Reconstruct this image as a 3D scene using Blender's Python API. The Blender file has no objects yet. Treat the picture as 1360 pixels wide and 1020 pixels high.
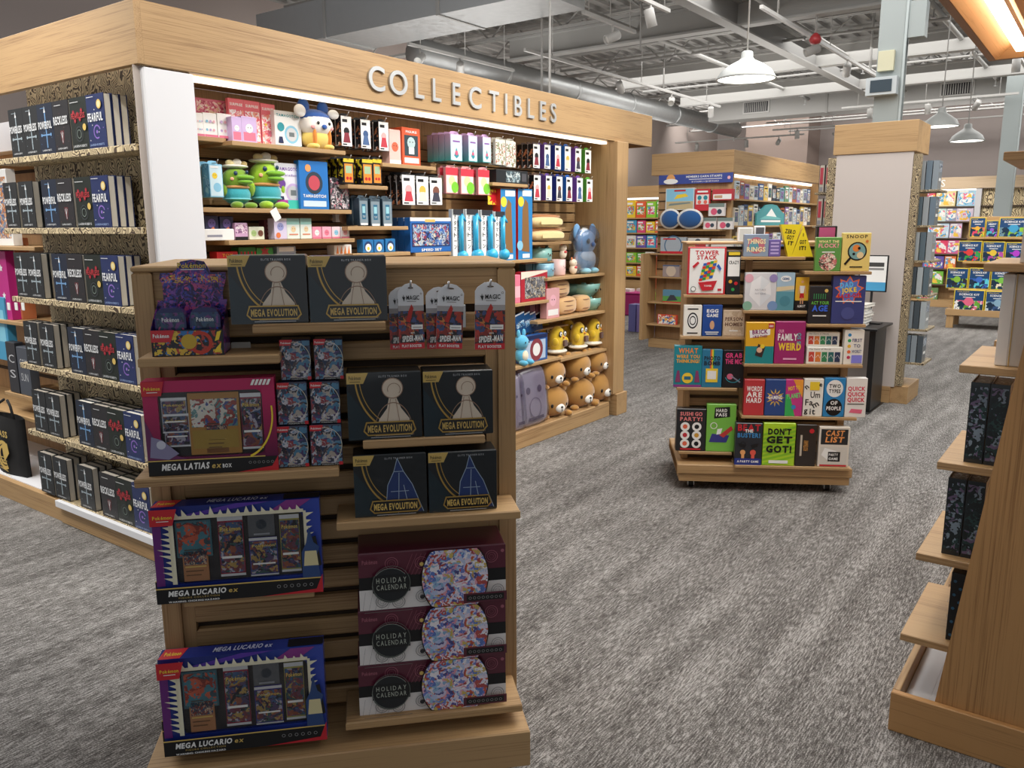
import bpy, math, random
import numpy as np
from mathutils import Vector, Matrix, Euler
random.seed(7)
SC = bpy.context.scene
COL = SC.collection
PI = math.pi
R = math.radians

# ------------------------------------------------------------------ camera, world, lights, exposure
EYE = 1.6
cam_data = bpy.data.cameras.new('camera'); cam = bpy.data.objects.new('camera', cam_data); COL.objects.link(cam)
cam_data.sensor_fit = 'HORIZONTAL'; cam_data.sensor_width = 36.0; cam_data.lens = 36.0*1084.7/1360
cam_data.clip_start = 0.05; cam_data.clip_end = 200
FPX, PITCH, ROLL, YAW = 1084.7, 0.19031, -0.00481, R(36.3)
def _axes():
    f = Vector((0, math.cos(PITCH), -math.sin(PITCH))); r = Vector((1, 0, 0)); u = r.cross(f)
    c, s = math.cos(ROLL), math.sin(ROLL)
    r, u = c*r + s*u, -s*r + c*u
    Z = Matrix.Rotation(YAW, 3, 'Z')
    return Z@r, Z@u, Z@f
CR, CU, CF = _axes()
cam.matrix_world = Matrix(((CR.x, CU.x, -CF.x, 0), (CR.y, CU.y, -CF.y, 0), (CR.z, CU.z, -CF.z, EYE), (0, 0, 0, 1)))
SC.camera = cam
vs = SC.view_settings
vs.view_transform = 'Standard'; vs.look = 'None'; vs.gamma = 1; vs.use_curve_mapping = False
vs.exposure = 0.38
wd = bpy.data.worlds.new('world'); SC.world = wd; wd.use_nodes = True
wd.node_tree.nodes['Background'].inputs[0].default_value = (0.93, 0.96, 1.0, 1)
wd.node_tree.nodes['Background'].inputs[1].default_value = 0.27

def lamp(kind, name, loc, energy, color=(1, .96, .9), rot=(0, 0, 0), **kw):
    d = bpy.data.lights.new(name, kind); d.energy = energy; d.color = color
    for k, v in kw.items(): setattr(d, k, v)
    o = bpy.data.objects.new(name, d); COL.objects.link(o); o.location = loc; o.rotation_euler = rot
    return o
def aim(o, target):
    d = Vector(target) - o.location
    o.rotation_euler = d.to_track_quat('-Z', 'Y').to_euler()
# ceiling washes: the shop's general overhead lighting over each aisle
for (x, y, sx, sy, e) in [(-1.0, 3.6, 1.8, 2.6, 80), (-2.2, 7.0, 3.5, 4.0, 120), (-3.5, 14.0, 8.0, 5.0, 300),
                          (-7.0, 0.9, 4.0, 2.5, 150), (2.5, 9.0, 4.0, 8.0, 160)]:
    lamp('AREA', 'ceiling_wash_light', (x, y, 4.05), e, (1, .975, .94), shape='RECTANGLE', size=sx, size_y=sy)
# added fill: upward area lights that brighten the roof deck, no real fixtures
for (x, y, sx, sy, e) in [(-4.4, 4.6, .8, 3.6, 20), (-4.4, 11.8, .8, 3.0, 24), (-9.0, 17.9, 1.6, .4, 25), (-2.0, 18.6, 5.0, .4, 50), (.6, 3.6, 1.2, 1.6, 14), (-6.5, 8.0, 1.6, 3.0, 30), (-6.5, 15.0, 2.0, 3.0, 28)]:
    lamp('AREA', 'added_roof_fill', (x, y, 2.62), e, (1, .98, .95), (PI, 0, 0), shape='RECTANGLE', size=sx, size_y=sy)
# added area lights that brighten the back and left walls, no lamps there
for (p, t, sx, e) in [((-2.8, 20.5, 4.6), (-2.8, 24.5, 2.2), 8.0, 150), ((-8.5, 21.5, 4.6), (-9.0, 24.5, 2.2), 2.6, 45), ((-8.6, 10.5, 3.3), (-10.2, 10.5, 3.6), 6.0, 38), ((-8.6, 16.5, 3.3), (-10.2, 16.5, 3.6), 5.0, 32)]:
    o = lamp('AREA', 'added_wall_fill', p, e, (1, .97, .93), shape='RECTANGLE', size=sx, size_y=.5); aim(o, t)
SPOTS = [((-2.0, 1.2, 3.75), (-3.4, 2.2, 2.35), 30), ((-1.3, 4.4, 3.7), (-3.6, 3.6, 1.6), 85), ((-1.2, 5.8, 3.7), (-3.6, 5.0, 1.0), 75), ((-4.3, 0.3, 3.7), (-4.2, 2.1, 1.2), 95),
         ((-2.2, 0.6, 3.7), (-3.6, 2.0, 1.9), 50), ((0.6, 2.2, 3.7), (-1.6, 4.8, 0.9), 45), ((-0.5, 3.4, 3.7), (-1.0, 3.4, 0.0), 30),
         ((1.0, 5.5, 3.7), (-1.8, 7.9, .8), 24), ((-0.2, 8.5, 3.7), (-1.5, 8.5, 1.0), 60), ((-2.0, 12.0, 3.7), (-3.9, 12.0, 1.6), 90),
         ((-4.0, 7.6, 3.7), (-4.5, 10.0, 1.3), 34), ((-1.4, 12.0, 3.7), (-1.6, 14.4, 1.0), 110), ((-3.0, 15.4, 3.7), (-3.0, 18.0, 1.4), 110),
         ((-6.5, 14.8, 3.7), (-8.5, 17.6, 1.2), 120), ((-0.9, 1.7, 3.7), (-.6, 2.9, 0.6), 28)]
for (p, t, e) in SPOTS:
    o = lamp('SPOT', 'track_spot_light', p, e*1.6, (1, .95, .87), spot_size=R(62), spot_blend=.7, shadow_soft_size=.05)
    aim(o, t)

# ------------------------------------------------------------------ materials
MATS = {}
def lin(c):
    def f(v):
        v /= 255.0
        return v/12.92 if v <= .04045 else ((v+.055)/1.055)**2.4
    return (f(c[0]), f(c[1]), f(c[2]), 1)
def hexc(h): return tuple(int(h[i:i+2], 16) for i in (0, 2, 4))
def col(h, rough=.5, metal=0, emit=0, coat=0, alpha=None, trans=0):
    """plain material from an sRGB hex string"""
    k = ('c', h, rough, metal, emit, coat, alpha, trans)
    if k in MATS: return MATS[k]
    m = bpy.data.materials.new('plain_' + h); m.use_nodes = True; b = m.node_tree.nodes['Principled BSDF']
    c = lin(hexc(h)); b.inputs['Base Color'].default_value = c; b.inputs['Roughness'].default_value = rough
    b.inputs['Metallic'].default_value = metal
    if emit: b.inputs['Emission Color'].default_value = c; b.inputs['Emission Strength'].default_value = emit
    if coat: b.inputs['Coat Weight'].default_value = coat; b.inputs['Coat Roughness'].default_value = .08
    if alpha is not None: b.inputs['Alpha'].default_value = alpha
    if trans: b.inputs['Transmission Weight'].default_value = trans
    m.diffuse_color = c; MATS[k] = m; return m
def nodes(name):
    m = bpy.data.materials.new(name); m.use_nodes = True; nt = m.node_tree
    return m, nt, nt.nodes['Principled BSDF']
def N(nt, t, **kw):
    n = nt.nodes.new(t)
    for k, v in kw.items():
        if hasattr(n, k): setattr(n, k, v)
        else: n.inputs[k].default_value = v
    return n
def ramp(nt, stops, interp='LINEAR'):
    r = nt.nodes.new('ShaderNodeValToRGB'); cr = r.color_ramp; cr.interpolation = interp
    while len(cr.elements) > len(stops): cr.elements.remove(cr.elements[-1])
    while len(cr.elements) < len(stops): cr.elements.new(.5)
    for e, (p, c) in zip(cr.elements, stops): e.position = p; e.color = lin(hexc(c))
    return r
def wood(axis='x', light='B69468', dark='8F6D48', rough=.5):
    k = ('w', axis, light, dark, rough)
    if k in MATS: return MATS[k]
    m, nt, b = nodes('oak_grain_' + axis)
    tc = N(nt, 'ShaderNodeTexCoord'); mp = N(nt, 'ShaderNodeMapping')
    s = [70, 70, 70]; s['xyz'.index(axis)] = .8; mp.inputs['Scale'].default_value = s
    n1 = N(nt, 'ShaderNodeTexNoise', Scale=3.0, Detail=6.0, Roughness=.65, Distortion=.4)
    nt.links.new(tc.outputs['Object'], mp.inputs[0]); nt.links.new(mp.outputs[0], n1.inputs[0])
    mp2 = N(nt, 'ShaderNodeMapping'); s2 = [12, 12, 12]; s2['xyz'.index(axis)] = .5; mp2.inputs['Scale'].default_value = s2
    n2 = N(nt, 'ShaderNodeTexNoise', Scale=1.0, Detail=3.0)
    nt.links.new(tc.outputs['Object'], mp2.inputs[0]); nt.links.new(mp2.outputs[0], n2.inputs[0])
    a = N(nt, 'ShaderNodeMath', operation='MULTIPLY_ADD'); a.inputs[1].default_value = .34
    nt.links.new(n2.outputs[0], a.inputs[0])
    hf = N(nt, 'ShaderNodeMath', operation='MULTIPLY'); hf.inputs[1].default_value = .7
    nt.links.new(n1.outputs[0], hf.inputs[0]); nt.links.new(hf.outputs[0], a.inputs[2])
    r = ramp(nt, [(.38, dark), (.52, light), (.72, light)])
    nt.links.new(a.outputs[0], r.inputs[0]); nt.links.new(r.outputs[0], b.inputs['Base Color'])
    b.inputs['Roughness'].default_value = rough
    bp = N(nt, 'ShaderNodeBump', Strength=.12, Distance=.002); nt.links.new(n1.outputs[0], bp.inputs['Height']); nt.links.new(bp.outputs[0], b.inputs['Normal'])
    MATS[k] = m; return m
def swirl_mat(light='CDBA94', dark='4A3A2C', scale=9.0):
    """marbled paper laminate with curling dark lines"""
    k = ('s', light, dark, scale)
    if k in MATS: return MATS[k]
    m, nt, b = nodes('marbled_paper')
    tc = N(nt, 'ShaderNodeTexCoord')
    n0 = N(nt, 'ShaderNodeTexNoise', Scale=scale, Detail=2.0)
    nt.links.new(tc.outputs['Object'], n0.inputs[0])
    mx = N(nt, 'ShaderNodeVectorMath', operation='MULTIPLY_ADD'); mx.inputs[1].default_value = (.35,)*3
    nt.links.new(n0.outputs['Color'], mx.inputs[0]); nt.links.new(tc.outputs['Object'], mx.inputs[2])
    w = N(nt, 'ShaderNodeTexWave', Scale=scale*1.6, Distortion=5.0, Detail=1.5); w.inputs['Detail Scale'].default_value = 1.2
    nt.links.new(mx.outputs[0], w.inputs[0])
    r = ramp(nt, [(.1, dark), (.24, dark), (.36, light), (.9, light), (1.0, 'DCCBA5')])
    nt.links.new(w.outputs['Color'], r.inputs[0]); nt.links.new(r.outputs[0], b.inputs['Base Color'])
    b.inputs['Roughness'].default_value = .6
    MATS[k] = m; return m
def art(cols, scale=60, seed=0, rough=.3, distort=.05, coat=.3):
    """busy printed artwork: warped cells in a handful of inks"""
    k = ('a', tuple(cols), scale, seed, rough, distort)
    if k in MATS: return MATS[k]
    m, nt, b = nodes('printed_artwork')
    tc = N(nt, 'ShaderNodeTexCoord'); mp = N(nt, 'ShaderNodeMapping'); mp.inputs['Location'].default_value = (seed*1.7, seed*.9, seed*2.3)
    nt.links.new(tc.outputs['Object'], mp.inputs[0])
    n0 = N(nt, 'ShaderNodeTexNoise', Scale=scale*.6, Detail=3.0)
    nt.links.new(mp.outputs[0], n0.inputs[0])
    mx = N(nt, 'ShaderNodeVectorMath', operation='MULTIPLY_ADD'); mx.inputs[1].default_value = (distort*110/scale,)*3
    nt.links.new(n0.outputs['Color'], mx.inputs[0]); nt.links.new(mp.outputs[0], mx.inputs[2])
    v = N(nt, 'ShaderNodeTexVoronoi', Scale=float(scale)*1.5); nt.links.new(mx.outputs[0], v.inputs['Vector'])
    sp = N(nt, 'ShaderNodeSeparateColor'); nt.links.new(v.outputs['Color'], sp.inputs[0])
    st = [(i/len(cols), c) for i, c in enumerate(cols)]
    r = ramp(nt, st, 'CONSTANT'); nt.links.new(sp.outputs[0], r.inputs[0])
    mm = N(nt, 'ShaderNodeMix', data_type='RGBA', blend_type='OVERLAY'); mm.inputs[0].default_value = .55
    nt.links.new(r.outputs[0], mm.inputs[6]); nt.links.new(n0.outputs[0], mm.inputs[7])
    nt.links.new(mm.outputs[2], b.inputs['Base Color'])
    b.inputs['Roughness'].default_value = rough; b.inputs['Coat Weight'].default_value = coat; b.inputs['Coat Roughness'].default_value = .1
    MATS[k] = m; return m
def grad(c0, c1, axis='z', size=.2, rough=.4):
    """ink that fades from one colour to another up the object"""
    k = ('g', c0, c1, axis, size)
    if k in MATS: return MATS[k]
    m, nt, b = nodes('graded_ink'); tc = N(nt, 'ShaderNodeTexCoord'); sx = N(nt, 'ShaderNodeSeparateXYZ')
    nt.links.new(tc.outputs['Object'], sx.inputs[0])
    mu = N(nt, 'ShaderNodeMath', operation='DIVIDE'); mu.inputs[1].default_value = size
    nt.links.new(sx.outputs['xyz'.index(axis)], mu.inputs[0])
    r = ramp(nt, [(0, c0), (1, c1)]); nt.links.new(mu.outputs[0], r.inputs[0]); nt.links.new(r.outputs[0], b.inputs['Base Color'])
    b.inputs['Roughness'].default_value = rough
    MATS[k] = m; return m
def plush(h, rough=.95):
    k = ('p', h)
    if k in MATS: return MATS[k]
    m, nt, b = nodes('plush_' + h); b.inputs['Base Color'].default_value = lin(hexc(h)); b.inputs['Roughness'].default_value = rough
    b.inputs['Sheen Weight'].default_value = .5; b.inputs['Sheen Roughness'].default_value = .5
    tc = N(nt, 'ShaderNodeTexCoord'); n = N(nt, 'ShaderNodeTexNoise', Scale=220.0, Detail=2.0); nt.links.new(tc.outputs['Object'], n.inputs[0])
    bp = N(nt, 'ShaderNodeBump', Strength=.35, Distance=.004); nt.links.new(n.outputs[0], bp.inputs['Height']); nt.links.new(bp.outputs[0], b.inputs['Normal'])
    MATS[k] = m; return m
def clear(tint='FFFFFF', rough=.05, alpha=.13):
    """thin clear film: mostly see-through with a glossy sheen"""
    k = ('f', tint, rough, alpha)
    if k in MATS: return MATS[k]
    m = bpy.data.materials.new('clear_film'); m.use_nodes = True; nt = m.node_tree; nt.nodes.clear()
    out = N(nt, 'ShaderNodeOutputMaterial'); t = N(nt, 'ShaderNodeBsdfTransparent'); g = N(nt, 'ShaderNodeBsdfGlossy')
    t.inputs[0].default_value = lin(hexc(tint)); g.inputs['Roughness'].default_value = rough
    fr = N(nt, 'ShaderNodeFresnel'); fr.inputs[0].default_value = 1.45
    ad = N(nt, 'ShaderNodeMath', operation='ADD'); ad.operation = 'MULTIPLY_ADD'; ad.inputs[1].default_value = .35; ad.inputs[2].default_value = alpha*.08; nt.links.new(fr.outputs[0], ad.inputs[0])
    mx = N(nt, 'ShaderNodeMixShader'); nt.links.new(ad.outputs[0], mx.inputs[0]); nt.links.new(t.outputs[0], mx.inputs[1]); nt.links.new(g.outputs[0], mx.inputs[2])
    nt.links.new(mx.outputs[0], out.inputs[0]); MATS[k] = m; return m
WX, WY, WZ = wood('x'), wood('y'), wood('z')
METAL = col('C9CACB', .3, .9); DARKMET = col('4A4A4C', .5, .6); WHITE = col('ECECEA', .5); BLACK = col('16161A', .5)
PAPER = col('E9E4D8', .8); KBLACK = col('121316', .35)

# ------------------------------------------------------------------ mesh building
class MB:
    def __init__(s): s.v = []; s.f = []; s.mi = []; s.m = []; s.sm = []
    def slot(s, m):
        if m not in s.m: s.m.append(m)
        return s.m.index(m)
    def add(s, vs, fs, m, smooth=False, M=None):
        o = len(s.v); i = s.slot(m)
        s.v += [tuple(M@Vector(p)) for p in vs] if M is not None else [tuple(p) for p in vs]
        for f in fs: s.f.append(tuple(o+k for k in f)); s.mi.append(i); s.sm.append(smooth)
        return s
    def box(s, x0, x1, y0, y1, z0, z1, m, M=None):
        vs = [(x0,y0,z0),(x1,y0,z0),(x1,y1,z0),(x0,y1,z0),(x0,y0,z1),(x1,y0,z1),(x1,y1,z1),(x0,y1,z1)]
        return s.add(vs, [(3,2,1,0),(4,5,6,7),(0,1,5,4),(1,2,6,5),(2,3,7,6),(3,0,4,7)], m, False, M)
    def bev(s, x0, x1, y0, y1, z0, z1, m, c=.002, M=None):
        """box with chamfered edges along all sides (28 triangles)"""
        vs = []
        for z, k in ((z0, c), (z0+c, 0), (z1-c, 0), (z1, c)):
            vs += [(x0+k+0, y0+k, z), (x1-k, y0+k, z), (x1-k, y1-k, z), (x0+k, y1-k, z)]
        fs = [(3,2,1,0), (12,13,14,15)]
        for r in range(3):
            for i in range(4):
                a = r*4+i; b = r*4+(i+1) % 4; fs.append((a, b, b+4, a+4))
        return s.add(vs, fs, m, False, M)
    def prism(s, pts, y0, y1, m, M=None, smooth=False):
        """polygon in x,z extruded along y"""
        n = len(pts); vs = [(p[0], y0, p[1]) for p in pts] + [(p[0], y1, p[1]) for p in pts]
        fs = [tuple(range(n)), tuple(range(2*n-1, n-1, -1))] + [(i+n, (i+1) % n+n, (i+1) % n, i) for i in range(n)]
        return s.add(vs, fs, m, smooth, M)
    def tube(s, pts, r, m, n=8, caps=True):
        pts = [Vector(p) for p in pts]; rr = r if isinstance(r, (list, tuple)) else [r]*len(pts)
        vs = []; fs = []
        up = Vector((0, 0, 1))
        for i, p in enumerate(pts):
            d = (pts[min(i+1, len(pts)-1)] - pts[max(i-1, 0)]).normalized()
            a = up.cross(d)
            if a.length < .05: a = Vector((1, 0, 0)).cross(d)
            a.normalize(); b = d.cross(a)
            for k in range(n):
                t = 2*PI*k/n; vs.append(p + (a*math.cos(t) + b*math.sin(t))*rr[i])
        for i in range(len(pts)-1):
            for k in range(n):
                fs.append((i*n+k, i*n+(k+1) % n, (i+1)*n+(k+1) % n, (i+1)*n+k))
        if caps: fs += [tuple(range(n-1, -1, -1)), tuple(range((len(pts)-1)*n, len(pts)*n))]
        return s.add(vs, fs, m, True)
    def lathe(s, prof, m, n=24, M=None):
        vs = []; fs = []
        for (r, z) in prof:
            for k in range(n):
                t = 2*PI*k/n; vs.append((r*math.cos(t), r*math.sin(t), z))
        for i in range(len(prof)-1):
            for k in range(n): fs.append((i*n+k, i*n+(k+1) % n, (i+1)*n+(k+1) % n, (i+1)*n+k))
        return s.add(vs, fs, m, True, M)
    def ball(s, c, r, m, n=16, k=10, M=None, sq=1.0, fn=None):
        """ellipsoid; sq<1 squares it off like a stuffed cushion"""
        vs = []; fs = []
        r = r if isinstance(r, (tuple, list)) else (r, r, r)
        def e(v): return math.copysign(abs(v)**sq, v)
        for i in range(k+1):
            ph = PI*i/k - PI/2
            for j in range(n):
                t = 2*PI*j/n
                q = Vector((e(math.cos(ph))*e(math.cos(t)), e(math.cos(ph))*e(math.sin(t)), e(math.sin(ph))))
                if fn: q = fn(q)
                vs.append((c[0]+r[0]*q.x, c[1]+r[1]*q.y, c[2]+r[2]*q.z))
        for i in range(k):
            for j in range(n): fs.append((i*n+j, i*n+(j+1) % n, (i+1)*n+(j+1) % n, (i+1)*n+j))
        return s.add(vs, fs, m, True, M)
    def build(s, name, parent=None, loc=None, rot=None):
        me = bpy.data.meshes.new(name); me.from_pydata([tuple(v) for v in s.v], [], s.f)
        for m in s.m: me.materials.append(m)
        me.polygons.foreach_set('material_index', s.mi); me.polygons.foreach_set('use_smooth', s.sm); me.update()
        o = bpy.data.objects.new(name, me); COL.objects.link(o)
        if parent: o.parent = parent
        if loc is not None: o.location = loc
        if rot is not None: o.rotation_euler = rot
        return o
LABELS = set()
def tag(o, label, cat, group=None, kind=None):
    if label:
        n = len(label.split())
        if n > 16: print('LABEL LONG', n, label)
        if label in LABELS and not group: print('LABEL DUP', label)
        LABELS.add(label); o['label'] = label
    if cat: o['category'] = cat
    if group: o['group'] = group
    if kind: o['kind'] = kind
    return o
def thing(name, label, cat, loc=(0, 0, 0), rz=0, group=None, rx=0):
    o = bpy.data.objects.new(name, None); COL.objects.link(o); o.location = loc; o.rotation_euler = (rx, 0, rz)
    o.empty_display_size = .05
    return tag(o, label, cat, group)
def struct(o): o['kind'] = 'structure'; return o
def dup(root, loc=None, rot=None, label=None, group=None):
    r = root.copy(); COL.objects.link(r)
    if loc is not None: r.location = loc
    if rot is not None: r.rotation_euler = rot
    if label: tag(r, label, None)
    if group: r['group'] = group
    for ch in list(root.children):
        c = ch.copy(); COL.objects.link(c); c.parent = r
        for g in ch.children:
            d = g.copy(); COL.objects.link(d); d.parent = c
    return r

# ------------------------------------------------------------------ lettering: glyphs of the built-in font, cached as flat outlines
GL = {}
def glyph(ch, bold, res=2):
    k = (ch, bold, res)
    if k in GL: return GL[k]
    c = bpy.data.curves.new('glyph', 'FONT'); c.body = ch; c.resolution_u = res; c.offset = bold; c.fill_mode = 'FRONT'
    o = bpy.data.objects.new('glyph', c)
    me = o.to_mesh()
    vs = [(v.co.x, v.co.y) for v in me.vertices]; fs = [tuple(p.vertices) for p in me.polygons]
    o.to_mesh_clear(); bpy.data.objects.remove(o); bpy.data.curves.remove(c)
    if vs:
        x0 = min(v[0] for v in vs); x1 = max(v[0] for v in vs)
        vs = [(v[0]-x0, v[1]) for v in vs]; GL[k] = (vs, fs, x1-x0)
    else: GL[k] = ([], [], .28)
    return GL[k]
def layout(txt, bold=0, space=.09):
    x = 0; out = []; fs = []
    for ch in txt:
        if ch == ' ': x += .3; continue
        v, f, w = glyph(ch, bold)
        o = len(out); out += [(p[0]+x, p[1]) for p in v]; fs += [tuple(o+i for i in q) for q in f]; x += w+space
    return out, fs, max(x-space, .01)
class Print:
    """flat print laid on a front face of size w x h; coordinates are fractions of w and h"""
    def __init__(s, w, h, y0=0, ox=None, oz=0, step=.00035): s.w = w; s.h = h; s.mb = MB(); s.k = 0; s.y = y0; s.ox = -w/2 if ox is None else ox; s.oz = oz; s.step = step
    def _p(s, pts): return [(s.ox+x*s.w, s.y - s.step*s.k, s.oz+z*s.h) for x, z in pts]
    def poly(s, pts, m):
        s.k += 1; s.mb.add(s._p(pts), [tuple(range(len(pts)))], m); return s
    def rect(s, x0, z0, x1, z1, m): return s.poly([(x0, z0), (x1, z0), (x1, z1), (x0, z1)], m)
    def disc(s, cx, cz, r, m, rz=None, n=22, a0=0, a1=360):
        """r is a fraction of the width; round in real size unless rz (fraction of height) is given"""
        q = rz if rz is not None else r*s.w/s.h
        pts = [(cx+r*math.cos(R(a0+(a1-a0)*i/n)), cz+q*math.sin(R(a0+(a1-a0)*i/n))) for i in range(n + (a1-a0 < 360))]
        return s.poly(pts, m)
    def ring(s, cx, cz, r, t, m, n=26, a0=0, a1=360, rz=None):
        s.k += 1; vs = []; q = rz if rz is not None else r*s.w/s.h
        for i in range(n+1):
            a = R(a0+(a1-a0)*i/n)
            for rr in (1, 1-t): vs.append((cx+r*rr*math.cos(a), cz+q*rr*math.sin(a)))
        s.mb.add(s._p(vs), [(2*i, 2*i+1, 2*i+3, 2*i+2) for i in range(n)], m); return s
    def star(s, cx, cz, r, m, n=8, inner=.5, rz=None, a=90):
        q = rz if rz is not None else r*s.w/s.h; s.k += 1
        pts = [(cx, cz)] + [(cx+r*(1 if i % 2 == 0 else inner)*math.cos(R(a+180*i/n)), cz+q*(1 if i % 2 == 0 else inner)*math.sin(R(a+180*i/n))) for i in range(2*n)]
        s.mb.add(s._p(pts), [(0, 1+i, 1+(i+1) % (2*n)) for i in range(2*n)], m); return s
    def text(s, t, x, z, hgt, m, al='c', bold=.0, wid=None, slant=0, rot=0, space=.09):
        """hgt: capital height as a fraction of h; wid: fraction of w to fit"""
        v, f, w = layout(t, bold, space); k = hgt*s.h/.7
        kx = k if wid is None else wid*s.w/w
        W = w*kx; x0 = s.ox+x*s.w - (W/2 if al == 'c' else (W if al == 'r' else 0)); z0 = s.oz+z*s.h
        s.k += 1; y = s.y - s.step*s.k; ca, sa = math.cos(R(rot)), math.sin(R(rot)); cx, cz = s.ox+x*s.w, z0
        vs = []
        for p in v:
            a, b = x0+p[0]*kx+p[1]*k*slant, z0+p[1]*k
            vs.append((cx+(a-cx)*ca-(b-cz)*sa, y, cz+(a-cx)*sa+(b-cz)*ca))
        s.mb.add(vs, f, m); return s
    def line(s, x0, z0, x1, z1, t, m):
        """stroke of real thickness t metres"""
        a = Vector((x0*s.w, z0*s.h)); b = Vector((x1*s.w, z1*s.h)); d = (b-a)
        if d.length < 1e-6: return s
        nrm = Vector((-d.y, d.x)).normalized()*t/2
        return s.poly([((p.x)/s.w, (p.y)/s.h) for p in (a+nrm, a-nrm, b-nrm, b+nrm)], m)

# ------------------------------------------------------------------ fixtures as local frames: u along the face, z up, dep toward the shopper
class Face:
    def __init__(s, ox, oy, ang): s.o = Vector((ox, oy, 0)); s.a = R(ang); s.d = Vector((math.cos(s.a), math.sin(s.a), 0)); s.n = Vector((-s.d.y, s.d.x, 0))
    def P(s, u, z, dep=0): return s.o + s.d*u - s.n*dep + Vector((0, 0, z))
    def at(s, x, y, dep=0):
        """where the sight line through photo point x,y meets the plane dep in front of the face: (u, z)"""
        r = CR*((x-680)/FPX) + CU*((510-y)/FPX) + CF; q = s.o - s.n*dep; c = Vector((0, 0, EYE))
        k = (q-c).dot(s.n)/r.dot(s.n); p = c + r*k
        return (p-q).dot(s.d), p.z
    def span(s, x0, y0, x1, y1, dep=0, z0=None):
        xm, ym = (x0+x1)/2, (y0+y1)/2
        u0 = s.at(x0, ym, dep)[0]; u1 = s.at(x1, ym, dep)[0]; zt = s.at(xm, y0, dep)[1]; zb = s.at(xm, y1, dep)[1] if z0 is None else z0
        return u0, u1, zb, zt
ORD = ['zeroth', 'first', 'second', 'third', 'fourth', 'fifth', 'sixth', 'seventh', 'eighth', 'ninth', 'tenth', 'eleventh', 'twelfth', 'thirteenth', 'fourteenth', 'fifteenth', 'sixteenth']
# ================================================================== THE SETTING
def carpet():
    m, nt, b = nodes('heathered_carpet'); tc = N(nt, 'ShaderNodeTexCoord')
    mp = N(nt, 'ShaderNodeMapping'); mp.inputs['Scale'].default_value = (190, 20, 1)
    n1 = N(nt, 'ShaderNodeTexNoise', Scale=1.0, Detail=4.0, Roughness=.7); nt.links.new(tc.outputs['Object'], mp.inputs[0]); nt.links.new(mp.outputs[0], n1.inputs[0])
    n2 = N(nt, 'ShaderNodeTexNoise', Scale=190.0, Detail=2.0); nt.links.new(tc.outputs['Object'], n2.inputs[0])
    mp3 = N(nt, 'ShaderNodeMapping'); mp3.inputs['Scale'].default_value = (10, 1.4, 1)
    n3 = N(nt, 'ShaderNodeTexNoise', Scale=1.0, Detail=3.0); nt.links.new(tc.outputs['Object'], mp3.inputs[0]); nt.links.new(mp3.outputs[0], n3.inputs[0])
    a = N(nt, 'ShaderNodeMath', operation='MULTIPLY_ADD'); a.inputs[1].default_value = .38; nt.links.new(n2.outputs[0], a.inputs[0])
    c = N(nt, 'ShaderNodeMath', operation='MULTIPLY_ADD'); c.inputs[1].default_value = .8; nt.links.new(n1.outputs[0], c.inputs[0])
    d = N(nt, 'ShaderNodeMath', operation='MULTIPLY'); d.inputs[1].default_value = .22; nt.links.new(n3.outputs[0], d.inputs[0])
    nt.links.new(d.outputs[0], c.inputs[2]); nt.links.new(c.outputs[0], a.inputs[2])
    r = ramp(nt, [(.53, '2C2A28'), (.63, '524E4B'), (.71, '706D6A'), (.81, 'A8A5A2')])
    nt.links.new(a.outputs[0], r.inputs[0]); nt.links.new(r.outputs[0], b.inputs['Base Color']); b.inputs['Roughness'].default_value = .95
    bp = N(nt, 'ShaderNodeBump', Strength=.5, Distance=.004); nt.links.new(a.outputs[0], bp.inputs['Height']); nt.links.new(bp.outputs[0], b.inputs['Normal'])
    return m
X0, X1, Y0, Y1, ZC = -10.2, 7.0, -3.0, 24.5, 4.8
struct(MB().box(X0, X1, Y0, Y1, -.1, 0, carpet()).build('floor'))
WALLM = col('A89B95', .85); CEILM = col('A5A3A0', .8); STEEL = col('A8A7A4', .6); STEELD = col('8E8D8B', .65)
struct(MB().box(X0-.15, X0, Y0, Y1, 0, ZC+.2, WALLM).build('wall_left'))
struct(MB().box(X0-.15, X1, Y1, Y1+.15, 0, ZC+.2, col('A99E9A', .85)).build('wall_back'))
struct(MB().box(-8.9, -7.15, Y1-1.1, Y1-.002, 0, 4.6, col('A8968D', .85)).build('wall_projection'))
# roof deck with real ribs running down the shop
mb = MB(); mb.box(X0, X1, 6.0, Y1, ZC+.02, ZC+.1, CEILM)
k = X0+.1
while k < X1: mb.box(k, k+.09, 6.0, Y1, ZC-.035, ZC+.0195, CEILM); k += .24
struct(mb.build('ceiling'))
# open-web joists across the shop
joist = None
def joist_mesh(L, h=.55, seg=.62):
    mb = MB()
    for z in (0, h-.05):
        mb.box(0, L, -.06, -.012, z, z+.035, STEEL); mb.box(0, L, .012, .06, z, z+.035, STEEL)
    n = int(L/seg)
    for i in range(n):
        a, b = (0.02, h-.03) if i % 2 == 0 else (h-.03, .02)
        mb.tube([(i*seg, 0, a), ((i+1)*seg, 0, b)], .013, STEEL, 4, False)
    return mb
jy = 8.2
while jy < Y1-1.2:
    if joist is None: joist = joist_mesh(X1-X0-.4).build('ceiling_joist', loc=(X0+.2, jy, ZC-.62)); struct(joist)
    else:
        j = joist.copy(); COL.objects.link(j); j.location.y = jy
    jy += 1.55
for gx in (-3.9, .6):
    mb = MB(); mb.box(gx-.07, gx+.07, 6.5, 16.9, ZC-.94, ZC-.92, STEEL); mb.box(gx-.07, gx+.07, 6.5, 16.9, ZC-.66, ZC-.64, STEEL); mb.box(gx-.01, gx+.01, 6.5, 16.9, ZC-.92, ZC-.66, STEELD)
    struct(mb.build('ceiling_girder'))
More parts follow.
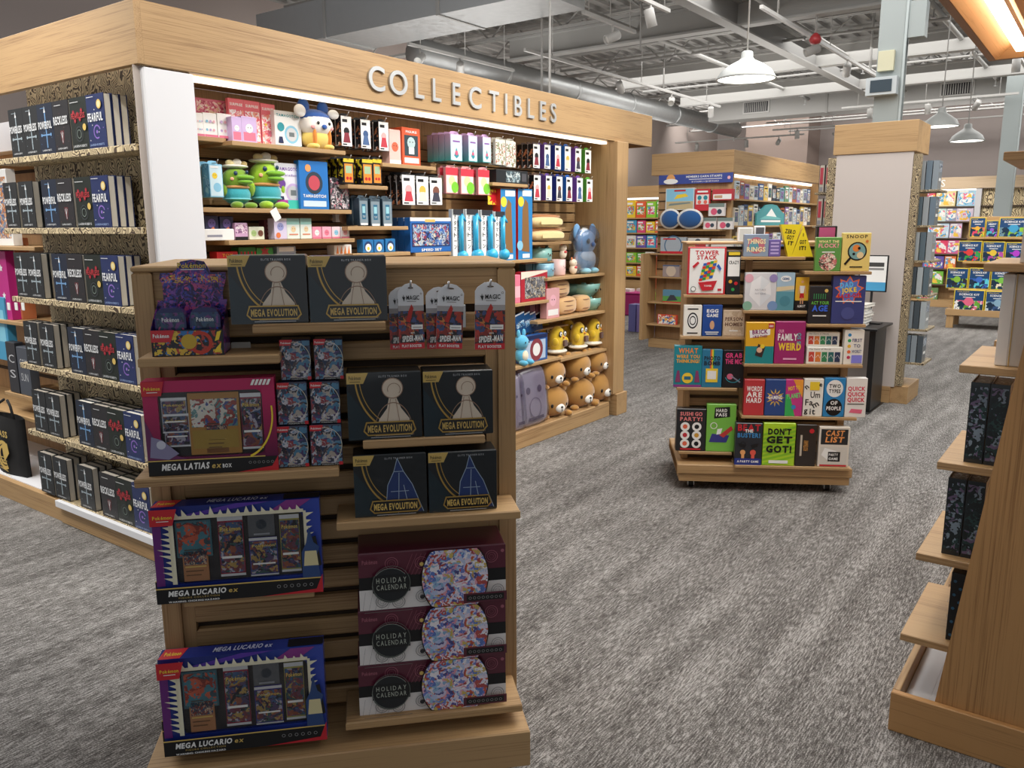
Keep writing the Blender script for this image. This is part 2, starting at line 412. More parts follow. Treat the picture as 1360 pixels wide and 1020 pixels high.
for y in (9.8, 12.9, 15.4):
    mb = MB(); BX = -7.2; mb.box(BX, X1, y-.08, y+.08, ZC-.92, ZC-.895, STEEL); mb.box(BX, X1, y-.08, y+.08, ZC-.65, ZC-.625, STEEL); mb.box(BX, X1, y-.012, y+.012, ZC-.895, ZC-.65, STEEL)
    struct(mb.build('ceiling_beam'))
# sprinkler mains
for x, z, r in ((-5.2, 4.02, .03), (-2.0, 4.05, .035), (-8.9, 4.02, .03), (-.4, 4.05, .025), (-3.45, 4.0, .018)):
    mb = MB(); ye = Y1-.02 if x < -8 else 16.9; mb.tube([(x, 7.6, z), (x, ye, z)], r, STEEL, 8)
    y = 8.0
    while y < ye: mb.tube([(x, y, z), (x, y, z-.12)], .012, STEEL, 6); mb.lathe([(.0, 0), (.03, 0), (.03, .006), (0, .006)], METAL, 8, Matrix.Translation((x, y, z-.13))); y += 2.9
    tag(mb.build('sprinkler_pipe'), 'pale painted sprinkler pipe under the roof deck, ' + {-5.2: 'above the far end of the lettered header', -2.0: 'passing beside the steel column', -8.9: 'nearest the left wall', -.4: 'right of the steel column', -3.45: 'the thinnest of the pipes'}[x], 'pipe')
for y, z in ((10.6, 4.1), (11.4, 4.0), (13.6, 4.12), (14.2, 4.03), (16.2, 4.1), (19.3, 4.0), (20.8, 4.1), (22.5, 4.05)):
    mb = MB(); mb.tube([(-7.4, y, z), (X1, y, z)], .02, STEEL, 6); struct(mb.build('trim_conduit'))
# hanging rods
for i, (x, y) in enumerate([(-4.4, 6.6), (-5.1, 7.5), (-6.9, 7.2), (-5.0, 9.5), (-3.0, 8.6), (-6.1, 12.4), (-4.6, 12.0), (-3.1, 12.8)]):
    mb = MB(); mb.tube([(x, y, 2.6 if i < 2 else 3.72), (x, y, ZC-.04)], .011, STEEL, 6, True); struct(mb.build('trim_hanging_rod'))

# ducts
def duct_mat():
    m, nt, b = nodes('galvanised_steel'); b.inputs['Base Color'].default_value = lin(hexc('B4B6B6')); b.inputs['Metallic'].default_value = .55; b.inputs['Roughness'].default_value = .38
    tc = N(nt, 'ShaderNodeTexCoord'); n = N(nt, 'ShaderNodeTexVoronoi', Scale=14.0); nt.links.new(tc.outputs['Object'], n.inputs[0])
    r = N(nt, 'ShaderNodeMapRange'); r.inputs[3].default_value = .3; r.inputs[4].default_value = .5; nt.links.new(n.outputs[0], r.inputs[0]); nt.links.new(r.outputs[0], b.inputs['Roughness']); return m
DUCT = duct_mat()
t = thing('air_duct', 'long pale rectangular air duct with two grilles, right of the round duct', 'air duct', (-7.3, 17.0, 3.76))
mb = MB(); mb.box(0, 12.2, 0, .55, 0, .40, col('B0AFAC', .6))
mb.build('duct_body', t)
for x in (2.4, 4.9, 7.2, 9.9): MB().box(x, x+.04, -.015, .565, -.015, .415, STEEL).build('flange', t)
for x in (.75, 4.4, 8.6):
    f = MB().box(x, x+.55, -.02, -.0005, .09, .33, col('C6C5C2', .5)).box(x+.03, x+.52, -.024, -.0205, .115, .305, col('3A3A3C', .7)).build('grille', t)
    s = MB()
    for i in range(12): s.box(x+.05+i*.039, x+.062+i*.039, -.034, -.0245, .12, .3, col('C6C5C2', .5))
    s.build('vane', f)
t = thing('round_duct', 'round galvanised duct with an elbow end, hanging behind the lettered header', 'air duct', (-7.9, 0, 3.91))
def ringed(y0, y1, r):
    mb = MB(); mb.tube([(0, y0, 0), (0, y1, 0)], r, DUCT, 20); return mb
ringed(8.6, 20.0, .185).build('duct_body', t)
for y in (10.5, 12.5, 14.5, 16.5, 18.5):
    MB().tube([(0, y, 0), (0, y+.05, 0)], .2, DUCT, 20).build('joint_band', t)
for y in (9.5, 12.0, 16.0, 19.0): MB().tube([(0, y, .18), (0, y, ZC-4.0)], .008, STEEL, 5).build('hanger', t)
t = thing('branch_duct', 'square silver duct end hanging above the left part of the header', 'air duct', (-8.75, 6.7, 3.72))
mb = MB(); mb.box(0, 4.2, 0, .75, 0, .42, DUCT); mb.build('duct_body', t)
for x in (1.2, 2.9): MB().box(x, x+.04, -.012, .762, -.012, .432, STEEL).build('flange', t)

# steel columns
def column(x, y, w, label, extras):
    t = thing('steel_column', label, 'column', (x, y, 0)); m = col('929A9A', .45)
    mb = MB(); mb.box(-w/2, w/2, -w/2, -w/2+.018, 0.012, 4.14, m); mb.box(-w/2, w/2, w/2-.018, w/2, 0.012, 4.14, m); mb.box(-.009, .009, -w/2+.018, w/2-.018, 0.012, 4.14, m); mb.build('shaft', t)
    MB().box(-w/2-.05, w/2+.05, -w/2-.05, w/2+.05, 0, .0115, m).build('base_plate', t)
    MB().tube([(w/2+.015, -w/2, .3), (w/2+.015, -w/2, 3.9)], .014, m, 8).build('conduit', t)
    if extras:
        MB().bev(-.09, .05, -w/2-.05, -w/2-.001, 3.02, 3.2, col('BDBBA0', .5)).build('junction_box', t)
        s = MB().bev(-.17, .1, -w/2-.10, -w/2-.004, 2.80, 2.96, col('AEB6BA', .4)).build('wall_monitor', t)
        MB().box(-.13, .06, -w/2-.105, -w/2-.1005, 2.825, 2.935, col('39454E', .2)).build('screen', s)
        MB().bev(w/2+.03, w/2+.17, -.1, .04, 3.3, 3.62, m).build('panel_box', t)
    return t
column(-1.93, 8.75, .22, 'pale steel column with a small grey monitor, rising behind the white end cap', True)
column(-1.69, 16.6, .25, 'steel column behind the boxed kit rack at the right', False)
# exit placard far away
tag(MB().box(-2.5, -1.6, Y1-.03, Y1-.001, 3.05, 3.4, col('C4C0BC', .6)).build('wall_placard'), 'pale blank panel on the far back wall beside the right column', 'sign')

# ------------------------------------------------------------------ lights one can see
TRK = col('BEBDBA', .4)
for n, (x, y0, y1, lab) in enumerate([(-7.0, 7.5, 9.6, 'short white lighting track nearest the left wall'), (-6.1, 8.6, 14.7, 'long white lighting track above the far end of the lettered header'),
                              (-3.1, 8.4, 13.2, 'white lighting track left of the steel column'), (-1.3, 11.0, 15.5, 'white lighting track right of the steel column'), (-3.9, 7.0, 8.0, 'short lighting track at the top of the picture holding one bright lamp'), (-4.6, 7.5, 8.6, 'short lighting track beside the brightest ceiling lamp')]):
    t = thing('lighting_track', lab, 'lighting track', (x, y0, 3.70)); MB().box(-.018, .018, 0, y1-y0, 0, .035, TRK).build('rail', t)
    for q in (.1, .5, .9): MB().tube([(0, (y1-y0)*q, .035), (0, (y1-y0)*q, ZC-3.72)], .006, TRK, 5).build('hanger', t)
for n, (x0, x1, y, lab) in enumerate([(-9.6, -6.3, 20.3, 'far white lighting track running crosswise, left of the wall projection'), (-6.6, -4.0, 19.0, 'far crosswise lighting track in front of the wall projection'), (-4.4, -1.6, 16.3, 'far crosswise lighting track right of the steel column')]):
    t = thing('lighting_track', lab, 'lighting track', (x0, y, 3.70)); MB().box(0, x1-x0, -.02, .02, 0, .035, TRK).build('rail', t)
    for q in (.1, .5, .9): MB().tube([((x1-x0)*q, 0, .035), ((x1-x0)*q, 0, ZC-3.72)], .006, TRK, 5).build('hanger', t)
BULB = col('FFF6E6', .5, emit=30)
head = None
def track_head(x, y, az, tilt, on, label, s=1.0):
    t = thing('track_light', label, 'track light', (x, y, 3.70))
    MB().tube([(0, 0, 0), (0, 0, -.09*s)], .012, TRK, 6).build('stem', t)
    M = Matrix.Translation((0, 0, -.12*s)) @ Matrix.Rotation(R(az), 4, 'Z') @ Matrix.Rotation(R(tilt), 4, 'X')
    b = MB().lathe([(.0, .085), (.045, .085), (.05, .075), (.05, -.085), (.044, -.085), (.042, -.06), (0, -.06)], TRK, 16, M @ Matrix.Scale(s, 4)).build('lamp_housing', t)
    MB().lathe([(0, -.066*s), (.041*s, -.066*s)] if False else [(.0001, -.064*s), (.041*s, -.064*s)], BULB if on else col('D8D6D0', .3), 14, M).build('lens', b)
heads = [(-7.0, 8.45, 40, 55, 1, 'lit track light above the letters, nearest the left wall'), (-7.0, 7.7, 200, 60, 0, 'unlit track light turned away above the letters'),
 (-3.9, 7.6, -20, 20, 1, 'bright track light at the top of the picture'), (-4.6, 8.1, 150, 65, 0, 'grey track light just below the brightest ceiling lamp'),
 (-6.1, 11.0, 10, 45, 1, 'lit track light on the long track, nearest the round duct'), (-6.1, 12.7, 200, 60, 0, 'unlit middle track light on the long track'), (-6.1, 14.3, 20, 30, 1, 'lit track light at the far end of the long track'),
 (-3.1, 10.1, 130, 70, 0, 'broad grey track light left of the steel column'), (-3.1, 11.6, 20, 50, 1, 'lit track light immediately left of the steel column'),
 (-7.7, 20.3, 0, 10, 1, 'bright far track light under the round duct end'), (-6.9, 20.3, 180, 50, 0, 'far unlit track light left of the wall projection'), (-9.0, 20.3, 30, 30, 0, 'far unlit track light under the round duct'),
 (-6.05, 19.0, 0, 12, 1, 'bright far track light in front of the wall projection'), (-5.2, 19.0, 60, 60, 0, 'far unlit track light right of the wall projection'),
 (-3.9, 16.3, 0, 12, 1, 'bright far track light beside the small monitor'), (-2.95, 16.3, 0, 12, 1, 'bright far track light above the smaller pendant lamp'), (-2.2, 16.3, 40, 50, 0, 'far unlit track light between the two far pendants'),
 (-1.3, 12.6, 0, 10, 1, 'bright track light under the corner of the wooden canopy'), (-1.3, 14.8, 100, 50, 0, 'unlit track light beyond the corner of the wooden canopy')]
for h in heads: track_head(*h)
def pendant(x, y, z, r, label):
    t = thing('pendant_lamp', label, 'pendant lamp', (x, y, z)); sh = col('A3A6A4', .4)
    MB().lathe([(.0001, .20), (.028, .198), (.04, .19), (.043, .15), (.058, .135), (r*.55, .105), (r*.82, .065), (r*.96, .015), (r, 0), (r-.008, 0), (r*.94, .012), (r*.8, .05), (.05, .11)], sh, 32, Matrix.Scale(r/.2 if False else 1, 4)).build('shade', t)
    MB().lathe([(.0001, .008), (r*.93, .008)], col('FFFCF4', .4, emit=3.2), 24).build('diffuser', t)
    MB().tube([(0, 0, .199), (0, 0, ZC-.05-z)], .006, TRK, 6).build('cord', t)
    MB().lathe([(.0001, 0), (.05, 0), (.05, .03), (.0001, .03)], TRK, 12, Matrix.Translation((0, 0, ZC-.07-z))).build('ceiling_canopy', t)
pendant(-2.3, 6.0, 2.63, .215, 'nearest white dome pendant lamp, left of the steel column')
pendant(-1.67, 10.0, 2.62, .185, 'white dome pendant lamp partly behind the end cap header')
pendant(-1.55, 11.0, 2.54, .19, 'lowest white dome pendant lamp, before the far right column')
# red sprinkler alarm
mb = MB(); mb.lathe([(0.0001, 0), (.05, .01), (.07, .05), (.05, .09), (.02, .12), (.0001, .12)], col('B0363A', .4), 16); mb.tube([(0, 0, .12), (0, 0, .4)], .01, STEEL, 6)
o = mb.build('alarm_bell', loc=(-2.98, 9.8, 3.58)); tag(o, 'small red alarm bell hanging under the ceiling pipes', 'alarm')
# ================================================================== BIG FIXTURES
HD0, HD1 = 2.275, 2.53        # every header fascia runs between these heights
WCLEAN = col('E9EAEE', .35); WLAM = col('B9AEA6', .55); LEDM = col('FFF3DE', .5, emit=1.6)
BASEH = .125
# ---- COLLECTIBLES wall display: faces +X, runs along Y
XF = -3.375; XB = -3.74
FC = Face(XB, 0, 90)
t = thing('collectibles_display', 'long oak wall display of toys under the lettered header', 'display unit', (XB, 2.0, 0))
def P_(mb, name, parent, o=(XB, 2.0, 0)): return mb.build(name, parent, loc=(-o[0], -o[1], -o[2]))
mb = MB(); mb.box(XB-.06, XB-.02, 2.21, 6.0, BASEH, HD0-.001, col('4B3A2A', .7)); P_(mb, 'backing', t)
for i in range(4):
    y = 2.235+i*.94; mb = MB(); mb.bev(XB-.0199, XB, y, y+.936, 2.1, HD0-.001, WZ); P_(mb, 'panel', t)
z = 2.095; i = 0
while z > .2:
    mb = MB(); mb.bev(XB-.0199, XB, 2.235, 6.0, z-.068, z, WY, .003); P_(mb, 'slat', t); z -= .078
mb = MB(); mb.bev(XB+.001, XF-.01, 6.005, 6.04, BASEH, HD0-.001, WZ); P_(mb, 'end_panel', t)
mb = MB(); mb.bev(XF-.0095, XF+.03, 6.005, 6.19, .19, HD0-.001, WZ, .004); P_(mb, 'end_post', t)
mb = MB(); mb.bev(XB-.3, XF+.05, 6.04, 6.22, 0, .19, WX, .004); P_(mb, 'plinth_block', t)
mb = MB(); mb.bev(XB-.3, XF-.0105, 6.045, 6.06, .191, HD0-.001, WZ); P_(mb, 'outer_panel', t)
mb = MB(); mb.bev(XB, XF, 2.235, 6.0, 0, BASEH, WY, .004); P_(mb, 'base', t)
mb = MB(); mb.box(XF-.11, XF-.06, 2.24, 5.99, HD0-.022, HD0-.003, LEDM); P_(mb, 'light_strip', t)
mb = MB(); mb.bev(XF-.03, XF+.003, 1.999, 2.228, 0, HD0-.01, WCLEAN, .003); mb.bev(XF-.035, XF-.0305, 1.97, 2.232, 0, HD0-.001, WLAM); P_(mb, 'white_end_panel', t)
mb = MB(); mb.bev(XB-.02, XF-.036, 2.205, 2.2345, 0, HD0-.001, WZ); P_(mb, 'left_cheek', t)
def shelf(parent, F, o, u0, u1, z, dep, th=.022, m=None, name='shelf', back=0):
    """shelf board in face F; o = root location of the unit"""
    mb = MB(); mb.bev(u0, u1, -dep, -back, z-th, z, m or WX, .002)
    b = mb.build(name, parent); b.matrix_local = Matrix.Translation(F.o - Vector(o)) @ Matrix.Rotation(F.a, 4, 'Z') if parent.rotation_euler.z == 0 else Matrix.Identity(4)
    return b
oC = (XB, 2.0, 0)
CS = {}
for k, (x0, y0, x1, y1, dep) in dict(s1=(308, 186, 459, 201, .27), s0=(262, 180, 300, 184, .2), s2=(269, 274, 467, 280, .27), s3=(304, 319, 471, 317, .27), s4=(508, 219, 579, 219, .27), s5=(462, 244, 515, 248, .27), s6=(462, 300, 542, 301, .27),
        s7=(469, 336, 545, 335, .27), s8=(654, 243, 701, 244, .27), s9=(552, 336, 599, 334, .24), a=(600, 344, 727, 343, .27), b=(727, 370, 812, 361, .3), c=(675, 404, 729, 399, .3), d=(714, 428, 812, 410, .31), e=(675, 488, 745, 476, .33), e2=(745, 476, 813, 462, .33)).items():
    u0 = FC.at(x0, y0, dep)[0]; u1, z1 = FC.at(x1, y1, dep); z0 = FC.at(x0, y0, dep)[1]; z = (z0+z1)/2 if k not in ('a',) else z1
    CS[k] = z; shelf(t, FC, oC, u0, min(u1, 6.0), z, dep)
# header fascia wraps both faces of the block; letters are pieces of it
th = thing('header_fascia', 'pale oak header fascia with raised silver COLLECTIBLES lettering', 'header', (XF, 1.976, HD0))
MB().bev(-.03, 0, .0305, 4.685, 0, HD1-HD0, WY, .002).build('front_board', th)
MB().bev(-2.6, 0, 0, .03, 0, HD1-HD0, WX, .002).build('side_board', th)
MB().bev(-1.2, -.0305, 4.655, 4.685, 0, HD1-HD0, WX, .002).build('end_board', th)
MB().bev(-.5, -.031, .25, 4.654, .12, .14, WY, .002).build('top_board', th)
MB().bev(XB-XF, -.031, .262, 4.02, .001, .018, WY, .001).build('soffit', th)
LET = col('C9CBCC', .35, .6); FCf = Face(XF, 0, 90)
for ch, x, y, hpx in [('C', 500, 98, 0), ('O', 529, 105, 0), ('L', 557, 111, 0), ('L', 580, 117, 0), ('E', 606, 122, 0), ('C', 631, 129, 0), ('T', 656, 134, 0), ('I', 672, 138, 0), ('B', 688, 141, 0), ('L', 705, 145, 0), ('E', 721, 148, 0), ('S', 735, 149, 0)]:
    u, _ = FCf.at(x, y, .01)
    v, f, w = glyph(ch, .012, 8); H = .13; k = H/.72; kx = k*(1.05 if ch in 'CO' else .95)
    vs = [(u-1.976+(p[0]-w/2)*kx, p[1]*k) for p in v]
    m = MB(); n = len(vs); m.add([(.014, a, b) for a, b in vs], f, LET); m.add([(.002, a, b) for a, b in vs], [tuple(reversed(q)) for q in f], LET)
    # side walls from boundary edges
    from collections import Counter
    ec = Counter(); od = {}
    for q in f:
        for i in range(len(q)):
            e = (q[i], q[(i+1) % len(q)]); kk = tuple(sorted(e)); ec[kk] += 1; od[kk] = e
    for kk, c in ec.items():
        if c == 1:
            a, b = od[kk]; m.add([(.014, *vs[a]), (.002, *vs[a]), (.002, *vs[b]), (.014, *vs[b])], [(0, 1, 2, 3)], LET)
    m.build('letter', th, loc=(0, 0, .06))
# ---- book bay with marbled paper: faces -Y
YB = 2.16; FB = Face(0, YB, 0)
PAT = swirl_mat(scale=9); PATD = swirl_mat('9D8B6C', '3A2D24', 11)
tb = thing('book_bay', 'tall book bay lined with brown marbled paper left of the white panel', 'display unit', (-3.4, YB, 0)); oB = (-3.4, YB, 0)
def Q_(mb, name, parent, o=oB): return mb.build(name, parent, loc=(-o[0], -o[1], -o[2]))
mb = MB(); mb.bev(-4.80, -3.62, YB, YB+.03, .12, 2.45, PAT); Q_(mb, 'marbled_panel', tb)
mb = MB(); mb.bev(-3.615, -3.56, YB-.04, YB+.03, .1355, HD0-.09, PAT); Q_(mb, 'marbled_upright', tb)
mb = MB(); mb.bev(-3.6195, -3.415, YB+.0305, YB+.045, .12, 2.45, PATD); mb.bev(-3.44, -3.4155, YB-.16, YB+.03, .1355, HD0-.001, PATD); Q_(mb, 'marbled_end_panel', tb)
SZ = [1.962, 1.605, 1.240, .872, .492]
for i, z in enumerate(SZ):
    mb = MB(); mb.bev(-4.86, -3.48, 1.995, YB-.0405, z-.03, z-.0005, PAT, .002); mb.bev(-4.80, -3.62, YB-.0400, YB-.001, z-.03, z-.0005, PAT, .002); Q_(mb, 'marbled_shelf', tb)
mb = MB(); mb.bev(-4.56, XF-.036, 1.99, YB+.03, 0, .118, WX, .004); Q_(mb, 'base', tb)
mb = MB(); mb.bev(-4.56, XF-.036, 1.965, 1.989, .1, .138, WCLEAN, .002); Q_(mb, 'white_lip', tb)
mb = MB(); mb.bev(-4.555, XF-.037, 1.99, YB-.001, .1185, .135, PAT); Q_(mb, 'marbled_deck', tb)

# ---- near kiosk
KO = (-2.071, 1.146, 0); FK = Face(KO[0], KO[1], 46.6); KW = 1.015; KT = 1.503
tk = thing('slatwall_kiosk', 'near freestanding oak slatwall kiosk of boxed trading cards', 'kiosk', KO, R(46.6))
MB().bev(.05, KW-.05, .03, .05, .18, KT-.12, col('3A2C1F', .8)).build('backing', tk)
for x in (0, KW-.05):
    MB().bev(x, x+.05, -.012, .5, .12, KT-.0155, WZ, .006).build('post', tk)
MB().bev(0, KW, -.014, .51, KT-.015, KT, WX, .004).build('top_cap', tk)
MB().bev(.0505, KW-.0505, 0, .029, KT-.115, KT-.016, WX, .001).build('top_rail', tk)
for x0, x1 in ((.0505, .085), (KW-.085, KW-.0505)): MB().bev(x0, x1, 0, .029, .18, KT-.116, WZ, .003).build('stile', tk)
z = KT-.14
while z > .22:
    MB().bev(.0855, KW-.0855, 0, .029, z-.0535, z, WX, .005).build('slat', tk); z -= .0745
MB().bev(-.03, KW+.0, -.22, .7, .065, .178, WX, .004).build('base', tk)
MB().bev(.03, KW-.06, -.17, .65, 0, .0645, col('2A2522', .7)).build('toe_kick', tk)
KS = {}
for k, (x0, y0, x1, y1, dep, u0, u1) in dict(tin=(185, 477, 371, 470, .16, .035, .375), top=(335, 432, 512, 426, .13, None, None), left=(194, 635, 452, 623, .16, .0, .51), mid=(482, 587, 644, 576, .13, None, None),
        right=(449, 693, 687, 680, .16, .497, 1.0), luc=(244, 797, 417, 782, .13, None, None), low=(253, 987, 421, 967, .15, None, None), cal=(458, 962, 691, 935, .18, .497, 1.0)).items():
    a = FK.at(x0, y0, dep); b = FK.at(x1, y1, dep); z = (a[1]+b[1])/2; KS[k] = z
    MB().bev(u0 if u0 is not None else a[0], u1 if u1 is not None else b[0], -dep, -.0125 if u0 is not None else -.0005, z-.024, z, WX, .003).build('shelf', tk)

# ---- games kiosk: casters, tapering faces
GO = (-2.035, 4.503, 0); GA = 30.0; FG = Face(GO[0], GO[1], GA)
# ================================================================== CARTONS AND BOOKS
POKE = ['23264F', '6A2C3A', 'A9A6B4', '3A5A86', '8A4A34', 'A88C4C', '4A3A66', '2A5050', '151625', '6A3A52']
GOLD = col('C7A252', .35, .6); GOLDF = col('D9B966', .45); RED = col('C8202E', .35, coat=.3); CREAM = col('E9DAC6', .5); SILV = col('D9DCE0', .3, .3)
YEL = col('F2D13A', .4); NAVY = col('1D2A55', .4); WH = col('F4F4F2', .4); BK = col('101114', .4)
def carton(name, label, cat, F, px, dep, thick, body, art_fn=None, z0=None, group=None, lean=0, side=None, yaw=0, hmin=None, gap=.0015, shell='carton', wrap=None):
    """one box standing with its front dep in front of face F, covering the photo rectangle px; returns (thing, w, h, ztop, u)"""
    u0, u1, zb, zt = F.span(*px, dep=dep, z0=z0)
    w = u1-u0-gap; h = zt-zb
    if hmin: h = max(h, hmin)
    u = (u0+u1)/2; p = F.P(u, zb, dep)
    t = thing(name, label, cat, p, F.a+R(yaw), group, R(lean))
    MB().bev(-w/2, w/2, 0, thick, 0, h, body, min(.003, w*.05)).build(shell, t)
    if art_fn:
        P = Print(w, h); art_fn(P); P.mb.build('cover_print', t)
    if wrap: MB().box(-w/2-.0012, w/2+.0012, -.007, -.0068, 0, h, clear(alpha=wrap)).build('shrink_wrap', t)
    return t, w, h, zb+h, u
def fname(P, x, z, w, h, m=None):
    """the yellow-and-blue trading card wordmark"""
    P.text('Pokémon', x, z, h, col('27408B', .4), bold=.05, wid=w*1.03); P.text('Pokémon', x, z, h, m or YEL, bold=.01, wid=w)
TEAL = col('0B161D', .3, coat=.15)
def p_etb(pale):
    def f(P):
        P.poly([(0, .0), (.45, 0), (.3, .3), (0, .75)], col('0F2A35', .3))
        for r, tk_ in ((.62, .035), (.56, .02)): P.ring(.72, .95, r, tk_, GOLD, n=24, a0=182, a1=245, rz=.85*r/.62)
        if pale:   # plain stand-in for the printed figure: a pale bell under a disc
            P.poly([(.36, .05), (.87, .05), (.83, .3), (.72, .46), (.66, .62), (.56, .62), (.53, .46), (.42, .3)], CREAM); P.ring(.615, .05, .27, .03, col('A5856E', .5), a0=0, a1=180, rz=.5); P.line(.5, .08, .58, .6, .0015, col('A5856E', .5)); P.line(.72, .08, .65, .6, .0015, col('A5856E', .5))
            P.disc(.61, .76, .145, CREAM); P.ring(.61, .76, .145, .08, col('A5856E', .5)); P.ring(.63, .74, .09, .1, col('A5856E', .5), a0=-40, a1=200)
        else:
            P.poly([(.42, .05), (.95, .05), (.8, .5), (.68, .72), (.6, .93), (.55, .72), (.46, .5)], col('1E3A78', .35))
            for a in ((.42, .05, .46, .5), (.46, .5, .55, .72), (.55, .72, .6, .93), (.6, .93, .68, .72), (.68, .72, .8, .5), (.8, .5, .95, .05), (.55, .72, .68, .72), (.5, .4, .75, .4), (.6, .05, .62, .7), (.75, .1, .68, .5)):
                P.line(*a, .0018, col('A9C0D8', .4))
        P.poly([(0, 1), (.29, 1), (.22, .84), (0, .84)], GOLDF); P.text('Pokémon', .11, .9, .055, col('4A3A1A', .5), bold=.02, wid=.16); P.rect(.04, .865, .18, .875, col('6A5526', .5))
        P.text('ELITE TRAINER BOX', .62, .925, .03, SILV, wid=.38, space=.3)
        P.poly([(.2, .13), (.24, .27), (.88, .27), (.92, .13), (.86, .06), (.26, .06)], GOLD); P.poly([(.22, .14), (.255, .25), (.865, .25), (.9, .14), (.85, .08), (.27, .08)], col('191A20', .3))
        P.text('MEGA EVOLUTION', .56, .115, .1, GOLDF, bold=.04, wid=.6); P.rect(.3, .03, .84, .038, SILV)
    return f
KG = 'black gold-trimmed trading card boxes on the near kiosk'
for i, (px, pale, dep, zk, lab) in enumerate([((304, 339, 408, 429), 1, .115, 'top', 'black boxed card set with pale figure, left of the pair on the kiosk top shelf'), ((410, 340, 514, 427), 1, .115, 'top', 'black boxed card set with pale figure, right of the pair on the kiosk top shelf'),
        ((461, 494, 560, 580), 1, .12, 'mid', 'black card box with pale figure on the small middle shelf, left one'), ((562, 492, 655, 577), 1, .12, 'mid', 'black card box with pale figure on the small middle shelf, right one'),
        ((470, 603, 567, 691), 0, .13, 'right', 'black card box with blue angular figure, left of the pair on the right shelf'), ((569, 599, 660, 684), 0, .13, 'right', 'black card box with blue angular figure, right of the pair by the post')]):
    carton('trading_card_box', lab, 'box', FK, px, dep, .09, TEAL, p_etb(pale), z0=KS[zk], group=KG, wrap=.1)
# tin display tray
u0, u1, zb, zt = FK.span(201, 438, 297, 474, dep=.14, z0=KS['tin']); w = u1-u0; h = zt-zb
t = thing('tin_display', 'purple open card display tray with raised header on the kiosk upper left shelf', 'display box', FK.P((u0+u1)/2, KS['tin'], .14), FK.a)
A1 = art(POKE, 90, 1); A2 = art(['1B1440', '5A2A80', '7E4BA6', '2C1A5A', 'B0467E', '3A3F9E'], 70, 4)
MB().box(-w/2, w/2, 0, .004, 0, h, col('1A1B22', .3)).box(-w/2, w/2, .1, .104, 0, h*2, A2).box(-w/2, w/2, .004, .1, 0, .004, BK).build('tray', t)
for s in (-1, 1): MB().add([(s*w/2, 0, 0), (s*w/2, .1, 0), (s*w/2, .1, h*1.9), (s*w/2, .05, h*1.5), (s*w/2, 0, h)], [(0, 1, 2, 3, 4)], A2).build('tray_side', t)
hp = [(-.42, 1.7), (.44, 1.7), (.44, 2.35), (.5, 2.9), (.5, 3.15), (.28, 3.15), (.25, 3.35), (.2, 3.6), (.02, 3.68), (-.14, 3.6), (-.2, 3.3), (-.27, 3.15), (-.44, 3.15), (-.46, 2.95), (-.42, 2.7)]
hd = MB().prism([(a*w, b*h*.97) for a, b in hp], .105, .109, A2).build('header_card', t)
P = Print(w, h*3.6, y0=.1045); P.rect(.08, .74, .94, .83, art(['C84A6A', '4A6AC8', 'E0B040', '201848', '7A3AA0'], 120, 3)); fname(P, .52, .9, .4, .055); P.rect(.36, .88, .7, .888, WH); P.mb.build('header_print', hd)
P = Print(w, h); P.rect(.03, .04, .97, .96, art(['15161E', '1E1F2C', 'B03A2E', '2A6FB0', 'D8B23A', '15161E'], 45, 2)); P.ring(.68, .5, .17, .3, col('C2402E', .4)); P.disc(.52, .55, .11, col('C9A83A', .4)); P.poly([(0, 1), (.33, 1), (.27, .55), (0, .55)], RED); P.text('Pokémon', .14, .72, .14, WH, bold=.03, wid=.22); P.poly([(.86, .1), (.95, .14), (.97, .5), (.9, .3)], YEL); P.poly([(.88, .55), (.92, .9), (.98, .95), (.94, .6)], YEL); P.mb.build('tray_print', t)
for s, lab in ((-1, 'left rounded card tin standing in the purple display tray'), (1, 'right rounded card tin standing in the purple display tray')):
    q = thing('card_tin', lab, 'tin', FK.P((u0+u1)/2 + s*w*.24, KS['tin']+.005, .118), FK.a, 'card tins in the display tray'); ww = w*.43; hh = h*1.72
    pts = [(-ww/2, 0), (ww/2, 0), (ww/2, hh-.022), (ww/2-.008, hh-.006), (ww/2-.022, hh), (-ww/2+.022, hh), (-ww/2+.008, hh-.006), (-ww/2, hh-.022)]
    MB().prism(pts, 0, .03, col('24285A', .22, .4, coat=.5)).build('tin_body', q)
    P = Print(ww, hh); P.rect(.06, .05, .94, .9, art(['1C2B4A', '27406A', '6A3A7A', '31506A'], 50, 6+s)); P.ring(.5, .5, .42, .12, col('C04A7A' if s < 0 else '3A5AC8', .3), a0=150, a1=380, rz=.2); P.text('Pokémon', .5, .7, .09, SILV, bold=.03, wid=.56); P.mb.build('tin_print', q)
tag(MB().bev(-.025, .025, 0, .002, 0, .03, col('B9B7B0', .5)).build('price_card', loc=FK.P(FK.at(320, 459, .02)[0], FK.at(320, 469, .02)[1], .02), rot=(0, 0, FK.a)), 'small grey price card behind the tin display on the slatwall', 'price card')
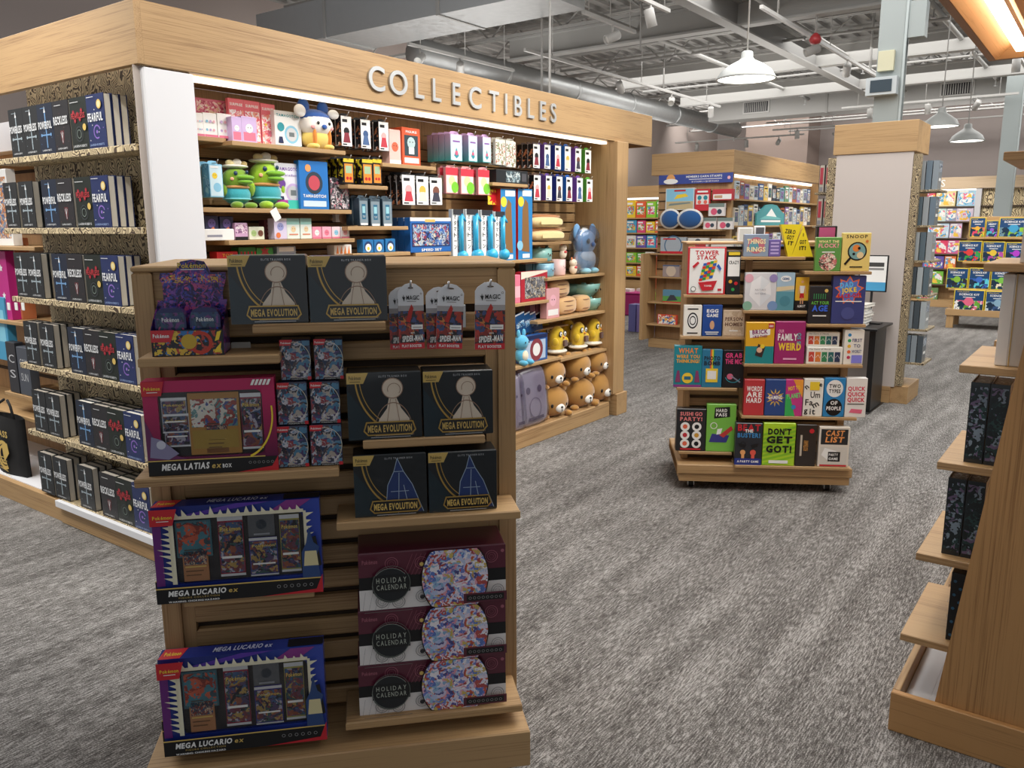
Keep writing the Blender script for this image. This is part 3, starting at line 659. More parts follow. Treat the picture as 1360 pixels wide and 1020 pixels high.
# booster bundles: three rows of two
BG = 'small card cartons stacked on the kiosk'; BAND = ['2A3A5A', '8A3A44', 'B8B8C4', '4A7A9A', '5A4A4A', 'A8A098', '4A3A6A', '222433', '7A8A9A', '3A3E50']
def p_bundle(P):
    P.rect(.02, .03, .98, .97, art(BAND, 52, 5)); P.ring(.45, .5, .55, .03, col('D8D4C0', .4), a0=-60, a1=120, rz=.44); P.poly([(0, 1), (.42, 1), (.36, .86), (0, .86)], RED); P.text('Pokémon', .2, .9, .05, WH, bold=.02, wid=.32)
    P.poly([(.8, .06), (.95, .3), (.85, .14)], YEL); P.rect(.3, .02, 1, .07, BK); P.text('POKEMON TCG', .62, .03, .025, WH, wid=.55); P.rect(.88, .02, 1, .1, RED)
zc = {}
for r, (dep, rows) in enumerate([(.13, [(368, 566, 410, 625), (412, 564, 455, 624)]), (.122, [(368, 508, 409, 566), (412, 507, 452, 564)]), (.10, [(372, 451, 413, 508), (417, 450, 456, 506)])]):
    for c, px in enumerate(rows):
        t_, w_, h_, zt_, _ = carton('card_bundle_carton', f"small busy printed card carton, {['left', 'right'][c]} stack, {['bottom', 'middle', 'top'][r]} one beside the purple box", 'box', FK, px, dep, .055, col('2A2C44', .25, coat=.4), p_bundle, z0=KS['left'] if r == 0 else zc[c]+.0005, group=BG)
        zc[c] = zt_
# purple window box
def window_box(label, px, dep, zb0, thick, bodym, trim, win, fn, contents, name='trading_card_gift_box', group=None, tint=None):
    u0, u1, zb, zt = FK.span(*px, dep=dep, z0=zb0); w = u1-u0; h = zt-zb
    t = thing(name, label, 'box', FK.P((u0+u1)/2, zb, dep), FK.a, group)
    a, b, c, d = win   # fractions: x0,z0,x1,z1
    mb = MB(); mb.box(-w/2, w/2, .012, thick, 0, h, bodym)
    mb.box(-w/2, -w/2+a*w, 0, .012, 0, h, bodym); mb.box(-w/2+c*w, w/2, 0, .012, 0, h, bodym); mb.box(-w/2+a*w, -w/2+c*w, 0, .012, 0, b*h, bodym); mb.box(-w/2+a*w, -w/2+c*w, 0, .012, d*h, h, bodym)
    k = .045*w
    for sx, X in ((1, -w/2+a*w), (-1, -w/2+c*w)):
        for sz, Z in ((1, b*h), (-1, d*h)):
            mb.add([(X, .0005, Z), (X+sx*k, .0005, Z), (X+sx*k*.3, .0005, Z+sz*k*.3), (X, .0005, Z+sz*k)], [(0, 1, 2, 3)], bodym)
    mb.build('carton', t)
    MB().box(-w/2+a*w, -w/2+c*w, .0112, .0118, b*h, d*h, col('1C1A20', .4)).build('inner_tray', t)
    for (nm, x0, z0, x1, z1, m, fn2) in contents:
        o = MB().bev(-w/2+x0*w, -w/2+x1*w, .005, .011, z0*h, z1*h, m, .001).build(nm, t)
        if fn2:
            P = Print((x1-x0)*w, (z1-z0)*h, y0=.0045, ox=-w/2+x0*w, oz=z0*h); fn2(P); P.mb.build('print', o)
    MB().box(-w/2+a*w, -w/2+c*w, .0005, .0008, b*h, d*h, clear(alpha=.14)).build('window_film', t)
    P = Print(w, h); fn(P); P.mb.build('cover_print', t)
    if group:   # printed top flap
        P = Print(w, thick-.004); P.poly([(0, 0), (.13, 0), (.16, 1), (.02, 1)], RED); P.text('Pokémon', .08, .3, .36, YEL, bold=.02, wid=.1); P.text('MEGA LUCARIO ex', .5, .3, .42, col('C9CFE8', .4), bold=.03, wid=.36, slant=.15); P.rect(.78, .1, 1, .9, col('181A24', .4))
        o = P.mb.build('top_print', t); o.rotation_euler.x = R(-90); o.location = (0, .002, h+.0002)
    return t, w, h
def p_card(P): P.rect(.06, .5, .94, .9, art(['8A3A2E', '2A4A6A', 'C0A890', '3A3A4A'], 110, 8)); P.rect(.08, .42, .92, .46, GOLDF); P.rect(.1, .3, .8, .33, col('6A4A2A')); P.rect(.1, .18, .7, .21, col('6A4A2A')); P.rect(.1, .93, .6, .96, col('4A3A2A'))
def p_pack(k):
    def f(P): P.rect(.03, .06, .97, .9, art(POKE, 48, 11+k)); P.rect(0, .93, 1, 1, SILV); P.rect(0, 0, 1, .04, SILV); fname(P, .5, .76, .8, .07); P.rect(.1, .3, .9, .34, WH)
    return f
PK = [col('8E1F3A', .25, coat=.5), col('B4B7C0', .25, .3, coat=.5), col('3F3A8E', .25, coat=.5), col('A3A052', .25, coat=.5)]; CARDM = col('B07A50', .4)
def p_latias(P):
    P.poly([(0, .17), (.0, .6), (.08, .34), (.2, .22), (.3, .17)], col('6A2C5C', .3)); P.poly([(.02, .2), (.04, .42), (.12, .38), (.24, .23), (.16, .17)], col('8A86A8', .4)); P.disc(.11, .33, .035, col('C9CCDC', .4))
    P.rect(0, 0, 1, .155, BK); P.poly([(0, .155), (.9, .155), (.9, .166), (0, .166)], GOLDF); P.ring(.72, .62, .26, .05, YEL, a0=-75, a1=10, rz=.48)
    P.poly([(.68, 0), (1, 0), (1, .16), (.95, .05)], RED); P.text('MEGA LATIAS', .1, .06, .065, WH, 'l', bold=.04, wid=.36, slant=.15); P.text('ex', .48, .06, .06, GOLDF, 'l', bold=.02, wid=.07, slant=.2); P.text('BOX', .565, .06, .04, WH, 'l', bold=.03, wid=.07)
    for i in range(6): P.ring(.78+i*.035, .1, .011, .25, col('9A9A9A', .4))
    P.poly([(0, 1), (.17, 1), (.145, .85), (0, .85)], RED); P.text('Pokémon', .08, .91, .035, YEL, bold=.02, wid=.12); P.rect(.04, .885, .12, .892, WH)
    for i in range(5): P.poly([(.82+i*.03, .93), (.84+i*.03, .93), (.86+i*.03, .99), (.84+i*.03, .99)], WH)
MAG = grad('2B1038', 'B8235C', 'z', .2, .25)
window_box('large magenta window box of trading cards on the kiosk left shelf', (192, 504, 367, 624), .14, KS['left'], .055, MAG, None, (.11, .19, .9, .88), p_latias,
    [('booster_pack', .13, .45, .32, .82, PK[1], p_pack(0)), ('booster_pack', .14, .3, .33, .65, PK[1], p_pack(1)), ('jumbo_card', .33, .2, .72, .86, col('B0803A', .4), lambda P: (P.rect(.05, .45, .95, .9, art(['9A3A32', '3A4A8A', 'D8D4C8', '5A8A8A'], 40, 3)), P.rect(.05, .1, .95, .4, col('A88A3A')))),
     ('booster_pack', .73, .24, .89, .84, PK[0], p_pack(2)), ('card', .45, .21, .62, .55, CARDM, p_card)])
def p_lucario(P):
    rnd = random.Random(5); CR = col('E8E3C8', .4)
    def spikes(n, f0, f1, ln):
        for i in range(n):
            a = (i+.15)/n; b = (i+.85)/n; p = (f0[0]+(f1[0]-f0[0])*a, f0[1]+(f1[1]-f0[1])*a); q = (f0[0]+(f1[0]-f0[0])*b, f0[1]+(f1[1]-f0[1])*b); L = rnd.uniform(.45, 1)
            m = ((p[0]+q[0])/2+ln[0]*L + rnd.uniform(-.01, .01), (p[1]+q[1])/2+ln[1]*L); P.poly([p, q, m], CR)
    P.rect(0, .168, .05, .8, col('6A2A7A', .3)); P.poly([(.16, .9), (.5, 1), (.7, 1), (.3, .9)], col('5A3AA8', .3)); P.poly([(.7, .9), (.8, 1), (.95, 1), (.86, .9)], col('8A3A8A', .3))
    P.rect(.095, .18, .122, .87, CR); P.rect(.12, .865, .9, .9, CR); P.rect(.898, .25, .915, .88, CR)
    spikes(11, (.1, .2), (.1, .87), (-.075, .03)); spikes(15, (.12, .895), (.9, .895), (-.012, .1)); spikes(8, (.91, .88), (.91, .3), (.06, .03))
    P.rect(0, 0, 1, .155, BK); P.rect(0, .155, 1, .168, GOLDF); P.poly([(.62, 0), (1, 0), (1, .2), (.96, .04)], RED); P.poly([(.93, .25), (1, .3), (.97, .62), (.92, .6)], col('121418'))
    P.poly([(.88, .17), (.99, .17), (.97, .4), (.99, .5), (.955, .55), (.93, .72), (.91, .55), (.88, .45)], col('2E4A7E', .4)); P.poly([(.89, .3), (.98, .3), (.97, .46), (.9, .46)], col('D9CFA0', .5))
    P.text('MEGA LUCARIO', .07, .08, .055, WH, 'l', bold=.04, wid=.34, slant=.15); P.text('ex', .425, .08, .05, GOLDF, 'l', bold=.02, wid=.055, slant=.2); P.text('FIGURE COLLECTION', .13, .048, .018, GOLDF, 'l', wid=.24, space=.25); P.text('WARNING: CHOKING HAZARD', .07, .012, .018, WH, 'l', bold=.03, wid=.3)
    for i in range(6): P.ring(.73+i*.04, .1, .011, .25, col('9A9A9A', .4))
    P.poly([(0, 1), (.16, 1), (.13, .83), (0, .83)], RED); P.text('Pokémon', .075, .9, .035, YEL, bold=.02, wid=.11); P.rect(.04, .875, .11, .882, WH)
LUC = grad('1F2F7A', '3A4FB0', 'x', .25, .25)
LUCC = [('card', .13, .45, .34, .84, col('3A6A78', .4), lambda P: P.rect(.05, .05, .95, .95, art(['8A2E22', '24404E', 'C2583A', '3A7A8A'], 40, 4))), ('card', .16, .19, .31, .55, CARDM, p_card), ('booster_pack', .38, .22, .53, .86, PK[0], p_pack(3)), ('figure_blister', .56, .62, .72, .86, col('565A60', .2, coat=.6), lambda P: (P.disc(.5, .55, .2, col('26303C')), P.rect(.2, .08, .8, .16, col('8A8E96')))),
        ('booster_pack', .56, .2, .73, .61, PK[2], p_pack(4)), ('booster_pack', .75, .22, .87, .84, PK[3], p_pack(5))]
def luc_stack(px, zk, n, dep, lab):
    for i in range(n):
        window_box(f"blue window box of trading cards with spiky burst, {lab}, {['front', 'second', 'rearmost'][i]} one", px, dep-.0585*i, KS[zk]+.0005*i, .057, LUC, None, (.12, .18, .9, .87), p_lucario, LUCC if i == 0 else LUCC[:2], group='blue window boxes on the kiosk')
luc_stack((204, 668, 427, 789), 'luc', 2, .135, 'middle kiosk row')
luc_stack((213, 867, 432, 977), 'low', 3, .19, 'bottom kiosk row')
# holiday calendars
MAR = col('5A1F33', .3, coat=.4)
def clipc(cx, cz, r):
    q = r*.43/.142
    return [(cx+r*math.cos(R(i*8)), min(.995, max(.005, cz+q*math.sin(R(i*8))))) for i in range(45)]
def p_cal(P):
    P.rect(0, 0, 1, .36, col('E6E2E0', .4)); P.rect(0, .36, 1, .58, col('15161A', .3))
    L1 = col('9C5A6A', .4); L2 = col('8C8A8A', .4)
    for (x, z, m) in ((.22, .8, L1), (.42, .78, L1), (.9, .8, L1), (.15, .15, L2), (.26, .13, L2), (.42, .2, L2), (.94, .2, L2)):
        for r in (.045, .03, .015): P.ring(x, z, r, .1, m, n=16)
    for i in range(5): P.line(.3+i*.025, .6, .36+i*.03, .96, .0008, L1); P.line(.02+i*.04, .02, .04+i*.05, .34, .0007, L2)
    P.disc(.42, .2, .016, col('2A2A2E')); P.disc(.42, .78, .014, GOLDF)
    P.disc(.21, .45, .125, col('22262A', .3)); P.ring(.21, .45, .125, .04, col('7A807A')); P.rect(.09, .33, .34, .63, col('1B1E20', .3)); P.ring(.215, .48, .127, .02, col('7A807A'))
    P.text('HOLIDAY', .215, .5, .09, col('B9C0B4'), wid=.2, space=.35); P.text('CALENDAR', .215, .38, .09, col('B9C0B4'), wid=.2, space=.25)
    P.poly(clipc(.645, .5, .232), BK); P.poly(clipc(.645, .5, .225), art(['B9C6E6', '6F7FC8', 'E6D8E6', 'C8583A', '8FB8D8', 'E0A0B0', '4A4A8A', 'EDEBF2', 'A84A4A', 'C8B060', 'D8D0E8', '5A78C0'], 48, 9))
    P.text('Pokémon', .075, .85, .07, L1, wid=.1, bold=.02); P.rect(.7, .03, 1, .2, MAR); P.rect(.72, .06, .98, .17, BK)
    for i in range(8): P.ring(.745+i*.03, .115, .01, .25, col('9A9A9A', .4))
    P.disc(.97, .93, .012, L1); P.rect(.03, .01, .35, .018, col('6A6A6A'))
zc2 = KS['cal']+.0005
for i, (px, lab) in enumerate([((476, 875, 672, 946), 'bottom'), ((476, 804, 672, 875), 'middle'), ((476, 729, 672, 804), 'top')]):
    t_, w_, h_, zt_, _ = carton('calendar_box', f'maroon and white holiday calendar box, {lab} of the stack of three', 'box', FK, px, .15, .148, MAR, p_cal, z0=zc2, group='holiday calendar boxes'); zc2 = zt_+.0005
# pegged booster pouches
def pouch(px, dep, label, tilt=0, first=[None]):
    u0, u1, zb, zt = FK.span(*px, dep=dep); w = u1-u0; h = zt-zb
    t = thing('booster_pouch', label, 'card pack', FK.P((u0+u1)/2, zb, dep), FK.a, 'silver and red booster pouches on kiosk pegs'); t.rotation_euler = (0, R(tilt), FK.a)
    pts = [(-w/2, 0), (w/2, 0), (w/2, h*.86), (w*.42, h*.92), (w*.2, h*.985), (.0, h), (-w*.2, h*.985), (-w*.42, h*.92), (-w/2, h*.86)]
    MB().prism(pts, 0, .004, col('E2E4E8', .3, .1)).build('pouch', t)
    P = Print(w, h); P.rect(.0, .08, 1, .58, art(['1D2A4A', '8A2A22', 'C27A3A', '2A2024', '3A4A7A', 'B03A30', '5A3A2A'], 42, 2)); P.rect(0, .58, 1, .66, col('A9A6A8')); P.poly([(.3, .42), (.45, .4), (.6, .62), (.52, .68), (.42, .6)], col('B5302A')); P.poly([(.7, .45), (.95, .4), (.9, .58), (.78, .55)], col('A8402E'))
    P.rect(0, .0, 1, .09, RED); P.text('PLAY BOOSTER', .5, .025, .04, WH, bold=.03, wid=.78); P.text('SPIDER-MAN', .53, .12, .085, WH, bold=.045, wid=.8, slant=.1, rot=4); P.text('MARVEL', .55, .235, .02, WH, bold=.02, wid=.16)
    P.rect(.5, .3, .94, .37, WH); P.rect(.55, .325, .9, .335, col('777777')); P.text('MAGIC', .58, .75, .065, BK, bold=.02, wid=.5); P.poly([(.16, .8), (.2, .76), (.24, .72), (.28, .8), (.24, .79), (.22, .83), (.2, .79)], BK); P.rect(.35, .72, .7, .728, col('777777'))
    P.disc(.9, .84, .035, BK); P.disc(.9, .84, .022, WH); P.disc(.5, .93, .11, col('5C4630'), rz=.012); P.mb.build('pouch_print', t)
    return (u0+u1)/2, zb+h*.93
PGS = []
for px, dep, lab, tl in [((517, 381, 551, 464), .055, 'rear silver pouch half hidden on the left kiosk peg', 0), ((529, 376, 563, 463), .085, 'front silver and red pouch on the left kiosk peg', 0), ((566, 381, 601, 463), .055, 'rear pouch half hidden on the middle kiosk peg', 0), ((578, 377, 613, 463), .085, 'front silver and red pouch tilting on the middle kiosk peg', 3), ((630, 374, 670, 464), .08, 'single silver and red pouch on the right kiosk peg', 1)]:
    PGS.append(pouch(px, dep, lab, tl))
for i in (1, 3, 4):
    u, z = PGS[i]
    MB().tube([(u, -.0005, z+.004), (u, -.1, z+.002), (u, -.11, z+.02)], .0028, METAL, 8).build('peg_hook', tk)
for x in (.56, .72, .87): MB().bev(x-.004, x+.004, -.004, -.0003, 1.32, 1.385, METAL, .001).build('hook_plate', tk)
# ================================================================== HARDBACKS ON THE MARBLED BAY
CH = col('24282B', .45); CHP = col('3E444A', .5); LTX = col('E4E6E8', .5)
def pb_power(P, blue=False):
    s = col('9AA8B0' if not blue else '6F9AC8', .5)
    P.rect(.47, .12, .53, .9, s); P.poly([(.44, .82), (.5, .95), (.56, .82)], LTX); P.rect(.2, .36, .8, .39, s); P.disc(.2, .375, .05, s); P.disc(.8, .375, .05, s)
    for i in range(7): P.disc(.15+.12*i, .2+.55*((i*37) % 10)/10, .014, s, n=6)
    P.text('POWERLESS' if not blue else 'POWERFUL', .5, .5, .14, LTX, bold=.03, wid=.86); P.text('LAUREN ROBERTS', .5, .05, .035, LTX, wid=.6); P.rect(.3, .9, .62, .91, s)
def pb_reck(P):
    P.poly([(.38, .42), (.62, .42), (.6, .25), (.5, .14), (.4, .25)], col('5E2A30', .5)); P.line(.5, .4, .5, .18, .003, LTX); P.line(.42, .38, .5, .26, .002, LTX); P.line(.58, .38, .5, .26, .002, LTX)
    for i in range(8): P.disc(.12+.11*i, .12+.7*((i*53) % 10)/10, .018, col('6A4A50'), n=6)
    P.text('RECKLESS', .5, .54, .15, LTX, bold=.03, wid=.86); P.text('LAUREN ROBERTS', .5, .05, .035, LTX, wid=.6); P.rect(.2, .9, .6, .91, LTX)
def pb_fearless(P):
    for i, (x, z) in enumerate([(.2, .72), (.45, .68), (.7, .74), (.3, .56), (.6, .58)]): P.disc(x, z, .07, col('8E2230'), n=9); P.disc(x, z, .03, col('C23A44'), n=7)
    P.text('FEARLESS', .5, .6, .1, col('B8323C'), bold=.03, wid=.8); P.ring(.5, .3, .22, .1, CHP); P.ring(.5, .3, .13, .15, col('7C8A84'))
    P.disc(.84, .42, .1, GOLDF); P.text('LAUREN ROBERTS', .5, .05, .045, LTX, wid=.8); P.rect(.1, .9, .6, .91, LTX)
def pb_fearful(P):
    V_ = col('8A6AC0', .5)
    P.ring(.5, .3, .2, .2, V_, a0=20, a1=300); P.disc(.5, .3, .05, V_)
    for i in range(10): P.disc(.1+.09*i, .15+.7*((i*37) % 10)/10, .02, V_ if i % 2 else LTX, n=6)
    P.text('FEARFUL', .5, .5, .15, LTX, bold=.03, wid=.84); P.disc(.76, .8, .13, GOLDF); P.disc(.76, .8, .09, col('E4D7A4')); P.text('LAUREN ROBERTS', .5, .04, .04, col('9CB4E0'), wid=.8); P.rect(.1, .94, .5, .95, LTX)
KIND = dict(P=('charcoal hardback with pale sword', CH, lambda P: pb_power(P)), E=('blue-black hardback with blue sword', col('1B2638', .45), lambda P: pb_power(P, True)), R=('charcoal hardback with dark red shield', col('26262A', .45), pb_reck),
            C=('black hardback with red roses', col('1B2420', .45), pb_fearless), D=('navy hardback with gold seal', col('22305E', .4), pb_fearful))
BPAGE = col('B9B2A6', .85); BPAGEW = col('E2DFD6', .85)
def make_book(name, w, h, th, cover, pfn, pages):
    t = thing(name, None, 'book')
    MB().box(-w/2, w/2, 0, .003, 0, h, cover).box(-w/2, w/2, th-.003, th, 0, h, cover).box(-w/2, -w/2+.003, .003, th-.003, 0, h, cover).build('cover', t)
    MB().box(-w/2+.0035, w/2-.004, .0032, th-.0032, .003, h-.004, pages).build('pages', t)
    if pfn: P = Print(w, h); pfn(P); P.mb.build('cover_print', t)
    return t
BW, BH, BT = .155, .235, .035
PROTO = {}
rnd = random.Random(3)
SHELFB = [(162, [(21, 'P', 2), (38, 'P', 2), (59, 'E', 3), (77, 'R', 3), (105, 'C', 3), (123, 'D', 3)]), (262, [(14, 'P', 2), (35, 'P', 2), (66, 'E', 3), (85, 'R', 3), (111, 'C', 3), (133, 'D', 3)]),
          (362, [(29, 'P', 2), (47, 'P', 3), (80, 'E', 3), (99, 'R', 3), (124, 'C', 3), (145, 'D', 3)]), (455, [(42, 'P', 2), (63, 'P', 3), (101, 'E', 3), (120, 'R', 3), (139, 'C', 3), (160, 'D', 3)]),
          (545, [(53, 'P', 2), (71, 'P', 3), (111, 'E', 3), (130, 'R', 3), (148, 'C', 3), (169, 'D', 3)]), (625, [(61, 'P', 2), (80, 'P', 3), (112, 'P', 3), (141, 'R', 3), (158, 'C', 3), (178, 'D', 3)])]
SHN = ['top', 'second', 'third', 'fourth', 'fifth', 'lowest']
for si, (ym, sts) in enumerate(SHELFB):
    zs = (SZ+[.135])[si]; lastu = -9
    for ki, (px, k, n) in enumerate(sts):
        u = FB.at(px, ym, .157)[0]; u = max(u, lastu+BW+.001); u = min(u, -3.70+.06); lastu = u
        d, cov, pf = KIND[k]
        for c in range(n):
            lab = f"{d}, {ORD[ki+1]} stack from left, {SHN[si]} marbled shelf, {['front', 'middle', 'rear'][c]} copy"
            p = FB.P(u+rnd.uniform(-.0006, .0006), zs+.0005, .157-c*(BT+.004))
            if k not in PROTO:
                b = make_book('hardback_book', BW, BH, BT, cov, pf, BPAGEW if k in 'DE' else BPAGE); PROTO[k] = b; b.location = p; tag(b, lab, None, 'hardbacks on the marbled bay')
            else: dup(PROTO[k], p, (0, 0, rnd.uniform(-.02, .02) if c else 0), lab, 'hardbacks on the marbled bay')
# ---- the wooden bay beyond, mostly out of frame
FN = Face(0, 2.5, 0)
tn = thing('neighbour_bay', 'oak shelving bay at the left edge behind the hanging tote bag', 'display unit', (-5.6, 2.5, 0)); oN = (-5.6, 2.5, 0)
mb = MB(); mb.bev(-7.6, -4.87, 2.5, 2.53, .12, HD0-.001, wood('z', 'B58E63', '8C6941')); Q_(mb, 'back_panel', tn, oN)
mb = MB(); mb.bev(-7.6, -4.5675, 2.0, 2.5295, 0, .119, WX); Q_(mb, 'base', tn, oN)
mb = MB(); mb.box(-7.55, -4.87, 2.03, 2.499, .1195, .125, WCLEAN); Q_(mb, 'white_deck', tn, oN)
mb = MB(); mb.box(-7.6, -4.87, 2.38, 2.499, HD0-.2, HD0-.03, col('E6E6EA', .4)); Q_(mb, 'white_valance', tn, oN)
NS = []
for (y, dep) in ((213, .3), (327, .35), (425, .33), (545, .36)):
    z = FN.at(3, y, dep)[1]; NS.append(z); mb = MB(); mb.bev(-7.6, -4.88, 2.5-dep, 2.4995, z-.022, z, WX); Q_(mb, 'shelf', tn, oN)
for i in range(9):
    z = 1.95-i*.19; mb = MB(); mb.box(-7.55, -4.89, 2.492, 2.4995, z, z+.02, col('3A2C1F', .8)); Q_(mb, 'groove', tn, oN)
def nb(name, lab, cat, px, dep, th, m, fn, z0=None, **kw): return carton(name, lab, cat, FN, px, dep, th, m, fn, z0=z0, **kw)
nb('picture_book', 'white book with blue and orange art at the far left edge', 'book', (-22, 225, 11, 296), .3, .05, WH, lambda P: (P.rect(.05, .1, .95, .9, art(['E8E4DC', 'C87A3A', '3A5A8A', '8AA0B8', 'D8A070'], 30, 3))), z0=NS[1]+.0)
nb('toy_carton', 'magenta box patterned with pale stars at the far left edge', 'box', (-20, 333, 9, 381), .3, .08, col('C22A86', .4), lambda P: [P.star(.55+.2*(i % 2), .15+.2*i, .08, WH, n=5) for i in range(4)], z0=NS[2])
nb('toy_carton', 'orange patterned box beside the magenta one at the far left', 'box', (11, 316, 22, 380), .25, .08, col('C87A52', .4), lambda P: P.rect(.1, .1, .9, .9, art(['D88A5A', 'A84A4A', 'E8C8A0', '6A4A6A'], 30, 3)), z0=NS[2])
nb('toy_carton', 'cyan box at the far left edge above the dark books', 'box', (-20, 394, 8, 452), .31, .05, col('4AA0C8', .4), lambda P: P.rect(.3, .3, .9, .8, col('8AD0E8')), z0=NS[2]-.26)
for i, px in enumerate([(10, 455, 22, 511), (24, 462, 39, 512)]): nb('dark_novel', ['dark novel with grey lettering left of the tote bag straps', 'smoky grey novel with pale lettering above the tote bag'][i], 'book', px, .34, .05, col(['2E3036', '4A505A'][i], .4), lambda P, i=i: (P.text(['C', 'COY'][i], .5, .6, .16, SILV, wid=.6), P.text(['S', 'SUN'][i], .5, .3, .16, SILV, wid=.6)), z0=NS[3]+.13)
# leave those two standing on a display ledge
mb = MB(); mb.bev(-5.5, -4.88, 2.15, 2.4995, NS[3]+.106, NS[3]+.1285, WX); Q_(mb, 'shelf', tn, oN)
for i, x in enumerate((12, 22, 31)):
    u, z = FN.at(x, 403, .365); tag(MB().bev(-.018, .018, 0, .003, 0, .045, WH).build('price_tag', loc=FN.P(u, z-.04, .37)), f"white price tag hanging under the shelf, {['left', 'middle', 'right'][i]} of three", 'price tag')
# tote bag
u0, u1, zb, zt = FN.span(11, 552, 44, 637, dep=.36); w = (u1-u0)+.03; h = zt-zb
t = thing('tote_bag', 'black canvas tote bag with gold bird emblem hanging at the left', 'bag', FN.P((u0+u1)/2, zb, .42), 0)
mb = MB(); vs = []; n = 7
for j in range(n):
    z = h*j/(n-1)
    for i in range(n):
        x = -w/2+w*i/(n-1); b = .03*math.sin(PI*i/(n-1))*(1-.5*j/(n-1)); vs.append((x*(1-.05*j/(n-1)), -b+.004*math.sin(3*j+i), z))
for j in range(n):
    z = h*j/(n-1)
    for i in range(n): x = -w/2+w*i/(n-1); b = .03*math.sin(PI*i/(n-1)); vs.append((x*(1-.05*j/(n-1)), .03+b, z))
fs = []
for o_ in (0, n*n):
    for j in range(n-1):
        for i in range(n-1): q = (o_+j*n+i, o_+j*n+i+1, o_+(j+1)*n+i+1, o_+(j+1)*n+i); fs.append(q if o_ == 0 else q[::-1])
for j in range(n-1): fs.append((j*n, (j+1)*n, n*n+(j+1)*n, n*n+j*n)); fs.append((j*n+n-1, n*n+j*n+n-1, n*n+(j+1)*n+n-1, (j+1)*n+n-1))
fs.append(tuple(range(n)) + tuple(range(n*n+n-1, n*n-1, -1)))
mb.add(vs, fs, col('141416', .9), True); mb.build('bag_body', t)
P = Print(w*.8, h, y0=-.036); P.text('BASS', .5, .72, .09, GOLDF, bold=.03, wid=.5); P.ring(.5, .45, .3, .25, GOLDF, a0=60, a1=300); P.ring(.5, .45, .2, .25, GOLDF, a0=60, a1=300); P.poly([(.5, .35), (.75, .5), (.7, .64), (.45, .6)], GOLDF)
for i in range(5): P.line(.28, .25+i*.04, .62, .22+i*.05, .005, GOLDF)
P.text('WORTH', .5, .1, .07, GOLDF, bold=.03, wid=.5); P.mb.build('emblem', t)
for x in (-.3, .3): MB().tube([(x*w, .0, h-.03), (x*w*.7, .0, h+.07), (x*w*.2, .01, h+.1)], .008, col('1A1A1C', .9), 6).build('strap', t)
# ================================================================== TOYS ON THE COLLECTIBLES WALL
def toy(name, lab, cat, px, dep, th, m, fn=None, zk=None, group=None, F=FC, **kw):
    return carton(name, lab, cat, F, px, dep, th, m, fn, z0=(CS[zk]+.0005 if isinstance(zk, str) else zk), group=group, **kw)
def blob(P, x, z, r, m, e=True):
    P.disc(x, z, r, m, n=12)
    if e: P.disc(x-r*.35, z+r*.1, r*.13, BK, n=6); P.disc(x+r*.35, z+r*.1, r*.13, BK, n=6)
def hook(F, root, u, z, dep, parent, o):
    mb = MB(); mb.tube([F.P(u, z, .0)-Vector(o), F.P(u, z-.001, dep+.015)-Vector(o), F.P(u, z+.016, dep+.025)-Vector(o)], .0026, METAL, 6); mb.build('peg_hook', parent)
def pegged(label, px, deps, th, body, fn, group=None, name='pegged_carton', side=None, tab=True, F=FC, zb=None):
    """copies of one box hung one behind another on a hook; only the first shows its print"""
    f = None
    for i, dep in enumerate(deps):
        lab = label + ', ' + ['front copy', 'second copy', 'third copy', 'rear copy', 'rearmost copy'][i]
        if f is None:
            u0, u1, z0, z1 = F.span(*px, dep=dep); w = u1-u0-.002; h = z1-z0; u = (u0+u1)/2; H = h*.9 if tab else h
            f = thing(name, lab, 'box', F.P(u, z0, dep), F.a, group)
            mb = MB(); mb.bev(-w/2, w/2, 0, th, 0, H, body, .0015)
            if side: mb.box(-w/2-.0006, -w/2-.0001, .001, th-.001, .001, H-.001, side)
            mb.build('carton', f)
            if tab: MB().prism([(-w*.42, H), (w*.42, H), (w*.3, h*.985), (0, h), (-w*.3, h*.985)], th*.4, th*.4+.001, body).build('hang_tab', f)
            if fn: P = Print(w, H); fn(P); P.mb.build('cover_print', f)
        else: dup(f, F.P(u, z0, dep), None, lab, group)
    if F is FC: hook(F, None, u, z1-.012, deps[0], t_wall, oC)
    return f
t_wall = bpy.data.objects['collectibles_display']
PINK = col('F0B8C4', .4); PINKD = col('E27A94', .4); LAV = col('CDB4E0', .4); SKY = col('8CC8E4', .4)
# --- top row
toy('figure_display_tray', 'pink blind-box display tray at the left end of the top shelf', 'display box', (259, 132, 308, 150), .12, .02, PINKD, lambda P: (P.rect(.04, .1, .96, .9, art(['F2B0B8', 'D86A84', 'F8E0DC', 'C84A6A', 'E8C8A0'], 40, 2))), zk=2.1)
for i, px in enumerate([(260, 150, 270, 178), (270, 150, 288, 180), (289, 151, 308, 182)]):
    toy('blind_box', f"white blind box with small pink figures, {['left', 'middle', 'right'][i]} of three on the top shelf", 'box', px, .19, .06, WH, lambda P: [blob(P, .25+.25*(j % 3), .3+.35*(j//3), .09, [PINK, SKY, LAV][(i+j) % 3]) for j in range(6)] and P.rect(0, 0, 1, .1, PINKD), zk='s0', group='small blind boxes on the top shelf')
for i, px in enumerate([(304, 131, 325, 186), (325, 134, 346, 188), (347, 138, 366, 192)]):
    toy('toy_pouch', f"red and pink printed toy pouch, {['left', 'middle', 'right'][i]} of three on the top shelf", 'pouch', px, .17, .02, col('E8707C', .3), lambda P, i=i: (P.rect(.05, .05, .95, .75, art(['F4C0C8', 'F8E4E0', 'E86A7A', 'F0A088', 'FFFFFF'], 45, i)), P.text('SURPRISE', .5, .84, .06, WH, bold=.03, wid=.8), blob(P, .6, .3, .18, PINKD), P.star(.3, .5, .12, YEL, n=5)), zk='s1', group='pink toy pouches')
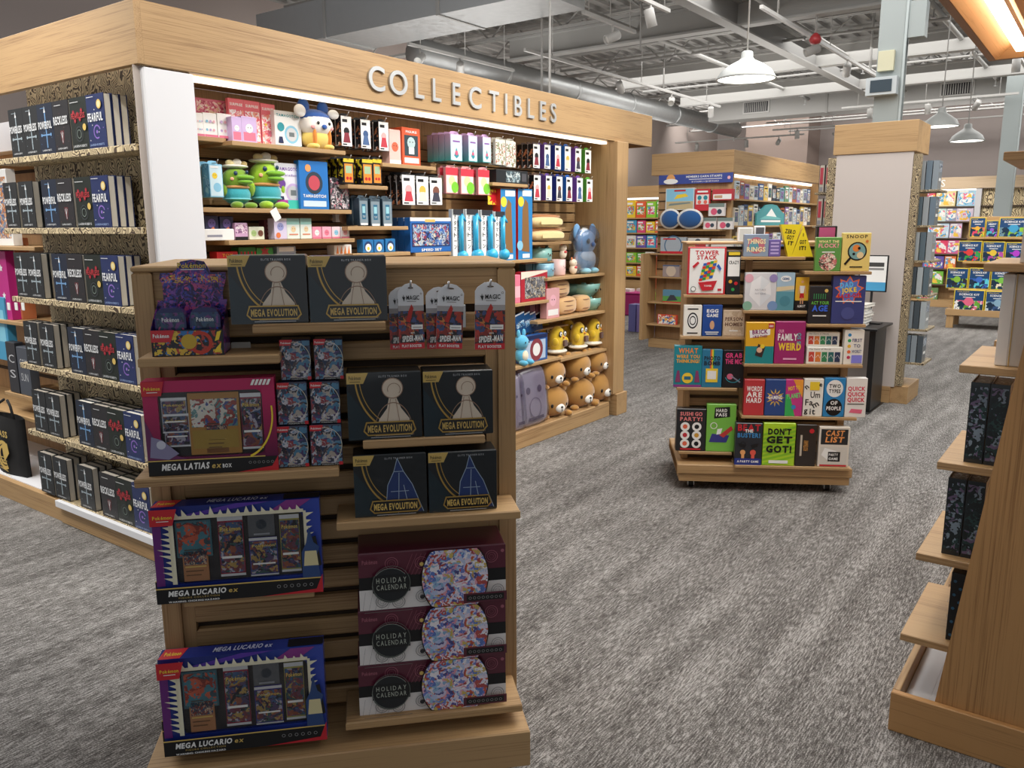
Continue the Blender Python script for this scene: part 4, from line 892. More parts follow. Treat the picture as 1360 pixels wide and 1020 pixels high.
for i, px in enumerate([(308, 155, 321, 186), (321, 155, 341, 188)]):
    toy('blind_box', f"lavender blind box before the pink pouches, {['left', 'right'][i]} one", 'box', px, .23, .05, LAV, lambda P: (P.rect(.1, .08, .9, .4, PINKD), blob(P, .5, .55, .25, WH)), zk='s1')
def p_egg(c1, c2, ttl):
    def f(P):
        P.text(ttl, .5, .84, .07, c2, bold=.03, wid=.85); P.disc(.62, .36, .27, c1); P.disc(.62, .36, .2, SILV); P.rect(.52, .3, .72, .42, col('6A7478')); P.disc(.22, .55, .13, c2); P.poly([(.1, .1), (.3, .1), (.26, .28), (.14, .28)], NAVY); P.rect(0, 0, 1, .05, c2)
    return f
toy('virtual_pet_box', 'white boxed egg-shaped virtual pet beside the blue-hooded plush', 'box', (365, 148, 400, 196), .2, .05, col('EEF0F0', .4), p_egg(SKY, col('2A9AA8', .4), 'TAMAGOTCHI'), zk='s1')
# generic blue-hooded plush
def plush_figure(name, label, cat, p, rz, s, parts, group=None, rx=0):
    """parts: name -> list of (centre, radii, colour, squareness); first entry is the body, in units of s"""
    t = thing(name, label, cat, p, rz, group, rx)
    for nm, balls in parts:
        mb = MB()
        for b in balls:
            c, r, h = b[0], b[1], b[2]; sq = b[3] if len(b) > 3 else 1.0
            big = max(r) > .25
            mb.ball([v*s for v in c], [v*s for v in r], plush(h) if len(b) < 5 else col(h, .3), 20 if big else 10, 12 if big else 7, sq=sq)
        mb.build(nm, t)
    return t
def face(y, z, w, e=.05, c='101114'):
    return [((-w, y, z), (e, e*.5, e), c, 1, 1), ((w, y, z), (e, e*.5, e), c, 1, 1)]
u, z = FC.at(420, 199, .2); u0, _ = FC.at(398, 199, .2); u1, _ = FC.at(444, 199, .2); S = (u1-u0)/2.2
plush_figure('plush_toy', 'white plush with blue hood, round ears and yellow overalls on the top shelf', 'plush toy', FC.P(u, CS['s1'], .2), FC.a, S*1.15, [
    ('body', [((0, 0, .45), (.72, .5, .5), 'F0D470')]), ('head', [((0, 0, 1.0), (.85, .6, .55), 'F6F2EC')]), ('hood', [((0, .08, 1.25), (.8, .58, .42), '2458A8'), ((-.55, .05, 1.72), (.3, .15, .36), '2458A8'), ((.5, .05, 1.72), (.3, .15, .32), '2458A8')]),
    ('bow', [((.78, -.3, 1.5), (.3, .12, .2), 'F6F6F4'), ((-.95, -.2, 1.5), (.3, .12, .26), 'F6F6F4')]), ('eye', face(-.57, 1.05, .3, .07)), ('muzzle', [((0, -.6, .9), (.14, .06, .1), '2458A8')]), ('cheek', [((-.5, -.46, .88), (.12, .05, .08), 'F2A8A8'), ((.5, -.46, .88), (.12, .05, .08), 'F2A8A8')]),
    ('strap', [((-.4, -.42, .45), (.08, .1, .4), 'E8903A'), ((.4, -.42, .45), (.08, .1, .4), 'E8903A')]), ('foot', [((-.4, -.3, .1), (.25, .3, .14), 'F0D470'), ((.4, -.3, .1), (.25, .3, .14), 'F0D470')])])
def p_blist(k):
    def f(P):
        P.rect(0, 0, 1, 1, WH); P.rect(.12, .8, .6, .9, BK); P.disc(.5, .5, .28, [BK, col('3A5A8A'), col('E8B0B0'), col('D8B84A'), col('7A4A3A')][k % 5], n=10); P.poly([(.3, .45), (.7, .45), (.85, .12), (.15, .12)], [col('8A2A3A'), col('4A6A9A'), col('C83A4A'), col('E8E0D0'), col('3A3A4A')][k % 5]); P.rect(.1, .04, .5, .08, BK)
    return f
SIDEB = art(['15151A', '1C1C22', 'C07A54', '15151A', '2A2A30', 'E8E8E8'], 22, 1)
GB = 'black and white hanging figure boxes'
for i, px in enumerate([(453, 150, 467, 194), (479, 155, 492, 197), (503, 158, 516, 200)]): pegged(f"black-sided figure box, {['left', 'middle', 'right'][i]} hook of the top row", px, [.25, .2, .15], .042, BK, p_blist(i), GB, side=SIDEB)
for i, px in enumerate([(534, 228, 551, 272), (553, 230, 569, 272), (571, 232, 587, 272)]): pegged(f"black-sided figure box, {['left', 'middle', 'right'][i]} hook below the orange figure box", px, [.25, .2, .15], .042, BK, p_blist(i+2), GB, side=SIDEB)
def p_orange(P): P.rect(.12, .25, .88, .8, col('3A4A52', .2, coat=.6)); blob(P, .5, .6, .22, col('B8D0D4')); P.rect(.35, .3, .65, .48, WH); P.rect(.1, .06, .9, .2, WH); P.text('FIGURE', .5, .86, .06, WH, bold=.03, wid=.6)
toy('figure_box', 'orange window box with seated figure on the small top shelf', 'box', (534, 170, 558, 216), .24, .1, col('E0603A', .35), p_orange, zk='s4')
toy('figure_box', 'thin pale pink figure box left of the orange one', 'box', (517, 172, 532, 217), .24, .06, col('F0C8C0', .35), lambda P: (blob(P, .5, .5, .3, col('E86A4A')), P.rect(0, 0, 1, .12, WH)), zk='s4')
# --- second row
pegged('light blue boxed toy, left end of the second row', (278, 213, 296, 262), [.24, .17], .06, SKY, lambda P: (P.rect(.05, .04, .95, .96, col('CFE8F2', .4)), P.disc(.55, .3, .3, SKY), blob(P, .4, .65, .2, YEL), P.rect(.1, .88, .7, .93, WH)), side=art(['4AA0DC', '7AC0EC', '4AA0DC', '3A8ACC'], 30, 2))
def frog(px, lab, dark=0):
    u0, u1, zb, zt = FC.span(*px, dep=.16, z0=CS['s2']); s = (zt-zb)/2.35
    G = 'A4D030' if not dark else '7CA428'
    plush_figure('plush_toy', lab, 'plush toy', FC.P((u0+u1)/2, CS['s2'], .16), FC.a+R(-8), s, [
        ('head', [((0, 0, 1.3), (.62, .5, .55), G)]), ('body', [((0, 0, .62), (.66, .5, .48), '3AA8B4')]), ('collar', [((0, -.05, .95), (.6, .47, .12), 'D89A5A')]), ('beak', [((.22, -.5, 1.38), (.42, .22, .12), '7CB82A'), ((.22, -.5, 1.18), (.36, .2, .1), '7CB82A')]),
        ('eye', [((-.22, -.46, 1.55), (.1, .05, .1), '1E3A5A', 1, 1), ((.35, -.42, 1.62), (.08, .05, .09), '1E3A5A', 1, 1)]), ('cheek', [((-.38, -.4, 1.3), (.1, .05, .08), 'F0B08A')]), ('arm', [((-.66, -.1, .8), (.16, .16, .26), G), ((.66, -.1, .8), (.16, .16, .26), G)]),
        ('foot', [((-.3, -.55, .14), (.26, .34, .17), G), ((.35, -.6, .12), (.28, .34, .16), G)]), ('sash', [((0, -.02, .42), (.68, .52, .1), '6AC0C8')]), ('platter_hat', [((0, 0, 1.88), (.62, .45, .1), 'F2EEE0'), ((-.3, -.1, 2.02), (.2, .18, .14), 'E8D8A0'), ((.05, -.1, 2.06), (.22, .2, .16), 'F4F0E4'), ((.38, -.05, 2.0), (.2, .18, .14), 'D8C080')])])
frog((296, 207, 330, 277), 'green plush in teal clothes with cream hat, partly hidden behind its twin', 1)
frog((326, 198, 376, 280), 'green beaked plush in teal clothes with cream hat, front one on the second shelf')
toy('virtual_pet_box', 'white and purple egg-shaped pet box right of the green plush', 'box', (366, 217, 403, 278), .2, .05, col('E8E8F2', .4), lambda P: (p_egg(LAV, col('7A4AA8', .4), 'TAMAGOTCHI')(P), P.rect(0, 0, .4, .2, col('B03AA0')), P.rect(.4, 0, 1, .2, col('3ABFAF')), P.text('Paradise', .5, .72, .05, col('7A4AA8'), wid=.5)), zk='s2')
toy('toy_pouch', 'blue hanging pouch with egg toy at the right of the second shelf', 'pouch', (398, 214, 436, 278), .22, .04, col('2C7AC8', .3), lambda P: (P.disc(.5, .55, .3, col('2A3A4A')), P.disc(.5, .55, .2, col('C84A5A')), P.text('TAMAGOTCHI', .5, .25, .06, WH, bold=.03, wid=.8), P.rect(.1, .06, .9, .18, col('CFE4F4')), P.disc(.3, .85, .1, col('F0A060'))), zk='s2')
toy('toy_pouch', 'black and white patterned pouch right of the blue pouch', 'pouch', (438, 236, 464, 279), .2, .05, col('3A3A40', .3), lambda P: P.rect(.04, .04, .96, .96, art(['2A2A30', '8A8A90', 'E0D8DC', '4A4A52', 'C87A8A'], 35, 3)), zk='s2')
def p_hand(P): P.rect(.1, .06, .9, .8, col('F0963A', .35)); P.rect(.2, .42, .8, .72, col('A8C8A0')); P.disc(.35, .22, .12, RED); P.disc(.65, .22, .12, RED); P.rect(0, .86, 1, 1, YEL)
for i, px in enumerate([(456, 207, 470, 244), (481, 208, 495, 245), (495, 208, 507, 245)]): pegged(f"orange handheld game in black pack with yellow header, {['left', 'middle', 'right'][i]} one", px, [.25, .2, .15] if i < 2 else [.25, .2], .04, BK, p_hand, 'orange handheld games', side=art(['15151A', '1C1C22', 'E8D030', '15151A'], 30, 3))
def p_grey(P): P.rect(.06, .06, .94, .9, col('8A9AA4', .25, coat=.5)); P.rect(.28, .22, .72, .78, col('2A6A8A')); P.rect(.34, .45, .66, .7, col('9AD0DC')); P.rect(.1, 0, .9, .08, WH); P.text('TOY', .5, .28, .08, WH, wid=.3)
for i, px in enumerate([(477, 259, 489, 299), (492, 260, 505, 300), (508, 260, 521, 300)]): pegged(f"grey window box with blue pocket game, {['left', 'middle', 'right'][i]} one", px, [.26, .2], .05, col('4A5A66', .3), p_grey, 'grey pocket game boxes', side=col('2C3E4E', .3), zb='s6')
# --- third row
def small(lab, px, m, fn, dep=.22, th=.05, zk='s3', name='blind_box', cat='box', group=None): return toy(name, lab, cat, px, dep, th, m, fn, zk=zk, group=group)
small('white display tray with two dark figure boxes, third shelf left end', (271, 304, 311, 318), WH, lambda P: P.rect(.1, .3, .6, .5, col('9A9AA8')), .24, .08, name='display_tray')
for i, px in enumerate([(272, 286, 290, 304), (292, 287, 310, 305)]): small(f"dark blue and orange figure box standing in the white tray, {['left', 'right'][i]} one", px, col('2A2E50', .35), lambda P: (blob(P, .5, .5, .3, col('6A5A9A')), P.poly([(.2, 0), (.8, 0), (.6, .3)], col('E0804A'))), .2, .04, zk=CS['s3']+.045)
small('lilac tray of small figure boxes on the third shelf', (312, 296, 329, 317), col('D0A8CC', .4), lambda P: (P.rect(.05, .4, .95, .95, art(['E8C8E0', 'B07AA8', 'F4E8F0', '8A5A8A'], 60, 2)), P.rect(0, 0, 1, .2, BK)))
small('cream and green tray of mushroom boxes on the third shelf', (331, 301, 351, 318), col('E8ECD8', .4), lambda P: (blob(P, .3, .5, .18, col('B8D890')), blob(P, .75, .5, .18, col('7A4A3A'))))
small('maroon narrow box behind the trays on the third shelf', (352, 292, 361, 318), col('6A3440', .4), lambda P: [P.disc(.5, .2+.2*i, .2, col('D8A0A8')) for i in range(4)], .16)
small('pale lilac boxed figurine below the green plush tag', (364, 290, 381, 318), col('DCD4F0', .4), lambda P: (blob(P, .5, .6, .26, col('9AA0D8')), P.disc(.3, .2, .18, col('E8804A')), P.rect(0, .9, 1, 1, WH)))
for i, px in enumerate([(381, 290, 398, 318), (399, 290, 414, 318)]): small(f"white and mint boxed figurine, {['left', 'right'][i]} of two on the third shelf", px, col('E4EEE8', .4), lambda P: (P.rect(0, .7, 1, 1, col('9ACCC4')), blob(P, .5, .48, .2, col('E8D0A8')), P.rect(.15, .2, .85, .26, col('D88A6A'))))
for i, (px, c) in enumerate(zip([(415, 301, 427, 318), (428, 301, 440, 318), (441, 301, 452, 318), (453, 301, 464, 318)], ['F09AB4', 'F4B4C8', 'F0D8E0', 'E8E8EE'])): small(f"small pink and white cube carton, {ORD[i+1]} of four at the right of the third shelf", px, col(c, .4), lambda P, i=i: (blob(P, .5, .5, .26, [WH, PINKD, SKY, PINK][i]), P.rect(0, 0, 1, .14, PINKD)))
small('white carton with round hole standing above the cube cartons', (446, 284, 466, 300), WH, lambda P: P.disc(.5, .5, .3, col('C8A080')), .1, .03, zk=CS['s3']+.09)
# tag hanging from the front green plush
u, z = FC.at(369, 292, .3); tag(MB().bev(-.022, .022, 0, .0015, 0, .06, WH).build('hang_tag', loc=FC.P(u, z, .305), rot=(0, R(-30), FC.a)), 'white paper tag dangling from the front green plush', 'tag')
# --- lower shelf just above the kiosk
mbz = FC.at(400, 341, .27)[1]; shelf(t_wall, FC, oC, 2.3, 3.2, mbz, .27)
for lab, px, m, fn in [('red carton with yellow lettering just above the kiosk top', (288, 334, 316, 345), RED, lambda P: P.text('TOY', .5, .3, .4, YEL, wid=.5)), ('red and green striped carton just above the kiosk top', (317, 328, 340, 345), col('2E7A3A', .4), lambda P: [P.rect(.1+.2*i, 0, .2+.2*i, .6, RED) for i in range(5)]), ('green leaf-topped carton just above the kiosk top', (341, 329, 363, 345), col('3E9A46', .4), lambda P: P.star(.5, .6, .3, col('B03A3A'), n=6)),
        ('grey-blue printed carton just above the kiosk top', (368, 327, 393, 343), col('A8B4C8', .4), lambda P: (P.rect(.1, .5, .9, .9, WH), P.rect(.1, .1, .9, .3, col('4A5A8A')))), ('white carton striped with orange flames just above the kiosk top', (444, 325, 467, 342), WH, lambda P: [P.poly([(.1+.22*i, .1), (.25+.22*i, .1), (.2+.22*i, .9)], col('F08A3A')) for i in range(4)])]:
    small(lab, px, m, fn, .2, .06, zk=mbz)
for i, px in enumerate([(482, 318, 496, 336), (497, 318, 510, 336), (512, 317, 525, 336)]):
    small(f"small blue figure carton with white bird face, {['left', 'middle', 'right'][i]} of three", px, col('2E7AB8', .35), lambda P: (P.disc(.5, .45, .38, col('1E3A6A')), P.disc(.5, .38, .28, WH), P.disc(.5, .32, .12, YEL)), .24, .05, zk='s7', group='small blue cartons')
def p_blue(P): P.rect(.03, .16, .97, .84, col('2A3E6E', .2, coat=.6)); P.rect(.06, .2, .94, .8, art(['2A3A6A', '8AA8C8', '1C2444', 'B8C4D0', '3A6AB8', 'A83A4A', 'D0C8B0'], 40, 2)); P.rect(0, .9, 1, 1, WH); P.rect(.35, .87, .6, .95, GOLDF); P.text('SPEED SET', .5, .04, .07, WH, bold=.03, wid=.5)
for i in range(3): toy('playset_box', f"wide blue window box of small figures, {['front', 'second', 'rear'][i]} of three", 'box', (545, 289, 599, 335), .23-.0, .05, col('2466B4', .35), p_blue if i == 0 else None, zk='s9', group='wide blue playset boxes') if i == 0 else dup(bpy.data.objects['playset_box'], bpy.data.objects['playset_box'].location+Vector((-.055*i, 0, 0)), None, f"wide blue window box of small figures, {['front', 'second', 'rear'][i]} of three", 'wide blue playset boxes')
# --- middle right: pegs
LT = grad('3FA8A8', 'D8A8DC', 'z', .2, .3)
def p_lilac(P): P.rect(.04, .03, .96, .97, col('C9DEE6', .35)); P.poly([(.3, .2), (.5, .5), (.7, .2), (.5, .1)], col('2A8A9A')); P.rect(.2, .7, .8, .76, col('8A5AA8')); P.disc(.5, .3, .12, col('D85A7A'))
for i, (px, d) in enumerate([((598, 174, 614, 214), [.27, .22, .17, .12]), ((622, 176, 634, 215), [.27, .22]), ((641, 178, 652, 216), [.27, .22])]): pegged(f"lilac and teal tall toy carton, {['left', 'middle', 'right'][i]} hook", px, d, .045, LT, p_lilac, 'lilac and teal cartons')
for i, px in enumerate([(658, 182, 671, 219), (672, 184, 685, 222)]): pegged(f"white pouch sprinkled with tiny red and green prints, {['left', 'right'][i]} hook", px, [.24, .2], .02, col('E6E6DE', .35), lambda P: P.rect(.02, .02, .98, .9, art(['EEEEE6', 'EEEEE6', '6A8A5A', 'C05A4A', 'EEEEE6', '8A6A4A'], 55, 2)), 'white sprinkled pouches')
def p_key(P): P.rect(.05, .04, .95, .7, col('E8F0D8', .35)); P.rect(0, .72, 1, 1, col('D83A4A', .35)); P.disc(.5, .5, .26, col('F4E0A0')); P.disc(.75, .25, .3, col('7CC83A', .3))
for i, px in enumerate([(592, 219, 608, 257), (612, 221, 629, 258), (635, 222, 650, 259)]): pegged(f"red-topped card with green ball keychain, {['left', 'middle', 'right'][i]} hook", px, [.24, .19], .02, col('E8A0A4', .35), p_key, 'red-topped keychain cards')
toy('game_box', 'flat black box lying on the small shelf below the white pouches', 'box', (659, 226, 701, 243), .25, .12, col('1E2226', .35), lambda P: (P.rect(.3, .1, .75, .9, art(['8AA0A8', '2A3A42', 'C8D0D0', '4A5A62'], 35, 1)), P.rect(.8, .2, .95, .8, col('4A4A50'))), zk='s8')
# musical note toys: carded, with their own tube and ball
CYAN = col('35AEDB', .25, coat=.3)
for i, px in enumerate([(601, 278, 616, 343), (619, 278, 636, 343), (639, 279, 655, 343), (657, 281, 671, 343)]):
    t, w, h, zt, u = toy('musical_note_toy', f"bright blue musical-note toy on a clear card, {ORD[i+1]} from the left of four", 'toy', px, .24, .03, col('D4DADC', .3), lambda P: (P.rect(.04, .04, .4, .96, WH), [P.text(c, .22, .82-.11*j, .07, BK, bold=.02, wid=.22) for j, c in enumerate('オタマトーン')], P.rect(.42, .2, .96, .8, art(['8A9AA8', 'C8D0D8', '4A5A6A', 'A87A8A'], 40, 3)), P.rect(.05, .9, .95, 1, col('2A2A30'))), zk='a')
    MB().tube([(w*.12, -.014, h*.16), (w*.12, -.014, h*.88), (w*.2, -.014, h*.9), (w*.5, -.018, h*.78)], [w*.15, w*.14, w*.1, w*.06], CYAN, 8).build('stem', t); mb = MB(); mb.ball((w*.2, -.018, h*.13), w*.34, CYAN, 14, 8); mb.build('ball_head', t)
for i, px in enumerate([(665, 251, 685, 342), (688, 251, 707, 342)]):
    toy('long_toy_box', f"tall blue and yellow box with a brown toy behind film, {['left', 'right'][i]} one", 'box', px, .24, .07, col('C8302A', .35), lambda P: (P.rect(0, 0, 1, 1, col('2A84C4', .35)), P.poly([(.25, .12), (.8, .1), (.7, .8), (.5, .86), (.3, .7)], col('8A6438', .3, coat=.6)), P.rect(.3, .9, .95, .98, WH), P.disc(.2, .82, .2, YEL), P.rect(.3, .02, .8, .08, WH), P.disc(.12, .2, .2, SKY)), zk='a')
t, w, h, zt, u = toy('burst_card', 'yellow and red burst header card left of the tall blue boxes', 'sign', (648, 252, 664, 272), .2, .003, YEL, lambda P: P.star(.5, .5, .45, RED, n=9), zk=FC.at(656, 272, .2)[1])
GC = [('5A4238', 'dark brown'), ('6A4A9A', 'violet'), ('2A3A8A', 'navy'), ('2A6ABC', 'bright blue'), ('7A4AA0', 'purple'), ('5AA83A', 'green')]
for r_, rows in enumerate([[(708, 188, 717, 223), (723, 189, 731, 224), (737, 190, 745, 225), (750, 191, 758, 227), (764, 194, 772, 228), (777, 196, 785, 230)], [(709, 229, 718, 266), (725, 230, 733, 266), (739, 231, 747, 267), (752, 232, 760, 267), (766, 233, 774, 268), (779, 235, 787, 268)]]):
    for i, px in enumerate(rows):
        c, nm = GC[i]; pegged(f"{nm} sided figure box, {ORD[i+1]} hook of the {['upper', 'lower'][r_]} right row", px, [.25, .2, .15] if i == 0 else [.25, .2], .046, col(c, .35), p_blist(i+r_*2), 'coloured hanging figure boxes', side=col(c, .35) if i else SIDEB)
# --- lower right shelves
LOAF = 'E4CC94'
def loaf(lab, px, zk, dep=.22):
    u0, u1, zb, zt = FC.span(*px, dep=dep, z0=zk if not isinstance(zk, str) else CS[zk]); w = u1-u0; h = zt-zb
    t = thing('plush_loaf', lab, 'plush toy', FC.P((u0+u1)/2, zb, dep-.05), FC.a)
    mb = MB(); mb.ball((0, 0, h*.4), (w*.5, .07, h*.4), plush(LOAF), 18, 10, sq=.7); mb.build('bun', t)
    mb = MB(); mb.ball((0, 0, h*.82), (w*.5, .035, h*.18), plush('B4743C'), 16, 8); mb.build('filling', t)
    MB().box(-w*.32, w*.32, -.074, -.0725, h*.22, h*.5, col('F0E2A8')).build('paper_band', t)
loaf('long bread-shaped plush with brown filling, upper of two', (707, 284, 751, 302), FC.at(729, 302, .22)[1]); loaf('long bread-shaped plush with brown filling, lower of two', (709, 302, 753, 320), FC.at(731, 320, .22)[1])
shelf(t_wall, FC, oC, 5.0, 5.6, FC.at(729, 321, .22)[1], .22); shelf(t_wall, FC, oC, 5.0, 5.6, FC.at(727, 302.5, .22)[1]-.0, .16, th=.012)
# bagged blue plush
u0, u1, zb, zt = FC.span(757, 297, 805, 364, dep=.24, z0=CS['b']); s = (zt-zb)/2.3
t = plush_figure('bagged_plush', 'blue stuffed animal wearing a pale top, wrapped in a clear bag', 'plush toy', FC.P((u0+u1)/2, CS['b'], .2), FC.a, s, [
    ('body', [((0, 0, .6), (.85, .38, .58), '9AB8D2')]), ('shirt', [((0, -.06, .75), (.72, .36, .36), 'D8E2EA')]), ('head', [((0, 0, 1.45), (.78, .42, .6), '6C9CC8')]), ('ear', [((-.7, 0, 1.9), (.28, .12, .4), '6C9CC8'), ((.7, 0, 1.9), (.28, .12, .4), '6C9CC8')]), ('eye', face(-.42, 1.5, .34, .12)), ('nose', [((0, -.46, 1.35), (.16, .1, .12), '2A4A7A')]), ('foot', [((-.35, -.25, .14), (.3, .3, .15), '8FC4D4'), ((.35, -.25, .14), (.3, .3, .15), '8FC4D4')])])
MB().ball((0, 0, 1.12*s), (.95*s, .5*s, 1.13*s), clear('F4F8FF', .14, 3.0), 18, 12, sq=.6).build('clear_bag', t)
# ceramic pieces
TEALC = col('8CC4BC', .25, coat=.5); CER = col('F0E8DC', .3, coat=.5)
def cup(lab, px, zk, m, dep=.25, bowl=False, ears=True, cat='mug', extra=None, name=None):
    u0, u1, zb, zt = FC.span(*px, dep=dep, z0=CS[zk] if isinstance(zk, str) else zk); w = (u1-u0)*.9; h = zt-zb; r = w/2
    t = thing(name or ('ceramic_bowl' if bowl else 'ceramic_mug'), lab, 'bowl' if bowl else cat, FC.P((u0+u1)/2, zb, dep-r), FC.a)
    prof = [(.0001, 0), (r*.6, 0), (r*.95, h*.5), (r, h*.9), (r*.94, h*.9), (r*.85, h*.45), (.0001, h*.15)] if bowl else [(.0001, 0), (r*.85, 0), (r*.95, h*.1), (r*.95, h*.86), (r*.88, h*.86), (r*.86, h*.12), (.0001, h*.1)]
    MB().lathe(prof, m, 20).build('vessel', t)
    if ears:
        for q in (-1, 1): MB().prism([(q*r*.7, h*.84), (q*r*.3, h*.84), (q*r*.5, h)], -r*.5, -r*.3, m).build('ear', t)
    P = Print(w, h, y0=-r*1.01); P.disc(.38, .5, .03, BK); P.disc(.62, .5, .03, BK); P.disc(.5, .42, .04, col('5A4A3A')); P.mb.build('face_print', t)
cup('teal cat-eared mug on the upper right shelf', (718, 327, 743, 349), FC.at(730, 348, .25)[1], TEALC, .2); cup('pale blue square-faced cup below the cat-eared mug', (724, 347, 744, 368), 'b', col('7AB0C8', .3, coat=.5), .25, ears=False)
cup('white and pink paper-style cup beside the blue cup', (744, 341, 756, 366), 'b', col('E8C4C0', .35), .25, ears=False, cat='cup', name='paper_cup')
tag(MB().bev(0, .5, 0, .1, -.008, 0, WX).build('riser_ledge', loc=FC.P(5.0, FC.at(730, 348, .25)[1]-.0005, .18), rot=(0, 0, FC.a)), 'thin wooden riser carrying the cat-eared mug', 'riser')
for lab, px, zk in (('cream and orange cat figurine, upper one by the bagged plush', (749, 322, 763, 344), None), ('cream and orange cat figurine, lower one by the bagged plush', (757, 342, 771, 366), 'b')):
    u0, u1, zb, zt = FC.span(*px, dep=.22, z0=CS[zk] if zk else FC.at(756, 344, .22)[1]); s = (zt-zb)/2
    plush_figure('cat_figurine', lab, 'figurine', FC.P((u0+u1)/2, zb, .2 if zk else .16), FC.a, s, [('body', [((0, 0, .6), (.52, .45, .6), 'F2E4CC')]), ('head', [((0, 0, 1.35), (.55, .45, .48), 'F2E4CC')]), ('ear', [((-.32, 0, 1.85), (.16, .1, .2), 'E8864A'), ((.32, 0, 1.85), (.16, .1, .2), 'E8864A')]), ('bib', [((0, -.4, .85), (.3, .12, .16), 'D84A4A')]), ('eye', face(-.43, 1.4, .18, .05))])
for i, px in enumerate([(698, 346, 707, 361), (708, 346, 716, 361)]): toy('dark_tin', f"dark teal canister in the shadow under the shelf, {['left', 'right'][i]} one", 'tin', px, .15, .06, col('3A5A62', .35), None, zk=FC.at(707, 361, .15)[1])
mb = MB(); mb.bev(FC.at(690, 361, .15)[0], 5.2, -.2, 0, FC.at(707, 361, .15)[1]-.02, FC.at(707, 361, .15)[1]-.0005, WX, .002); b = mb.build('shelf', t_wall); b.matrix_local = Matrix.Translation(FC.o-Vector(oC)) @ Matrix.Rotation(FC.a, 4, 'Z')
toy('playset_box', 'red window box with grey figures below the wall shelf', 'box', (692, 360, 727, 401), .27, .05, col('B02434', .35), lambda P: (P.poly([(.0, .75), (1, .95), (1, 1), (0, 1)], col('E8E0D0')), P.rect(.14, .1, .92, .8, art(['5A5A60', 'A8A8A8', '3A3A42', 'C8B48A', '7A7A80'], 35, 6))), zk='c')
toy('slim_pink_box', 'slim pink box squeezed between the kiosk and the red box', 'box', (684, 365, 691, 403), .28, .05, PINKD, lambda P: P.rect(0, .2, 1, .6, PINK), zk='c')
def stackp(lab, px, zk, n):
    u0, u1, zb, zt = FC.span(*px, dep=.26, z0=CS[zk]+.001 if isinstance(zk, str) else zk); w = u1-u0; h = zt-zb
    t = thing('cat_plush_roll', lab, 'plush toy', FC.P((u0+u1)/2, zb, .18), FC.a)
    mb = MB(); mb.ball((0, 0, h*.5), (w*.5, .07, h*.5), plush('DCB27C'), 18, 12, sq=.6); mb.build('body', t)
    for i in range(n): mb = MB(); mb.tube([(w*.505*math.cos(a), .072*math.sin(a)-.001, h*(.25+.5*i/max(1, n-1))) for a in [k*PI/8 for k in range(17)]] and [(w*.5*math.cos(k*PI/8), .0705*math.sin(k*PI/8), h*(.25+.5*i/max(1, n-1))) for k in range(17)], h*.03, plush('8A5A34'), 6); mb.build('stripe', t)
    return zt
z1 = stackp('tan striped plush roll at the left of the lower shelf', (744, 394, 771, 420), 'd', 3); stackp('tan striped plush roll resting on top of another', (736, 372, 762, 394), z1-.003, 3); stackp('smaller tan striped plush roll beside the teal bowls', (772, 392, 789, 415), 'd', 2)
zbw = FC.at(792, 394, .25)[1]
cup('lower right small teal bowl', (788, 394, 806, 412), 'd', TEALC, .27, bowl=True); cup('large teal cat-face bowl on top of the small one', (780, 375, 808, 394), zbw, TEALC, .27, bowl=True); cup('dark green bowl left of the large teal bowl', (760, 377, 780, 393), FC.at(770, 393, .2)[1], col('6AA098', .3, coat=.5), .16, bowl=True, ears=False)
tag(MB().bev(0, .6, 0, .17, -.008, 0, WX).build('riser_ledge', loc=FC.P(5.45, zbw-.0008, .2), rot=(0, 0, FC.a)), 'thin wooden riser under the teal bowls', 'riser')
toy('pink_plush_box', 'pink upright carton right of the blue bags', 'box', (726, 383, 743, 423), .28, .06, col('E0A8AC', .4), lambda P: (blob(P, .5, .6, .25, PINK), P.rect(.1, .1, .9, .3, WH)), zk='d')
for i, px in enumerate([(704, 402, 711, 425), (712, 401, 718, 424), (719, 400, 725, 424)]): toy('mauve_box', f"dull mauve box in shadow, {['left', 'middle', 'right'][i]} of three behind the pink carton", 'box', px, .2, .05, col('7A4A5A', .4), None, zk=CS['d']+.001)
# blue bags
for i in range(4):
    u, z = FC.at(690+7*i, 442, .24-.01*i); w = .12; t = thing('snack_bag', f"glossy dark blue bag leaning in the row beside the kiosk, {ORD[i+1]} from left", 'bag', FC.P(u+.02*i, z, .26-.02*i), FC.a, 'glossy blue bags'); t.rotation_euler = (0, R(-12), FC.a)
    MB().prism([(-w/2, 0), (w/2, 0), (w/2, .13), (w*.4, .15), (-w*.4, .15), (-w/2, .13)], 0, .015, col('1E4A7A', .15, coat=.8)).build('bag', t); P = Print(w, .15); P.rect(.1, .3, .9, .6, art(['2A5A9A', '6AA0C8', '1A3050', 'D0E0E8'], 50, i)); P.rect(0, .93, 1, 1, SILV); P.mb.build('bag_print', t)
shelf(t_wall, FC, oC, FC.at(684, 443, .24)[0], 5.6, FC.at(700, 442, .24)[1]-.0005, .2, th=.012)
